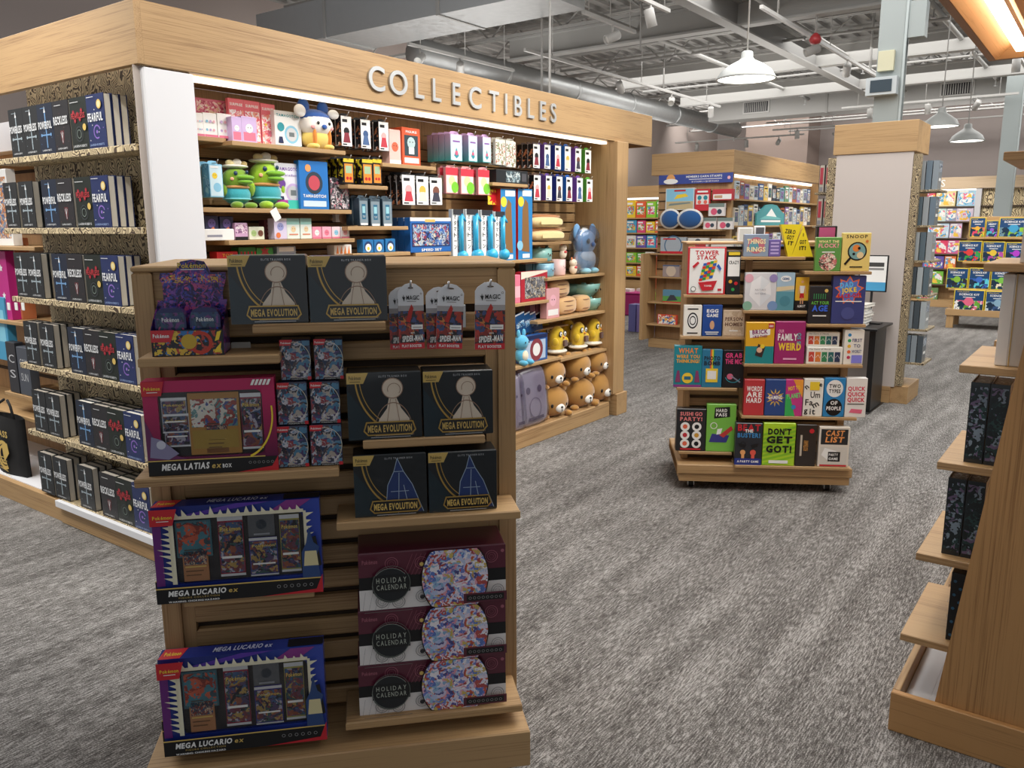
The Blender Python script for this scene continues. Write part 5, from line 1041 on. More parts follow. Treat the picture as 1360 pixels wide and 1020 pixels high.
# yellow plush birds with glasses
def chick(lab, px, dep=.25, zk=None):
    u0, u1, zb, zt = FC.span(*px, dep=dep); zb = zk if zk is not None else CS['e']; s = (zt-zb)/2.25
    plush_figure('plush_toy', lab, 'plush toy', FC.P((u0+u1)/2, zb, dep-.1), FC.a, s, [
        ('body', [((0, 0, 1.05), (.78, .6, 1.1), 'EBC52E')]), ('skirt', [((0, 0, .2), (.98, .7, .2), 'F4F0E2')]), ('glasses', [((-.28, -.52, 1.55), (.24, .05, .24), '1A1A1E', 1, 1), ((.28, -.52, 1.55), (.24, .05, .24), '1A1A1E', 1, 1)]), ('eye', [((-.28, -.56, 1.55), (.17, .04, .17), 'F4F4F0', 1, 1), ((.28, -.56, 1.55), (.17, .04, .17), 'F4F4F0', 1, 1), ((-.26, -.6, 1.53), (.06, .03, .06), '101114', 1, 1), ((.26, -.6, 1.53), (.06, .03, .06), '101114', 1, 1)]),
        ('beak', [((0, -.62, 1.3), (.1, .1, .07), 'E88A2A')]), ('book', [((.1, -.7, .85), (.26, .08, .24), '5A3424', .3)]), ('wing', [((-.66, -.25, .95), (.18, .3, .34), 'EBC52E'), ((.6, -.3, .95), (.18, .34, .34), 'EBC52E')])], group='yellow plush birds with glasses')
for i, px in enumerate([(738, 432, 769, 474), (768, 427, 795, 468), (790, 422, 814, 462)]): chick(f"yellow bespectacled plush bird holding a brown book, front row, {['left', 'middle', 'right'][i]}", px, .31)
for i, px in enumerate([(727, 426, 745, 470), (758, 423, 776, 466), (780, 420, 796, 461)]): chick(f"yellow bespectacled plush bird, back row, {['left', 'middle', 'right'][i]}", px, .16)
toy('virtual_pet_box', 'blue and white boxed round toy beside the cyan plush', 'box', (694, 445, 727, 481), .3, .06, col('2E5EA4', .35), lambda P: (P.rect(.08, .08, .92, .8, col('B8CCE4')), P.disc(.55, .45, .26, col('8A3A44')), P.disc(.55, .45, .15, WH), P.rect(.0, .85, 1, 1, NAVY)), zk='e')
u0, u1, zb, zt = FC.span(684, 438, 706, 487, dep=.3, z0=CS['e']); s = (zt-zb)/2.3
plush_figure('plush_toy', 'sky blue seated plush at the kiosk edge', 'plush toy', FC.P((u0+u1)/2, CS['e'], .28), FC.a, s, [('body', [((0, 0, .6), (.5, .4, .5), '5AB4D8')]), ('head', [((0, 0, 1.45), (.55, .5, .5), '5AB4D8')]), ('ear', [((-.3, 0, 2.05), (.16, .12, .28), '5AB4D8'), ((.3, 0, 2.05), (.16, .12, .28), '5AB4D8')]), ('foot', [((-.3, -.4, .15), (.22, .35, .18), '5AB4D8'), ((.4, -.4, .15), (.22, .35, .18), '5AB4D8')]), ('belly', [((0, -.32, .6), (.3, .15, .34), 'F0E4C8')]), ('eye', face(-.5, 1.5, .2, .06))])
# brown bears, two rows of three, lying with faces out
def bear(lab, px, zb, tw=0):
    dep = .36; u0, u1, _, zt = FC.span(*px, dep=dep); s = (zt-zb)/1.7; BR = 'B58440'
    plush_figure('teddy_bear', lab, 'plush toy', FC.P((u0+u1)/2, zb, .25), FC.a+R(tw), s, [
        ('body', [((-.05, .3, .78), (1.0, .6, .78), BR)]), ('head', [((0, 0, .84), (1.05, .72, .84), BR)]), ('ear', [((-.82, .05, 1.5), (.26, .16, .26), BR), ((.82, .05, 1.5), (.26, .16, .26), BR)]), ('muzzle', [((.1, -.66, .55), (.3, .16, .24), 'F6F2EA')]),
        ('nose', [((.1, -.82, .63), (.08, .04, .06), '141416', 1, 1), ((.1, -.82, .48), (.02, .02, .09), '141416', 1, 1)]), ('eye', [((-.42, -.63, .72), (.09, .05, .11), '141416', 1, 1), ((.58, -.55, .72), (.09, .05, .11), '141416', 1, 1)]), ('paw', [((.85, -.45, .16), (.2, .26, .17), BR), ((-.75, -.4, .14), (.26, .24, .15), BR)])], group='round brown plush bears')
zr = .118
for i, (px, pt) in enumerate([((726, 514, 768, 553), (722, 477, 768, 517)), ((768, 503, 799, 542), (766, 468, 796, 507)), ((795, 495, 821, 530), (789, 463, 822, 500))]):
    nm = ['left', 'middle', 'right'][i]; bear(f"round brown plush bear with white muzzle, bottom row, {nm}", px, zr+.004, -18+6*i)
    zt = FC.span(*px, dep=.36)[3]; bear(f"round brown plush bear with white muzzle, top row, {nm}", pt, zt-.012, -12+8*i)
# grey bagged cushions
for i, (px, lab) in enumerate([((692, 487, 731, 556), 'lavender grey printed cushion in a clear bag, front one'), ((684, 497, 700, 563), 'lavender grey cushion in a clear bag at the kiosk edge')]):
    u0, u1, zb, zt = FC.span(*px, dep=.33, z0=zr+.003); w = u1-u0; h = zt-zb; t = thing('bagged_cushion', lab, 'cushion', FC.P((u0+u1)/2, zb, .28), FC.a, None, R(-6))
    MB().ball((0, 0, h*.5), (w*.5, .06, h*.5), plush('A79CA8'), 18, 12, sq=.45).build('cushion', t)
    P = Print(w, h, y0=-.0615); P.disc(.3, .6, .07, col('6A5A72')); P.disc(.68, .6, .07, col('6A5A72')); P.ring(.5, .3, .2, .1, col('8A7A90')); P.rect(.25, .1, .75, .15, col('5A4A62')); P.mb.build('cushion_print', t)
    MB().ball((0, 0, h*.5), (w*.52, .075, h*.51), clear('F4F4FF', .18, 2.4), 16, 10, sq=.4).build('clear_bag', t)
# ================================================================== GAMES KIOSK ON CASTERS
tg = thing('games_kiosk', 'low oak kiosk on casters packed with party game boxes', 'kiosk', GO, R(GA))
MB().bev(0, 1.01, 0, .62, .055, .105, WX, .003).build('plinth', tg)
MB().bev(-.012, 1.02, -.012, .63, .1055, .165, WX, .004).build('base', tg)
MB().add([(-.0125, .0, .11), (-.0125, .62, .11), (-.06, .5, .25), (-.06, .2, .25)], [(0, 1, 2, 3)], WY).build('side_flare', tg)
PD = .15
for x in (.02, .95): MB().bev(x, x+.04, PD-.03, PD+.33, .1655, 1.49, WZ, .004).build('post', tg)
MB().bev(.0605, .9495, PD+.012, PD+.3, .1655, 1.47, col('5A4632', .8)).build('backing', tg)
z = 1.46
while z > .2: MB().bev(.0605, .9495, PD-.006, PD+.0115, z-.05, z, WX, .004).build('slat', tg); z -= .07
MB().bev(.36, .40, PD-.03, PD-.0065, .1655, 1.47, WZ, .003).build('centre_stile', tg)
MB().bev(.01, 1.0, PD-.035, PD+.34, 1.4905, 1.505, WX, .003).build('top_cap', tg)
for x, y in ((.08, .06), (.9, .06), (.08, .56), (.9, .56)):
    c = MB().box(x-.02, x+.02, y-.025, y+.025, .048, .0545, DARKMET).box(x-.02, x-.016, y-.01, y+.02, .015, .048, METAL).box(x+.016, x+.02, y-.01, y+.02, .015, .048, METAL).build('caster', tg)
    MB().tube([(x-.013, y+.01, .025), (x+.013, y+.01, .025)], .025, BK, 14).build('caster_wheel', c)
GSZ = {}
def gshelf(k, x0, y0, x1, y1, dep, u0=None, u1=None):
    a = FG.at(x0, y0, dep); b = FG.at(x1, y1, dep); z = (a[1]+b[1])/2; GSZ[k] = z
    MB().bev(a[0] if u0 is None else u0, b[0] if u1 is None else u1, -dep, PD-.0305, z-.018, z-.0006, WX, .002).build('shelf', tg)
DL, DR = -.04, .02
for k, v in dict(l1=(908, 392, 987, 391, DL), l2=(904, 447, 989, 447, DL), l3=(899, 515, 979, 515, DL), l4=(901, 600, 972, 600, DL), r1=(987, 413, 1072, 412, DR-.03), r1b=(1072, 430, 1150, 431, DR), r2=(988, 483, 1146, 485, DR), r3=(985, 551, 1138, 556, DR), r4=(976, 618, 1128, 621, DR+.015)).items(): gshelf(k, *v)
gshelf('r0', 985, 341, 1070, 341, DR-.03); gshelf('r0b', 1069, 360, 1158, 361, DR)
GG = None
GW = dict(W='F4F2EA')
def game(desc, px, k, m, fn, th=.045, dep=None, name='party_game_box'):
    d = (DL if k[0] == 'l' else (DR-.03 if k in ('r0', 'r1') else DR)) - .012 if dep is None else dep
    return carton(name, desc, 'game', FG, px, d, th, m if not isinstance(m, str) else col(m, .35, coat=.3), fn, z0=GSZ[k])
def tx(P, rows, c, z0=.8, dz=.14, h=.1, x=.5, wid=.8, bold=.035, **kw):
    for i, r in enumerate(rows): P.text(r, x, z0-i*dz, h, c, bold=bold, wid=wid if len(r) > 2 else None, **kw)
def g_tower(P):
    P.rect(.05, .03, .95, .97, WH); tx(P, ['TOWER'], RED, .84, h=.085, wid=.62); tx(P, ['STACK'], RED, .74, h=.085, wid=.52)
    cs = [col(c, .35) for c in ('D83A2E', '2E9A4A', 'F0C02E', '2A5FB8')]
    for r_ in range(6):
        for c in range(4): P.poly([(.3+.11*c+.02*r_-.02*c, .28+.065*r_+.02*c), (.39+.11*c+.02*r_-.02*c, .29+.065*r_+.02*c), (.4+.11*c+.02*r_-.02*c, .345+.065*r_+.02*c), (.31+.11*c+.02*r_-.02*c, .335+.065*r_+.02*c)], cs[(r_*3+c) % 4])
    P.poly([(.28, .26), (.78, .3), (.68, .1), (.4, .08)], RED); P.text('TOWER', .54, .17, .035, WH, bold=.03, wid=.2)
    P.poly([(.15, .55), (.3, .66), (.26, .7), (.12, .6)], RED); P.poly([(.75, .6), (.85, .5), (.88, .55), (.8, .65)], cs[3]); P.disc(.16, .12, .07, BK); P.disc(.16, .12, .055, WH); P.rect(.8, .08, .9, .13, RED)
game('red-framed white box printed with a leaning tower of colour blocks', (913, 328, 964, 392), 'l1', 'C4242E', g_tower)
game('narrow black and white game box beside the tower box', (965, 333, 984, 379), 'l1', '1A1A1C', lambda P: (P.rect(.08, .42, .92, .86, WH), P.text('CRAZY', .5, .7, .07, BK, bold=.03, wid=.7), P.disc(.3, .3, .13, col('E0A030')), P.disc(.7, .26, .13, RED), P.disc(.5, .12, .12, col('2E9A4A')), P.rect(.1, .9, .9, .97, YEL)), .03)
game('white box with black oval maze print, left end of second row', (908, 405, 932, 446), 'l2', GW['W'], lambda P: (P.disc(.5, .5, .3, BK, rz=.26), P.disc(.5, .5, .24, WH, rz=.21), P.ring(.5, .5, .18, .25, BK, rz=.15), P.rect(.2, .85, .8, .89, BK), P.rect(.2, .08, .8, .12, BK)))
game('navy box printed with a brown egg', (933, 405, 959, 446), 'l2', '1F4A9A', lambda P: (tx(P, ['EGG', 'GAME'], WH, .76, .14, .1, wid=.6), P.disc(.5, .36, .12, col('D8A880'), rz=.14), P.rect(.15, .12, .85, .15, WH), P.rect(.2, .06, .8, .09, WH)))
game('square beige party box with blotted brown edges', (960, 412, 989, 446), 'l2', 'C9B29A', lambda P: (P.rect(.05, .05, .95, .95, art(['D4C0A8', 'CDB89E', 'BFA78C'], 30, 1, coat=0)), tx(P, ['PERSON', 'HOMES'], col('6A4A3A'), .6, .2, .13), P.rect(.3, .2, .7, .24, WH)))
game('teal box with orange and yellow lettering over a yellow disc, third row left end', (895, 459, 932, 514), 'l3', '1E8A9A', lambda P: (P.rect(0, .0, 1, .06, col('8A3A8A')), tx(P, ['WHAT'], col('F08A3A'), .82, .1, .12, wid=.7), tx(P, ['WERE YOU', 'THINKING?'], col('F4B03A'), .7, .11, .08, wid=.84), P.disc(.5, .22, .2, YEL), P.rect(.38, .18, .62, .26, col('2A6A8A')), P.poly([(.05, .12), (.25, .12), (.2, .4), (.12, .4)], col('8A3A6A')), P.poly([(.75, .12), (.95, .12), (.88, .4), (.8, .4)], col('8A3A6A'))))
game('blue box with rainbow stripe and yellow snapshot', (932, 464, 959, 515), 'l3', '2E7FA6', lambda P: ([P.rect(.4+.05*i, .5, .45+.05*i, 1, col(c)) for i, c in enumerate(('E04A3A', 'F0A03A', 'F0E03A', '3AA05A'))], tx(P, ['PHOTO', 'BOMB'], col('1A2A3A'), .72, .13, .1), P.rect(.2, .14, .8, .5, YEL), P.rect(.28, .22, .72, .44, WH)))
game('black box with pink lettering and microphone cord, third row', (960, 465, 988, 515), 'l3', '17181E', lambda P: (tx(P, ['GRAB', 'THE MIC'], col('E84A8A'), .8, .16, .12), P.disc(.35, .3, .15, col('D86A8A')), P.line(.4, .32, .85, .15, .008, col('8A8AA0')), P.ring(.5, .35, .4, .06, col('3AB0C8'), a0=200, a1=330)))
game('black-cased box with red lettering and rows of sushi prints', (898, 543, 937, 600), 'l4', '1A1B1F', lambda P: (tx(P, ['SUSHI GO', 'PARTY!'], col('F08A8A'), .84, .12, .085, wid=.76), [(P.disc(.3+.4*(i % 2), .58-.2*(i//2), .16, WH), P.disc(.3+.4*(i % 2), .58-.2*(i//2), .08, [col('E86A4A'), BK, RED, col('D8A03A')][i % 4])) for i in range(6)], P.rect(.15, .03, .85, .07, RED)), .07)
game('lime box with blue carpet tool print and black speech bubble', (938, 537, 977, 600), 'l4', '7CC04A', lambda P: (P.poly([(.25, .7), (.8, .74), (.78, .95), (.27, .93)], BK), tx(P, ['HARD', 'PASS'], WH, .84, .09, .065, wid=.38), P.poly([(.1, .2), (.7, .2), (.8, .35), (.2, .38)], col('3A3A8A')), P.poly([(.45, .35), (.85, .55), (.92, .48), (.6, .3)], col('C83A3A')), P.poly([(.35, .36), (.5, .38), (.55, .5), (.38, .48)], WH), P.ring(.25, .55, .12, .2, WH)))
game('grey-blue box with cream lettering on the games kiosk top shelf', (988, 311, 1021, 340), 'r0', '8A9AB0', lambda P: (P.disc(.5, .5, .34, col('C06A7A')), P.disc(.4, .45, .2, col('5A9AA8')), tx(P, ['THINGS', 'RINGS'], col('F0E0B0'), .58, .35, .2, wid=.76)))
game('small purple striped box on the games kiosk top shelf', (1021, 318, 1037, 340), 'r0', '6A5AA0', lambda P: [P.rect(.15, .15+.2*i, .85, .25+.2*i, col('B8A8D8')) for i in range(4)])
def tri(desc, px, up, fn):
    u0, u1, zb, zt = FG.span(*px, dep=DR-.042, z0=GSZ['r0']); w = u1-u0; h = zt-zb
    t = thing('triangular_game_box', desc, 'game', FG.P((u0+u1)/2, zb, DR-.042), FG.a)
    pts = [(-w/2, 0), (w/2, 0), (0, h)] if up else [(-w*.08, 0), (w*.08, 0), (w/2, h), (-w/2, h)]
    MB().prism(pts, 0, .05, col('E6D028', .35)).build('carton', t); P = Print(w, h); fn(P); P.mb.build('cover_print', t)
tri('yellow inverted triangular game box', (1036, 298, 1064, 340), 0, lambda P: (P.text('ZERO', .45, .72, .12, BK, bold=.04, wid=.5, rot=-8), P.text('GOT', .47, .54, .12, BK, bold=.04, wid=.34, rot=-8), P.text('IT', .5, .36, .12, BK, bold=.04, rot=-8)))
tri('yellow upright triangular game box', (1052, 300, 1081, 340), 1, lambda P: (P.text('I', .5, .66, .1, BK, bold=.04), P.text('GOT', .5, .42, .12, BK, bold=.04, wid=.3), P.text('IT!', .5, .22, .12, BK, bold=.04, wid=.3)))
for i in range(3): game('green box with round crowd print left of the magnifying glass box, ' + ['front', 'second', 'rear'][i] + ' of three', (1083, 315, 1117, 359), 'r0b', '6EA04E', (lambda P: (P.rect(.03, .03, .97, .97, col('5E9A4A')), tx(P, ['WHAT THE'], col('F4E4A0'), .84, .1, .07), tx(P, ['FLOCK?'], col('F0A0A8'), .7, .1, .11), P.disc(.5, .28, .36, art(['E8E0D0', '4A3A3A', 'C86A6A', '3A5A3A', 'F0C0B0'], 70, 2), n=18), P.rect(.25, .55, .75, .58, WH))) if i == 0 else None, .03, DR-.012-.031*i)
for i in range(3): game('pale yellow box with magnifying glass print, ' + ['front', 'second', 'rear'][i] + ' of three', (1118, 309, 1156, 360), 'r0b', 'EBD27C', (lambda P: (P.text('SNOOP', .5, .86, .08, BK, bold=.02, wid=.74, space=.2), P.disc(.54, .52, .34, BK), P.disc(.54, .52, .29, col('7AA8A8')), P.disc(.5, .6, .13, col('E8863A')), P.disc(.65, .42, .12, col('E8D0A0')), P.disc(.42, .45, .05, BK), P.disc(.6, .6, .05, BK), P.line(.32, .36, .12, .18, .012, BK), P.rect(.3, .1, .75, .13, BK), P.disc(.86, .78, .05, col('D87A3A')))) if i == 0 else None, .03, DR-.012-.031*i)
game('white puzzle box with faceted pastel gem', (989, 362, 1031, 412), 'r1', 'DCDCE0', lambda P: (P.poly([(.5, .1), (.85, .4), (.8, .75), (.5, .92), (.2, .75), (.15, .4)], col('F0F0F2')), P.poly([(.5, .1), (.5, .5), (.85, .4)], col('E0E4EA')), P.poly([(.5, .92), (.5, .5), (.8, .75)], col('E4E8EC')), P.disc(.12, .85, .14, col('E0A8B8')), P.disc(.9, .85, .13, col('9A8AC0')), P.disc(.1, .12, .15, col('8AB8A0')), P.disc(.9, .12, .16, col('7A9AC8')), tx(P, ['NATURES', 'PATTERNS'], col('9A9AA0'), .52, .1, .05, wid=.34, bold=0)))
game('teal and sand seaside box behind the gem box', (1031, 362, 1055, 412), 'r1', '9ABCC4', lambda P: (P.rect(0, .62, 1, 1, col('A8C4D8')), P.poly([(0, .5), (1, .56), (1, .66), (0, .62)], col('E0D0A8')), P.rect(0, 0, 1, .5, col('5A98A8')), P.disc(.5, .84, .3, WH, rz=.08), P.text('GEMS', .5, .81, .06, col('3A6A9A'), bold=.03, wid=.4), P.disc(.5, .25, .3, col('4A8898'))))
def g_man(P):
    P.rect(0, .3, 1, 1, col('E0B030')); sk = col('E0A880'); P.disc(.5, .86, .1, sk); P.poly([(.3, .74), (.7, .74), (.62, .5), (.38, .5)], WH); P.poly([(.36, .52), (.64, .52), (.68, .38), (.52, .36), (.5, .44), (.48, .36), (.32, .38)], RED); P.rect(.38, .2, .46, .38, sk); P.rect(.54, .2, .62, .38, sk); P.line(.3, .72, .22, .5, .005, sk); P.line(.7, .72, .78, .5, .005, sk); P.text('ALMOST', .5, .1, .07, WH, bold=.02, wid=.6)
game('yellow and black box printed with a man in red shorts', (1056, 368, 1074, 412), 'r1', '15161A', g_man)
game('black box with big blue lettering and green candle drawings', (1074, 380, 1104, 430), 'r1b', '25272E', lambda P: ([P.rect(.2+.1*i, .66, .23+.1*i, .8, col('3A9A5A')) for i in range(6)], tx(P, ['ACT YOUR'], col('6AC04A'), .52, .1, .08), tx(P, ['AGE'], col('3A6AE0'), .34, .1, .15, wid=.7), P.rect(.2, .2, .8, .23, WH), P.disc(.75, .88, .08, GOLDF)))
game('indigo box with orange starburst joke lettering', (1105, 366, 1149, 430), 'r1b', '3A4480', lambda P: (P.star(.5, .7, .46, col('E8703A'), n=9, inner=.65), P.star(.5, .7, .38, col('5A78C8'), n=9, inner=.7), P.text('DAD', .42, .76, .1, col('6AC0F0'), bold=.05, wid=.4, rot=6), P.text('JOKE', .5, .66, .09, YEL, bold=.05, wid=.45, rot=6), P.text('FACE-OFF', .52, .55, .08, RED, bold=.04, wid=.7, rot=4), P.rect(.1, .46, .9, .48, WH), P.disc(.5, .22, .2, col('4A5290'))))
game('yellow and teal box with white speech bubble and red square logo', (990, 428, 1028, 483), 'r2', 'E8B02A', lambda P: (P.rect(0, 0, 1, .42, col('1E8A90')), P.poly([(.15, .62), (.85, .7), (.85, .84), (.12, .8)], WH), P.text('BRICK', .5, .72, .1, col('8A2A6A'), bold=.04, wid=.55, rot=4), P.text('LIKE THIS!', .5, .63, .06, col('8A2A6A'), bold=.03, wid=.5, rot=4), P.poly([(.35, .2), (.6, .15), (.7, .4), (.45, .48)], col('3A2A2A')), P.disc(.5, .33, .1, col('E8B898')), P.disc(.6, .42, .08, YEL), P.rect(.78, .86, .97, .97, RED), P.text('LEGO', .875, .89, .045, WH, bold=.05, wid=.15)))
game('magenta box with white and yellow lettering in the middle row', (1029, 427, 1069, 483), 'r2', 'A32A6E', lambda P: (P.text('OUR', .2, .74, .07, col('F0B0D0'), bold=.02, wid=.18), P.text('FAMILY', .42, .56, .15, WH, bold=.04, wid=.66), P.text('WEIRD', .5, .33, .16, YEL, bold=.05, wid=.76), P.text('IS SO', .86, .6, .08, col('3AC0C8'), bold=.02, rot=90), P.rect(.3, .1, .75, .14, col('F0B0D0'))))
def g_cards(P):
    for i, c in enumerate(('D04A3A', 'E0803A', '3A8A5A', '2A6A6A', '2A3A5A')): P.rect(.06+.18*i, .15, .21+.18*i, .72, col(c)); P.line(.08+.18*i, .4, .14+.18*i, .55, .002, WH); P.line(.14+.18*i, .55, .2+.18*i, .35, .002, WH)
    P.text('The Game of Moods', .36, .84, .09, BK, wid=.6)
game('long white box with five colour cards, lower of two', (1071, 461, 1119, 484), 'r2', GW['W'], g_cards)
t_, w_, h_, zt_, _ = game('long white box with five colour cards, upper of two', (1071, 441, 1114, 461), 'r2', GW['W'], g_cards, dep=DR-.035) if 0 else carton('party_game_box', 'long white box with five colour cards, upper of two', 'game', FG, (1071, 441, 1115, 460), DR-.03, .045, col(GW['W'], .35), g_cards, z0=FG.span(1071, 461, 1119, 484, dep=DR-.012)[3]+.001)
game('white box with a column of five coloured dots', (1121, 438, 1147, 485), 'r2', GW['W'], lambda P: ([P.disc(.25, .85-.16*i, .09, col(c)) for i, c in enumerate(('2A8AC8', '3AB06A', 'F0C03A', 'E8703A', 'C83A5A'))], tx(P, ['FIRST', 'TO', 'WORST'], col('2A3A7A'), .66, .16, .09, x=.65, wid=.5, bold=.01), P.rect(.4, .05, .95, .28, col('8A8AE8'))))
game('plain red box with three lines of white lettering', (988, 504, 1015, 551), 'r3', 'C23A40', lambda P: tx(P, ['WORDS', 'ARE', 'HARD'], WH, .68, .16, .13, wid=.76))
game('navy and yellow sunburst party box', (1016, 504, 1043, 551), 'r3', '2A4A8A', lambda P: (P.star(.5, .5, .48, col('E0B83A'), n=12, inner=.45), P.star(.5, .5, .3, col('5A3A8A'), n=10, inner=.6), P.text('GAMING', .5, .46, .1, WH, bold=.03, wid=.7)))
game('magenta and lime party box with slanted lettering', (1043, 504, 1066, 551), 'r3', 'C83A8A', lambda P: (P.poly([(0, 0), (.6, 0), (.3, .5), (0, .6)], col('3AB05A')), P.poly([(.4, 1), (1, 1), (1, .5)], col('F0A03A')), P.text('HOT TO', .5, .72, .1, YEL, bold=.04, wid=.7, rot=8), P.text('PLANET', .5, .5, .12, col('6AE07A'), bold=.04, wid=.8, rot=8), P.disc(.5, .25, .14, col('3A8AC8'))))
game('white box scattered with black letters', (1067, 503, 1093, 553), 'r3', GW['W'], lambda P: (P.text('Um', .6, .5, .16, BK, bold=.02, wid=.5), P.text('Fa', .3, .3, .16, BK, bold=.02, wid=.4), P.text('m', .7, .26, .16, BK, bold=.02, rot=30), P.text('it', .5, .06, .16, BK, bold=.02), P.text('n', .2, .74, .14, BK, bold=.02, rot=40), P.rect(.3, .7, .8, .92, YEL), P.text('e', .85, .8, .12, BK, bold=.02), P.text('g', .15, .1, .14, BK, bold=.02)))
game('blue box with a white disc above a black disc', (1094, 502, 1122, 554), 'r3', '2E8AC8', lambda P: (P.disc(.5, .73, .4, WH, rz=.22), P.disc(.5, .25, .4, BK, rz=.22), tx(P, ['TWO', 'TYPES'], BK, .75, .13, .09, wid=.55), tx(P, ['OF', 'PEOPLE'], WH, .32, .14, .09, wid=.7)))
game('white box with one red word repeated three times', (1123, 502, 1151, 555), 'r3', 'EFEDEA', lambda P: (tx(P, ['QUICK', 'QUICK', 'QUICK'], col('D82A4A'), .68, .14, .1, wid=.84), P.poly([(.2, .12), (.8, .1), (.84, .2), (.3, .22)], col('E86A8A')), P.rect(.1, .33, .9, .35, BK)))
game('dark box with red and blue lettering above two raised fists', (976, 562, 1012, 618), 'r4', '23262E', lambda P: (tx(P, ['BEAT'], RED, .82, .1, .15, wid=.84), tx(P, ['THE'], WH, .78, .1, .07, wid=.3), tx(P, ['BUSTER!'], col('3A8AC8'), .66, .1, .1, wid=.84), P.ring(.3, .5, .1, .3, BK), P.poly([(.12, .52), (.42, .48), (.36, .4), (.16, .44)], BK), P.poly([(.58, .48), (.88, .52), (.84, .44), (.64, .4)], BK), P.disc(.3, .3, .1, col('E8A86A')), P.disc(.68, .3, .11, col('E05A4A')), P.rect(.25, .16, .36, .26, col('E8A86A')), P.rect(.62, .16, .74, .26, col('E05A4A')), P.rect(0, 0, 1, .16, col('2A3A8A')), tx(P, ["A PARTY GAME"], WH, .06, .1, .05)), dep=DR+.004)
game('lime striped box with huge black lettering on the lowest row', (1013, 562, 1056, 619), 'r4', 'B4DC2E', lambda P: ([P.poly([(.0, .1*i), (.12*0, .1*i+.05), (1, .1*i+.25), (1, .1*i+.2)], col('8CC82A')) for i in range(8)], tx(P, ["DON'T"], BK, .74, .2, .13, wid=.72, bold=.05), tx(P, ['GET', 'GOT!'], BK, .54, .22, .15, wid=.8, bold=.05), P.rect(.2, .06, .8, .13, WH)), dep=DR+.006)
for i in range(2): game(['dark brown box with sideways lettering and red dot, front of two', 'dark brown box behind its twin on the lowest row'][i], (1057+i*4, 564, 1084, 618), 'r4', ['2E2622', 'B08A5A'][i], (lambda P: (P.rect(.2, .25, .3, .75, col('C8C0B0')), P.text('HOOTENANNY', .6, .5, .1, col('D89A4A'), bold=.02, wid=.55, rot=90), P.disc(.75, .85, .12, RED))) if i == 0 else None, .02, DR+.004-.022*i)
game('white-framed box with orange lettering on black, lowest row right end', (1087, 567, 1128, 620), 'r4', 'E4DCD0', lambda P: (P.rect(.06, .56, .94, .94, col('26282C')), tx(P, ['CAST', 'LIST'], col('F0A05A'), .78, .16, .13, wid=.6, slant=.15), P.rect(.06, .06, .94, .5, col('D8D4CC')), P.poly([(.1, .3), (.4, .12), (.6, .4), (.2, .48)], WH), P.rect(.32, .14, .72, .38, BK), tx(P, ['PARTY', 'GAME'], WH, .28, .1, .06, wid=.3), P.rect(.06, .02, .94, .06, RED)), dep=DR+.004)
for i, (px, lab) in enumerate([((980, 302, 1000, 330), 'white game box behind the grey-blue lettered box'), ((1002, 300, 1016, 330), 'black-edged white game box behind the striped one'), ((1085, 300, 1112, 316), 'black and pink game box behind the green ones')]):
    carton('party_game_box', lab, 'game', FG, px, DR-.16, .04, [WH, WH, BK][i], lambda P, i=i: P.rect(.1, .1, .9, .9, [col('D8D8D0'), col('5A5A60'), col('B04A7A')][i]), z0=1.506)

# ================================================================== WHITE END CAP WITH BOOKS ON BOTH SIDES
EY = 7.93; tw = thing('end_cap_gondola', 'tall white-panelled end cap with oak header and marbled sides', 'display unit', (-1.85, EY, 0)); oW = (-1.85, EY, 0)
mb = MB(); mb.bev(-2.155, -1.515, EY, EY+.03, .15, 2.222, col('C4BAB4', .6)); Q_(mb, 'white_panel', tw, oW)
mb = MB(); mb.bev(-2.155, -1.545, EY-.012, EY+.03, 0, .1495, WX); Q_(mb, 'base', tw, oW)
mb = MB(); mb.bev(-1.5445, -1.4, EY+.02, 8.45, 0, .16, WY); Q_(mb, 'side_base', tw, oW)
mb = MB(); mb.bev(-2.185, -1.49, EY-.012, 8.45, 2.2225, 2.485, WX, .003); Q_(mb, 'header', tw, oW)
mb = MB(); mb.bev(-2.0, -1.66, EY+.0305, 8.42, .16, 2.222, col('8A7A68', .7)); Q_(mb, 'core', tw, oW)
mb = MB(); mb.bev(-1.659, -1.56, EY+.0305, 8.42, .1605, 2.2, PATD); Q_(mb, 'marbled_panel', tw, oW)
mb = MB(); mb.bev(-2.14, -2.001, EY+.0305, 8.42, .1605, 2.2, PATD); Q_(mb, 'marbled_panel', tw, oW)
rnd = random.Random(11); BKC = ['8A949C', '6A7A88', '9AA0A4', '5A6A74', 'A8B0B4', '48525A']
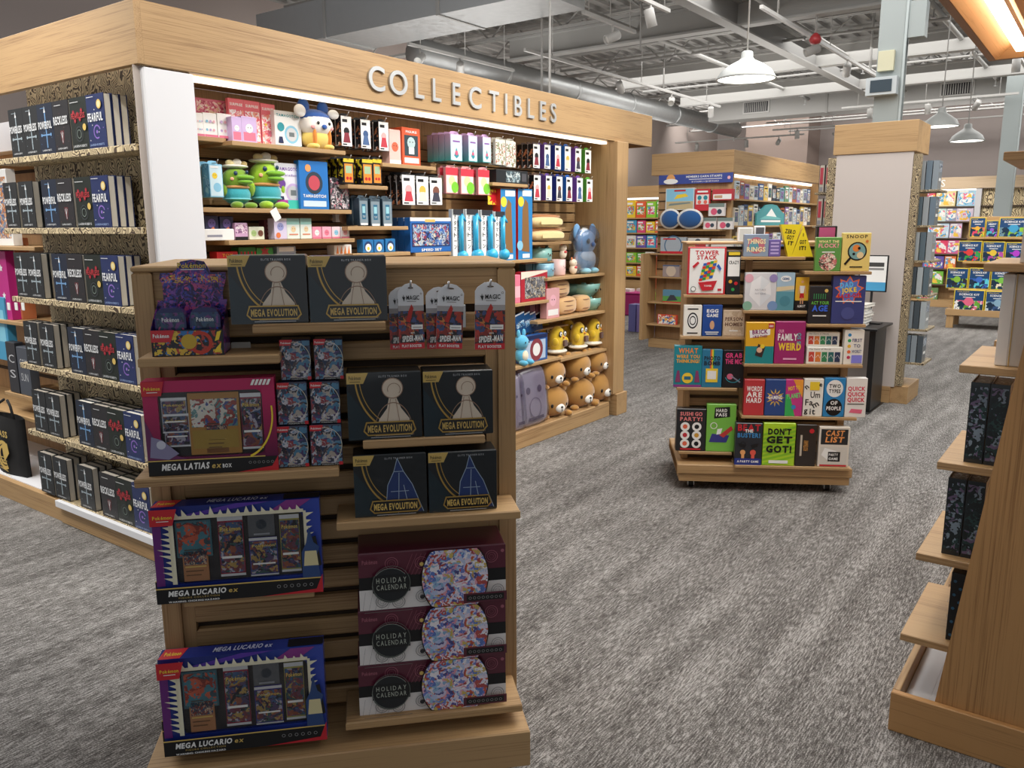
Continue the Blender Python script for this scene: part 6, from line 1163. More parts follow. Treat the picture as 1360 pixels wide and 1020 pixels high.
for i, z in enumerate([1.90, 1.595, 1.29, .985, .68, .375]):
    mb = MB(); mb.bev(-1.5595, -1.30, EY+.0905, 8.40, z-.02, z-.0005, PATD, .002); Q_(mb, 'marbled_shelf', tw, oW)
    mb = MB(); mb.bev(-2.36, -2.1405, EY+.0905, 8.40, z-.02, z-.0005, PATD, .002); Q_(mb, 'marbled_shelf', tw, oW)
    for c in range(3):
        b = make_book('hardback_book', .17, .245, .045, col(BKC[(i+c) % 6], .3, coat=.5), lambda P: (P.rect(.1, .6, .9, .9, art(['AFC0D0', 'E0E4E8', '5A7A9A', '2A3A4A'], 40, i)), P.rect(.2, .3, .8, .4, WH)), BPAGEW)
        b.location = (-1.325-.052*c, 8.12, z); b.rotation_euler.z = R(90); tag(b, f"grey glossy hardback facing the right aisle, {SHN[i]} shelf of white end cap, {['outer', 'middle', 'inner'][c]} copy", None, 'hardbacks on the end cap right side')
    if i < 4:
        for c in range(2):
            b = make_book('hardback_book', .17, .25, .05, col('2A1A1E', .4), None, BPAGE); b.location = (-2.33+.055*c, 8.12, z); b.rotation_euler.z = R(-90)
            P = Print(.045, .25, y0=0, ox=-.0225); P.rect(.2, .3, .8, .9, col('B03A4A')); P.rect(.2, .05, .8, .2, col('8A8A90')); o = P.mb.build('spine_print', b); o.rotation_euler.z = R(90); o.location = (.0855, .0225, 0)
            tag(b, f"dark book with crimson spine, left side of white end cap, {SHN[i]} shelf, {['outer', 'inner'][c]} copy", None, 'dark crimson books left of the end cap')
mb = MB(); mb.bev(-1.5145, -1.455, EY+.01, EY+.09, .161, 2.2, PATD, .003); mb.bev(-2.23, -2.1555, EY+.01, EY+.09, .161, 2.2, PATD, .003); Q_(mb, 'marbled_upright', tw, oW)
# table with book stack and sign
t = thing('side_table', 'black table against the white end cap panel', 'table', (-1.9, 7.6, 0))
MB().bev(-.36, .34, -.3, .3, .72, .74, KBLACK, .003).build('table_top', t)
for x in (-.33, .26): MB().bev(x, x+.05, -.2, .2, .012, .7195, KBLACK, .003).build('leg', t); 
for x in (-.33, .26): MB().bev(x-.01, x+.06, -.28, .28, 0, .0115, KBLACK, .003).build('foot', t)
zz = .7405
for i in range(7):
    b = make_book('hardback_book', .2, .26, .026, col(['D8D4CC', 'C8CCD0', 'E0DCD4'][i % 3], .4), None, BPAGEW); b.rotation_euler = (R(90), 0, R(90+rnd.uniform(-4, 4))); b.location = (-1.83+rnd.uniform(-.008, .008)+.13, 7.60, zz+.026); b.rotation_euler = (R(-90), 0, R(rnd.uniform(-5, 5))); b.location = (-1.79, 7.44, zz+.0262); zz += .0268
    tag(b, f"pale hardback in the stack on the black table, {ORD[i+1]} from the bottom", None, 'stack of pale hardbacks on the table')
t = thing('table_sign', 'framed white and blue sign standing on the black table', 'sign', (-1.72, 7.72, .7405), 0)
MB().bev(-.12, .12, -.004, .004, .28, .6, KBLACK, .002).build('frame', t); MB().bev(-.1, .1, -.05, .05, 0, .01, KBLACK).build('foot', t); MB().box(-.01, .01, -.003, .003, .01, .28, KBLACK).build('stem', t)
P = Print(.216, .3, y0=-.0042, oz=.29); P.rect(0, 0, 1, 1, WH); P.rect(0, 0, 1, .25, col('4AA0D0')); P.rect(.1, .6, .9, .66, col('888888')); P.rect(.1, .7, .9, .82, col('444444')); P.mb.build('sign_print', t)
# ================================================================== MIDDLE FIXTURE
MX, MYY = -3.92, 9.95; HM0, HM1 = 2.245, 2.515
FM1 = Face(0, MYY+.06, 0); FM2 = Face(MX-.14, 0, 90)
tm = thing('book_gondola', 'oak gondola with blue banner in front and picture books along its side', 'display unit', (MX, MYY, 0)); oM = (MX, MYY, 0)
def M_(x0, x1, y0, y1, z0, z1, m, nm, c=.002, root=None, o=None): mb = MB(); mb.bev(x0, x1, y0, y1, z0, z1, m, c); return Q_(mb, nm, root or tm, o or oM)
M_(-5.03, MX, MYY, MYY+.03, HM0, HM1, WX, 'header_front', .003); M_(MX-.03, MX, MYY+.0305, 13.65, HM0, HM1, WY, 'header_side', .003); M_(-5.03, -5.0, MYY+.0305, 13.65, HM0, HM1, WY, 'header_side')
M_(-4.95, MX-.08, MYY+.06, MYY+.09, .12, HM0-.001, wood('z', 'B89268', '8F6B44'), 'front_panel'); M_(MX-.075, MX-.02, MYY+.03, MYY+.09, .12, HM0-.001, WZ, 'corner_post', .004)
M_(MX-.17, MX-.14, MYY+.0905, 13.6, .12, HM0-.001, WZ, 'side_back_panel'); M_(MX-.14, MX-.02, 13.56, 13.6, .12, HM0-.001, WZ, 'end_panel')
M_(-4.98, MX+.02, MYY-.06, MYY+.0595, 0, .12, WX, 'base'); M_(MX-.0195, MX+.1, MYY+.06, 13.6, 0, .12, WY, 'base_side')
mb = MB(); mb.box(MX-.135, MX-.1, MYY+.12, 13.5, HM0-.04, HM0-.006, LEDM); Q_(mb, 'light_strip', tm, oM); mb = MB(); mb.box(-4.9, MX-.1, MYY+.031, MYY+.055, HM0-.03, HM0-.006, LEDM); Q_(mb, 'light_strip', tm, oM)
for i in range(11): M_(-4.94, MX-.085, MYY+.052, MYY+.0595, 2.02-.11*i, 2.035-.11*i, col('4A3826', .8), 'groove', .001)
for z in (1.93, 1.60, 1.27, .94, .61): M_(MX-.1395, MX+.02, MYY+.1, 13.55, z-.022, z-.0005, WY, 'side_shelf')
for z, d in ((1.555, .22), (1.25, .2), (.95, .22), (.62, .24)): M_(-4.95, MX-.08, MYY+.0595-d, MYY+.0515, z-.02, z-.0005, WX, 'front_shelf')
t = thing('promo_banner', 'blue banner with white stamp-club lettering under the middle header', 'sign', (-4.42, MYY-.005, 2.125))
MB().bev(-.5, .5, 0, .006, 0, .118, col('3A4C9A', .4)).build('banner_board', t); P = Print(1, .118); P.text('MEMBERS EARN STAMPS', .62, .62, .22, WH, bold=.02, wid=.48); P.rect(.42, .42, .86, .48, WH); P.text('10 STAMPS = $5 REWARD', .64, .12, .16, WH, wid=.36); P.disc(.17, .55, .06, col('E8A86A')); P.disc(.17, .3, .1, WH, rz=.28); P.disc(.95, .5, .02, PINK); P.mb.build('banner_print', t)
def mtoy(name, lab, cat, px, m, fn, dep=.12, th=.05, zk=None, F=FM1, group=None): return carton(name, lab, cat, F, px, dep, th, m if not isinstance(m, str) else col(m, .4), fn, z0=zk, group=group)
mtoy('activity_box', 'wide pale box with airplane scene below the blue banner', 'box', (884, 250, 922, 279), 'D8DCE0', lambda P: (P.rect(.03, .4, .97, .97, SKY), P.rect(.03, .03, .97, .4, col('C8B48A')), P.poly([(.3, .5), (.8, .62), (.7, .75), (.4, .7)], YEL), P.poly([(.1, .2), (.9, .3), (.85, .36), (.15, .3)], col('7A8A8A')), P.rect(.3, .85, .7, .93, RED)))
for i in range(3): mtoy('activity_box', f"red box with green sunglasses print below the banner, {['front', 'second', 'rear'][i]} copy", 'box', (923, 251, 943, 280), 'C8303A', (lambda P: (P.rect(.08, .3, .92, .75, col('E8E4E0')), P.disc(.3, .6, .14, col('2A8A9A')), P.disc(.7, .6, .14, col('2A8A9A')), P.disc(.3, .4, .12, col('E86A5A')), P.disc(.7, .4, .12, col('E86A5A')), P.rect(.15, .84, .85, .92, WH))) if i == 0 else None, .13-.026*i, .025, group='red sunglasses boxes')
mtoy('activity_box', 'red and white lidded box at the right end under the banner', 'box', (946, 251, 973, 266), 'C03A44', lambda P: (P.rect(.05, .1, .95, .55, WH), P.rect(.1, .2, .5, .45, col('C8A080'))), .14, .07)
for i, px in enumerate([(941, 270, 962, 287), (934, 289, 951, 307), (953, 289, 973, 307)]): mtoy('toy_pack', f"small white pack with pink toy, {['upper', 'lower left', 'lower right'][i]} beside the round cushions", 'box', px, 'E4DEDC', lambda P: (P.rect(0, .7, 1, 1, col('7A8A84')), P.disc(.35, .35, .2, col('D85A7A')), P.disc(.7, .35, .15, col('3A4A5A'))), .14, .05, zk=1.555 if i else None)
for i, (x0, x1) in enumerate([(875, 903), (899, 934)]):
    dep = .2; u0, u1, zb, zt = FM1.span(x0, 277, x1, 308, dep=dep, z0=1.556); r = (zt-zb)/2
    t = thing('round_cushion', ['left round blue cushion with white rim', 'right round blue cushion with white rim, in front of its twin'][i], 'cushion', FM1.P((u0+u1)/2, 1.556, dep-.03+.03*i), 0)
    mb = MB(); mb.ball((0, 0, r), ((u1-u0)/2, .06, r), plush('E4E2DE'), 22, 12); mb.build('rim', t); mb = MB(); mb.ball((.01, -.02, r), ((u1-u0)/2*.85, .06, r*.84), plush('1E5490'), 22, 12); mb.build('cushion_face', t)
# items of lower A-frame rack at the front left
def rack_box(px, lab, m, fn, z): mtoy('toy_carton', lab, 'box', px, m, fn, .2, .05, zk=z)
for px, lab, m, fn, z in [((877, 315, 911, 345), 'grey roller coaster toy box on the rack under the cushions', 'A8B0B8', lambda P: (P.ring(.5, .5, .35, .12, col('4A6A8A')), P.rect(0, 0, 1, .14, RED), P.rect(.1, .85, .6, .93, RED)), 1.25),
        ((913, 316, 940, 345), 'white picture box right of the roller coaster box', 'D8D4D0', lambda P: (P.rect(.1, .1, .9, .6, col('B03A3A')), P.disc(.5, .75, .15, col('4A5A6A'))), 1.25), ((944, 317, 972, 345), 'pale game box half hidden by the games kiosk', 'E0DCD4', lambda P: P.rect(.1, .2, .9, .5, col('8A9AA8')), 1.25),
        ((880, 352, 902, 377), 'clear-fronted toy box on the second rack level', '9A8A88', lambda P: (P.disc(.5, .5, .3, col('C8B4A0')), P.rect(0, .9, 1, 1, col('4A5A7A'))), .95),
        ((880, 385, 905, 412), 'green and blue train toy box on the third rack level', '5A88A0', lambda P: (P.rect(0, 0, 1, .5, col('5A9A4A')), P.poly([(.2, .1), (.8, .2), (.6, .6), (.4, .6)], col('3A3A44')), P.rect(0, 0, 1, .08, RED)), .62),
        ((873, 418, 898, 444), 'red and white superhero-free activity box on the lowest rack level'.replace('superhero-free ', ''), 'D84A3A', lambda P: P.rect(.04, .04, .96, .96, art(['D84A3A', 'E8E4E0', '3A6AA8', 'E8B03A', 'F0E8E0'], 22, 3)), .33)]: rack_box(px, lab, m, fn, z)
M_(-4.95, -4.2, MYY-.2, MYY+.0515, .31, .3295, WX, 'front_shelf'); M_(-5.0, -4.955, MYY-.3, MYY+.0595, .1205, 1.25, WZ, 'rack_side')
# picture books on the side shelves
rnd = random.Random(21); PAL = ['C8D8E4', '3A5A8A', '7AA8B8', 'D8D0C0', '2A3A4A', 'A85A3A', 'E0C060', '5A8A6A', 'B8C4CC', '1E2A3E', '8A6AA8', 'E8E4DC']
for r_, (z, hh) in enumerate([(1.93, .24), (1.60, .28), (1.27, .26), (.94, .26)]):
    y = MYY+.16; i = 0; nb_ = 18
    while i < nb_ and y < 13.3:
        w = rnd.uniform(.13, .19); h = rnd.uniform(.75, 1)*hh; c = PAL[(i*5+r_*3) % 12]
        p = FM2.P(y+w/2, z, .115)
        tag_ = thing('picture_book', f"picture book, {ORD[i+1] if i < 16 else 'far'} from the near end, {['top', 'second', 'third', 'fourth'][r_]} side shelf" if i < 16 else f"picture book at the far end of the {['top', 'second', 'third', 'fourth'][r_]} side shelf, {['inner', 'outer', 'last'][i-16]}", 'book', p, FM2.a, 'picture books on the middle fixture')
        MB().bev(-w/2, w/2, 0, .018+.02*rnd.random(), 0, h, col(c, .35), .001).build('cover', tag_)
        P = Print(w, h); P.rect(.1, .2, .9, .75, art([PAL[(i+k*3+r_) % 12] for k in range(5)], 22, i % 4)); P.rect(.15, .82, .85, .9, WH if i % 2 else BK); P.mb.build('cover_print', tag_)
        y += w+rnd.uniform(.002, .03); i += 1
u0, u1, zb, zt = FM2.span(1005, 271, 1042, 299, dep=.15, z0=1.6005); w = u1-u0; h = zt-zb
t = thing('mountain_shaped_book', 'dome-topped teal picture book with snowy mountain on the side shelf', 'book', FM2.P((u0+u1)/2, 1.6005, .15), FM2.a)
pts = [(-w/2, 0), (w/2, 0), (w/2, h*.55), (w*.36, h*.7), (w*.2, h*.95), (0, h), (-w*.2, h*.95), (-w*.36, h*.7), (-w/2, h*.55)]
MB().prism(pts, 0, .02, col('4A9AA0', .4)).build('cover', t); P = Print(w, h); P.poly([(.3, .4), (.5, .8), (.7, .4)], WH); P.rect(.15, .15, .85, .25, WH); P.poly([(.1, .3), (.3, .45), (.7, .4), (.9, .3)], col('7AC0C0')); P.mb.build('cover_print', t)

# ================================================================== FAR LEFT TOY WALL, CUBES AND STOREFRONT GLASS
YL = 17.6; FL = Face(0, YL, 0); tf = thing('far_toy_shelving', 'distant oak toy wall seen between the lettered wall and middle gondola', 'display unit', (-8.9, YL, 0)); oL = (-8.9, YL, 0)
def L_(x0, x1, y0, y1, z0, z1, m, nm): return M_(x0, x1, y0, y1, z0, z1, m, nm, .002, tf, oL)
L_(-10.1, -8.2, YL-.35, YL-.3, 2.25, 2.5, WX, 'header'); L_(-10.1, -8.2, YL, YL+.03, .2, 2.24, WZ, 'back_panel'); L_(-10.1, -8.2, YL-.36, YL-.0005, 0, .35, WX, 'base')
mb = MB(); mb.box(-10.05, -8.25, YL-.28, YL-.2, 2.2, 2.24, LEDM); Q_(mb, 'light_strip', tf, oL)
fz = []
for y in (289, 309, 329, 349, 367): z = FL.at(855, y, .3)[1]; fz.append(z); L_(-10.1, -8.2, YL-.3, YL-.0005, z-.03, z-.0005, WX, 'shelf')
rnd = random.Random(5); CP = ['E8C83A', '5AB04A', '4AA0C8', 'E0603A', 'E8E4DC', 'D84A7A', '8AC83A', '6A5AB0']
for r_ in range(5):
    xs = 832; i = 0
    while xs < 884:
        w = rnd.uniform(9, 15); top = [264, 292, 312, 332, 352][r_] + rnd.uniform(0, 4)
        c = CP[(i*3+r_*2) % 8]
        carton('toy_carton', f"distant toy carton, {['leftmost', 'second', 'third', 'fourth', 'fifth', 'sixth'][min(i, 5)]} on the {SHN[r_]} shelf of the far toy wall", 'box', FL, (xs, top, xs+w-1, 289), .26, .1, col(c, .4), (lambda P, i=i, r_=r_: (P.rect(.12, .2, .88, .7, art([CP[(i+k) % 8] for k in range(4)]+['F0F0EA'], 14, i % 3)), P.rect(.1, .78, .7, .9, WH))) , z0=fz[r_], group='distant toy cartons'); xs += w; i += 1
def cube(lab, p0, p1, z1, c, name='storage_cube'):
    x0, y0 = p0; x1, y1 = p1; t = thing(name, lab, 'ottoman', ((x0+x1)/2, (y0+y1)/2, 0)); a, b = (x1-x0)/2, (y1-y0)/2; m = col(c, .55)
    MB().bev(-a, a, -b, b, 0, z1-.03, m, .02).build('body', t); MB().bev(-a-.008, a+.008, -b-.008, b+.008, z1-.029, z1, m, .012).build('rim', t); return t
cube('magenta cube bench on the carpet beyond the end post', (-7.35, 13.2), (-6.85, 13.75), .42, 'A8256E'); cube('lime green cube bin next to the magenta cube', (-6.84, 13.4), (-6.3, 13.95), .40, '8CCB2E')
for i, (x, y, c, s) in enumerate([(-7.2, 13.4, 'E8E4E0', .1), (-7.0, 13.6, 'D8D4CC', .08)]): tag(MB().bev(-s, s, -s, s, 0, .05, col(c, .5)).build('folded_cloth', loc=(x, y, .4205)), ['white folded cloth on the magenta cube', 'grey folded cloth at the back of the magenta cube'][i], 'cloth')
mb = MB(); mb.ball((0, 0, .05), (.16, .12, .05), plush('2E8A4A'), 14, 8); tag(mb.build('folded_cloth', loc=(-6.6, 13.65, .4005)), 'green soft toy mound on the lime bin', 'soft toy')
o = MB(); o.bev(-.25, .0, 0, .3, 0, 1.0, col('D8582E', .5), .01); tag(o.build('display_pillar', loc=(-7.25, 14.6, 0)), 'orange display block standing behind the cubes', 'display block')
for i in range(3): tag(MB().bev(-.06, .06, -.1, .1, 0, .42, col(['6A6AA8', '8A7AB8', '5A6AA0'][i], .4)).build('tall_box', loc=(-5.93+.14*i, 11.3, 0)), f"lavender tall box on the floor beyond the end post, {['left', 'middle', 'right'][i]}", 'box')
# storefront glazing in the back corner
tgz = thing('storefront_window', 'tall teal storefront glazing in the back left corner', 'window', (-10.1, Y1-.12, 0)); fm = col('2E3A3E', .4)
for i in range(4): 
    x = .05+i*.32; MB().box(x-.02, x+.02, -.03, .03, 0, 3.6, fm).build('mullion', tgz)
    if i < 3: MB().box(x+.0205, x+.2995, -.004, .004, .05, 3.5, col('6FA0A4', .1, 0, coat=.8)).build('pane', tgz)
MB().box(.03, 1.03, -.035, .035, 3.6, 3.7, fm).build('head_rail', tgz)

# ================================================================== FAR RIGHT UNIT
YE = 18.0; FE = Face(0, YE+.34, 0); te = thing('far_right_shelving', 'distant wall unit with ES lettering and tan marbled panels', 'display unit', (-2.0, YE, 0)); oE = (-2.0, YE, 0)
def E_(x0, x1, y0, y1, z0, z1, m, nm): return M_(x0, x1, y0, y1, z0, z1, m, nm, .002, te, oE)
hb = E_(-5.0, 1.5, YE-.02, YE+.02, 2.275, 2.49, wood('x', 'C9B193', 'A78C6A'), 'header'); E_(-5.0, 1.5, YE+.34, YE+.38, .1, 2.27, WZ, 'back_panel'); E_(-5.0, 1.5, YE, YE+.339, 0, .14, WX, 'base'); E_(-2.3, -2.2, YE, YE+.339, .1405, 2.274, col('C8C8CC', .5), 'divider'); E_(-2.199, 1.5, YE+.1, YE+.33, .1405, 2.27, swirl_mat('D2BE94', '5A4A38', 5), 'marbled_panel')
E_(-2.198, 1.5, YE+.04, YE+.099, 1.93, 1.955, col('4A3A2C', .6), 'ledge')
mb = MB(); mb.box(-4.9, -2.31, YE+.06, YE+.1, 2.24, 2.27, LEDM); Q_(mb, 'light_strip', te, oE)
for ch, x in (('I', 1229), ('E', 1243), ('S', 1253)):
    v, f, w = glyph(ch, .01); u = Face(0, YE-.02, 0).at(x, 241, .004)[0]; k = .13/.7
    MB().add([(u+(p[0]-w/2)*k, YE-.026, 2.318+p[1]*k) for p in v], f, col('EDEDEB', .4)).build('letter', hb)
ez = []
for y in (274, 294, 316, 337, 357, 378, 399): z = FE.at(1262, y, .3)[1]; ez.append(z); E_(-4.9, -2.31, YE+.04, YE+.3395, z-.025, z-.0005, col('5A4A3C', .6), 'shelf')
CR_ = [[('D83A4A', 1230, 1241), ('E8D8A0', 1242, 1268), ('A8D0E8', 1270, 1294)], [('7AB0B8', 1230, 1236), ('C8E0DC', 1237, 1256), ('9A9AB0', 1256, 1270), ('D8C8D8', 1270, 1292)], [('C8DCEC', 1233, 1261), ('D8C0D8', 1262, 1278)], [('4A6AB0', 1228, 1236), ('E0486A', 1236, 1260), ('D86A9A', 1260, 1276)], [('6A5AA8', 1228, 1256), ('E8804A', 1257, 1272)], [('E84A5A', 1222, 1232), ('7AC04A', 1233, 1256)], [('6A8A5A', 1222, 1250)]]
TP = [252, 276, 296, 319, 340, 360, 382]
for r_, row in enumerate(CR_):
    for i, (c, a, b) in enumerate(row):
        carton('craft_kit_box', f"distant craft kit box, {['leftmost', 'second', 'third', 'fourth'][i]} on the {['top', 'second', 'third', 'fourth', 'fifth', 'sixth', 'lowest'][r_]} shelf right of end cap", 'box', FE, (a, TP[r_], b, 300), .27, .08, col(c, .35), lambda P, c=c, i=i: (P.rect(.06, .08, .94, .8, art([c, 'F4F0EC', 'E86A8A', '5AA8D0', 'F0C04A', c], 9, i)), P.rect(.1, .84, .6, .93, WH)), z0=ez[r_], group='distant craft kits')
# ================================================================== KIT RACK
YN = 14.4; FNG = Face(0, YN, 0); tn2 = thing('kit_display_rack', 'oak rack of yellow-edged science kit boxes before the far wall', 'display rack', (-1.5, YN, 0)); oG = (-1.5, YN, 0)
def G_(x0, x1, y0, y1, z0, z1, m, nm): return M_(x0, x1, y0, y1, z0, z1, m, nm, .003, tn2, oG)
G_(-1.95, -.75, YN+.46, YN+.5, .3, 1.72, WX, 'back_panel'); G_(-2.1, -.7, YN, YN+.7, .2, .3, WX, 'bottom_box')
for x in (-2.08, -.8): G_(x, x+.1, YN+.02, YN+.1, 0, .1995, WZ, 'leg'); G_(x, x+.1, YN+.56, YN+.64, 0, .1995, WZ, 'leg')
gz = []
for i, (y, dep, x0) in enumerate([(315, -.28, -1.9), (348, -.2, -1.95), (385, -.1, -2.1), (415, -.01, -2.05)]):
    z = FNG.at(1320, y, dep)[1]; gz.append(z); G_(x0, -.72, YN-dep, YN+.4595, z-.03, z-.0005, WX, 'ledge')
    for k in range(3): G_(x0-.02, x0+.1, YN-dep+.1, YN-dep+.13, z+.04+.07*k, z+.08+.07*k, WX, 'side_slat')
def p_kit(a, b, cc):
    def f(P): P.rect(.03, .03, .97, .97, col('1B4676', .35)); P.rect(.03, .03, .97, .5, art([a, b, cc, '16304A', '1B3A5A'], 10, 1)); P.text('NATIONAL GEOGRAPHIC', .3, .88, .05, YEL, wid=.4); P.text(b'SCIENCE KIT'.decode(), .5, .74, .09, WH, bold=.03, wid=.66); P.disc(.5, .45, .16, col(a)); P.rect(.3, .64, .7, .67, WH)
    return f
KB = [[(1284, 289, 1304, 0, 'E8B03A', 'D84A6A', '7AC04A'), (1305, 293, 1321, 0, '8A5AC8', '4AC0C8', 'B03A8A'), (1322, 289, 1362, 0, '3A9AC8', '8ABF3A', '6A8A9A')], [(1270, 320, 1301, 0, 'D83A3A', '3A9A4A', '2A6AA8'), (1302, 321, 1331, 0, 'E0C03A', 'B04AA0', '4A8A5A'), (1332, 322, 1362, 0, 'B03AC8', '3A8AC8', '2A2A6A')],
      [(1256, 356, 1285, 0, '8ABF3A', '2A2A3A', '4A8AC8'), (1286, 356, 1314, 0, '3A6AC8', '5AC8E0', '2A3A8A'), (1315, 357, 1344, 0, '7AC04A', 'E8E0D0', '3A6A3A'), (1345, 358, 1364, 0, '3A5AA8', '6A8AC8', '2A3A5A')], [(1267, 385, 1308, 0, 'E86A8A', '6AA83A', 'F0F0F0'), (1309, 387, 1344, 0, '8AB0C8', '3A5A8A', 'C8D8E0')]]
for r_, row in enumerate(KB):
    for i, (a, tp, b, _, c1, c2, c3) in enumerate(row):
        carton('science_kit_box', f"yellow-edged blue science kit box, {['leftmost', 'second', 'third', 'fourth'][i]} on the {['top', 'second', 'third', 'lowest'][r_]} ledge", 'box', FNG, (a, tp, b, 400), [-.3, -.22, -.12, -.03][r_]+.01, .09, col('E0C83A', .4), p_kit(c1, c2, c3), z0=gz[r_], group='science kit boxes')

# ================================================================== RIGHT FOREGROUND GONDOLA
tr = thing('foreground_gondola', 'oak gondola end at the right foreground with short projecting shelves', 'display unit', (.3, 2.63, 0)); oR = (.3, 2.63, 0)
def R_(mb, nm): return Q_(mb, nm, tr, oR)
mb = MB(); mb.add([(-.312, 2.655, .1305), (1.2, 2.655, .1305), (1.2, 2.655, 2.2), (-.08, 2.655, 2.2), (-.312, 2.69, .1305), (1.2, 2.69, .1305), (1.2, 2.69, 2.2), (-.08, 2.69, 2.2)], [(0, 1, 2, 3), (7, 6, 5, 4), (0, 3, 7, 4), (1, 5, 6, 2), (3, 2, 6, 7), (0, 4, 5, 1)], wood('z', 'B88B58', '8E653A')); R_(mb, 'end_panel')
mb = MB(); mb.bev(-.434, 1.2, 2.63, 2.654, 0, .1345, wood('x', 'B88B58', '8E653A'), .003); R_(mb, 'base_front')
mb = MB(); mb.bev(-.434, -.412, 2.6545, 5.2, 0, .1345, WY, .002); R_(mb, 'base_side'); mb = MB(); mb.bev(-.411, -.34, 2.692, 5.2, .06, .075, WCLEAN, .001); mb.bev(-.34, -.2, 2.692, 3.6, .06, .075, WCLEAN, .001); R_(mb, 'white_deck')
mb = MB(); mb.add([(-.24, 2.6905, .076), (-.02, 2.6905, 2.2), (.02, 2.6905, 2.2), (-.2, 2.6905, .076), (-.24, 5.2, .076), (-.02, 5.2, 2.2), (.02, 5.2, 2.2), (-.2, 5.2, .076)], [(0, 1, 2, 3), (7, 6, 5, 4), (0, 4, 5, 1), (3, 2, 6, 7), (0, 3, 7, 4), (1, 5, 6, 2)], wood('y', 'A97F52', '835E38')); R_(mb, 'back_panel')
RZ = [(.29, -.44), (.575, -.416), (.882, -.381), (1.188, -.347), (1.49, -.311), (1.8, -.29)]
for z, x in RZ:
    xb = -.24+.22*(z-.076)/2.124
    mb = MB(); mb.bev(x, xb-.004, 2.735, 3.22, z-.024, z, WX, .002); R_(mb, 'shelf')
    mb = MB(); mb.bev(x+.0, xb-.004, 3.6, 4.1, z-.05, z-.026, WX, .002); R_(mb, 'shelf')
GRN = col('101C22', .3, coat=.5)
for z, x in RZ[1:3]:
    for c in range(2):
        b = thing('ornate_book', f"dark ornate hardback with pale botanical edge, {'upper' if z > .8 else 'middle'} shelf of the right gondola, {['outer', 'inner'][c]} copy", 'book', (x+.045+.053*c+.02, 2.86, z+.0005), R(-90), 'ornate dark hardbacks')
        w, h, th = .165, .25, .05; MB().box(-w/2, w/2, 0, .003, 0, h, GRN).box(-w/2, w/2, th-.003, th, 0, h, GRN).box(w/2-.003, w/2, .003, th-.003, 0, h, GRN).build('cover', b)
        MB().box(-w/2+.004, w/2-.004, .0032, th-.0032, .003, h-.004, art(['14262A', '1E3A3A', '8A9AA8', '14262A', '5A4A6A', '2A4A44'], 50, 2)).build('pages', b)
        P = Print(th*.96, h, y0=0, ox=0); P.rect(.05, .05, .95, .95, art(['0E1A1E', '14262A', '7A8A9A', '1E3A3A', '0E1A1E', '6A5A7A'], 36, 5+c)); o = P.mb.build('spine_print', b); o.rotation_euler.z = R(90); o.location = (w/2+.0003, .001, 0)
b = thing('ornate_book', 'near-black hardback with blue leaf pattern on the low right shelf', 'book', (RZ[0][1]+.125, 2.86, .2905), R(-90)); w, h, th = .165, .23, .04
MB().bev(-w/2, w/2, 0, th, 0, h, BK, .001).build('cover', b); P = Print(th, h, ox=0)
for i in range(9): P.disc(.3+.4*(i % 2), .08+.1*i, .14, col('2A5A7A'), n=5)
o = P.mb.build('spine_print', b); o.rotation_euler.z = R(90); o.location = (w/2+.0003, 0, 0)
P = Print(w, h)
for i in range(20): P.disc(.1+.2*(i % 5), .1+.22*(i//5), .04, col('2A5A7A'), n=5)
P.mb.build('cover_print', b)
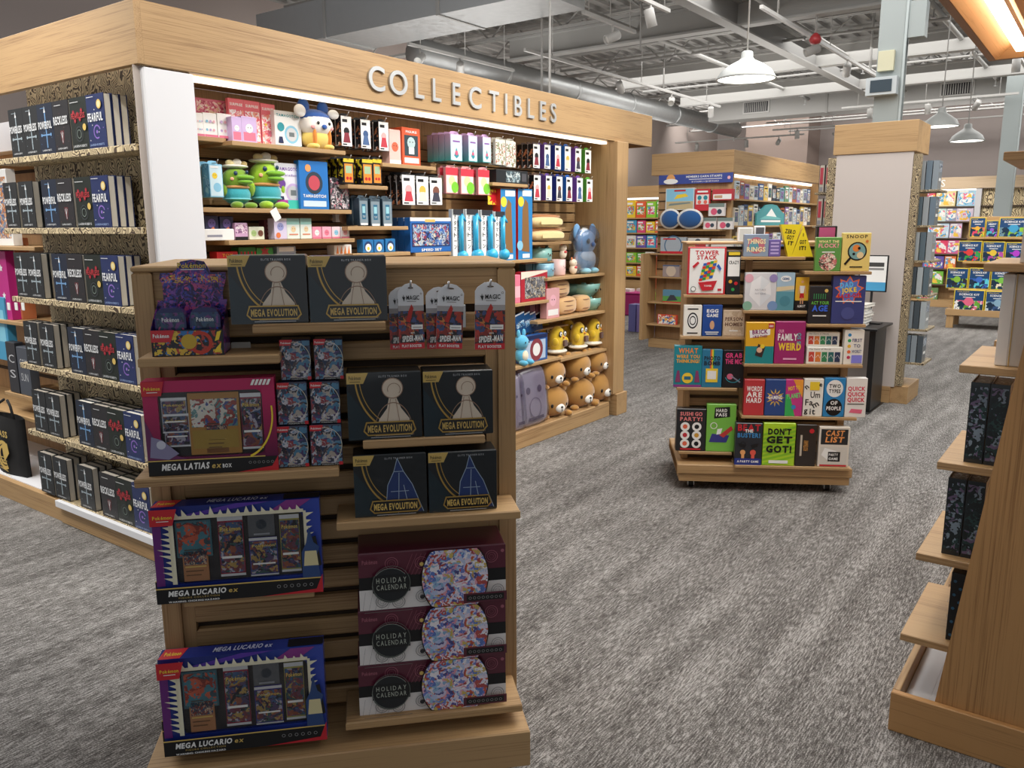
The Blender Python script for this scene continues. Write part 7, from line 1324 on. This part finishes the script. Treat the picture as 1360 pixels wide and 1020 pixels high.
for z, x, lab, hh in ((1.188, -.347, 'white boxed book on the shelf above the ornate books', .27), (1.49, -.311, 'white boxed book on the highest visible right shelf', .25)):
    b = thing('white_boxed_book', lab, 'book', (x+.085, 2.86, z+.0005), R(-90)); MB().bev(-.08, .08, 0, .03, 0, hh, col('E4E0DA', .4), .002).build('case', b); MB().bev(-.08, .08, .0305, .075, 0, hh, col('C9C2B8', .6), .002).build('pages', b); MB().bev(-.081, .081, .034, .037, -.0001, hh+.001, col('B89A5A', .4), .0005).build('ribbon', b)
# wooden light canopy over it
tcn = thing('light_canopy', 'oak light canopy with glowing inner strip at the top right corner', 'canopy', (-.51, 3.98, 2.25)); OW = wood('y', 'D9A874', 'B98252'); OX = wood('x', 'D9A874', 'B98252')
MB().bev(0, .028, -2.4, 0, 0, .27, wood('y', '8E6B4A', '6E5036'), .002).build('side_board', tcn); MB().bev(.0285, 2.2, -.028, 0, 0, .27, wood('x', '8E6B4A', '6E5036'), .002).build('end_board', tcn)
MB().add([(.0285, -2.4, 0), (.0285, -.0285, 0), (.10, -.10, .05), (.10, -2.4, .05), (.0285, -2.4, .06), (.0285, -.0285, .06), (.10, -.10, .06), (.10, -2.4, .06)], [(0, 1, 2, 3), (7, 6, 5, 4), (0, 4, 5, 1), (1, 5, 6, 2), (2, 6, 7, 3), (3, 7, 4, 0)], OW).build('lip', tcn)
MB().add([(.0285, -.0285, 0), (2.2, -.0285, 0), (2.2, -.10, .05), (.10, -.10, .05), (.0285, -.0285, .06), (2.2, -.0285, .06), (2.2, -.10, .06), (.10, -.10, .06)], [(3, 2, 1, 0), (4, 5, 6, 7), (0, 1, 5, 4), (1, 2, 6, 5), (2, 3, 7, 6), (3, 0, 4, 7)], OX).build('lip', tcn)
LEDC = col('FFF1DC', .5, emit=6)
MB().box(.108, .14, -2.4, -.134, .004, .03, LEDC).build('light_strip', tcn); MB().box(.1405, 2.2, -.16, -.108, .004, .03, LEDC).build('light_strip', tcn)
MB().bev(.16, 2.2, -2.4, -.19, .2, .22, wood('y', 'E2BE98', 'C89C70'), .001).build('inner_ceiling', tcn); MB().bev(.145, .159, -2.4, -.176, .045, .21, OW, .001).build('inner_board', tcn); MB().bev(.1595, 2.2, -.189, -.176, .045, .21, OX, .001).build('inner_board', tcn)
mb = MB(); mb.bev(-.1, -.06, 3.5, 3.54, 2.2, 2.27, WZ); R_(mb, 'canopy_bracket')
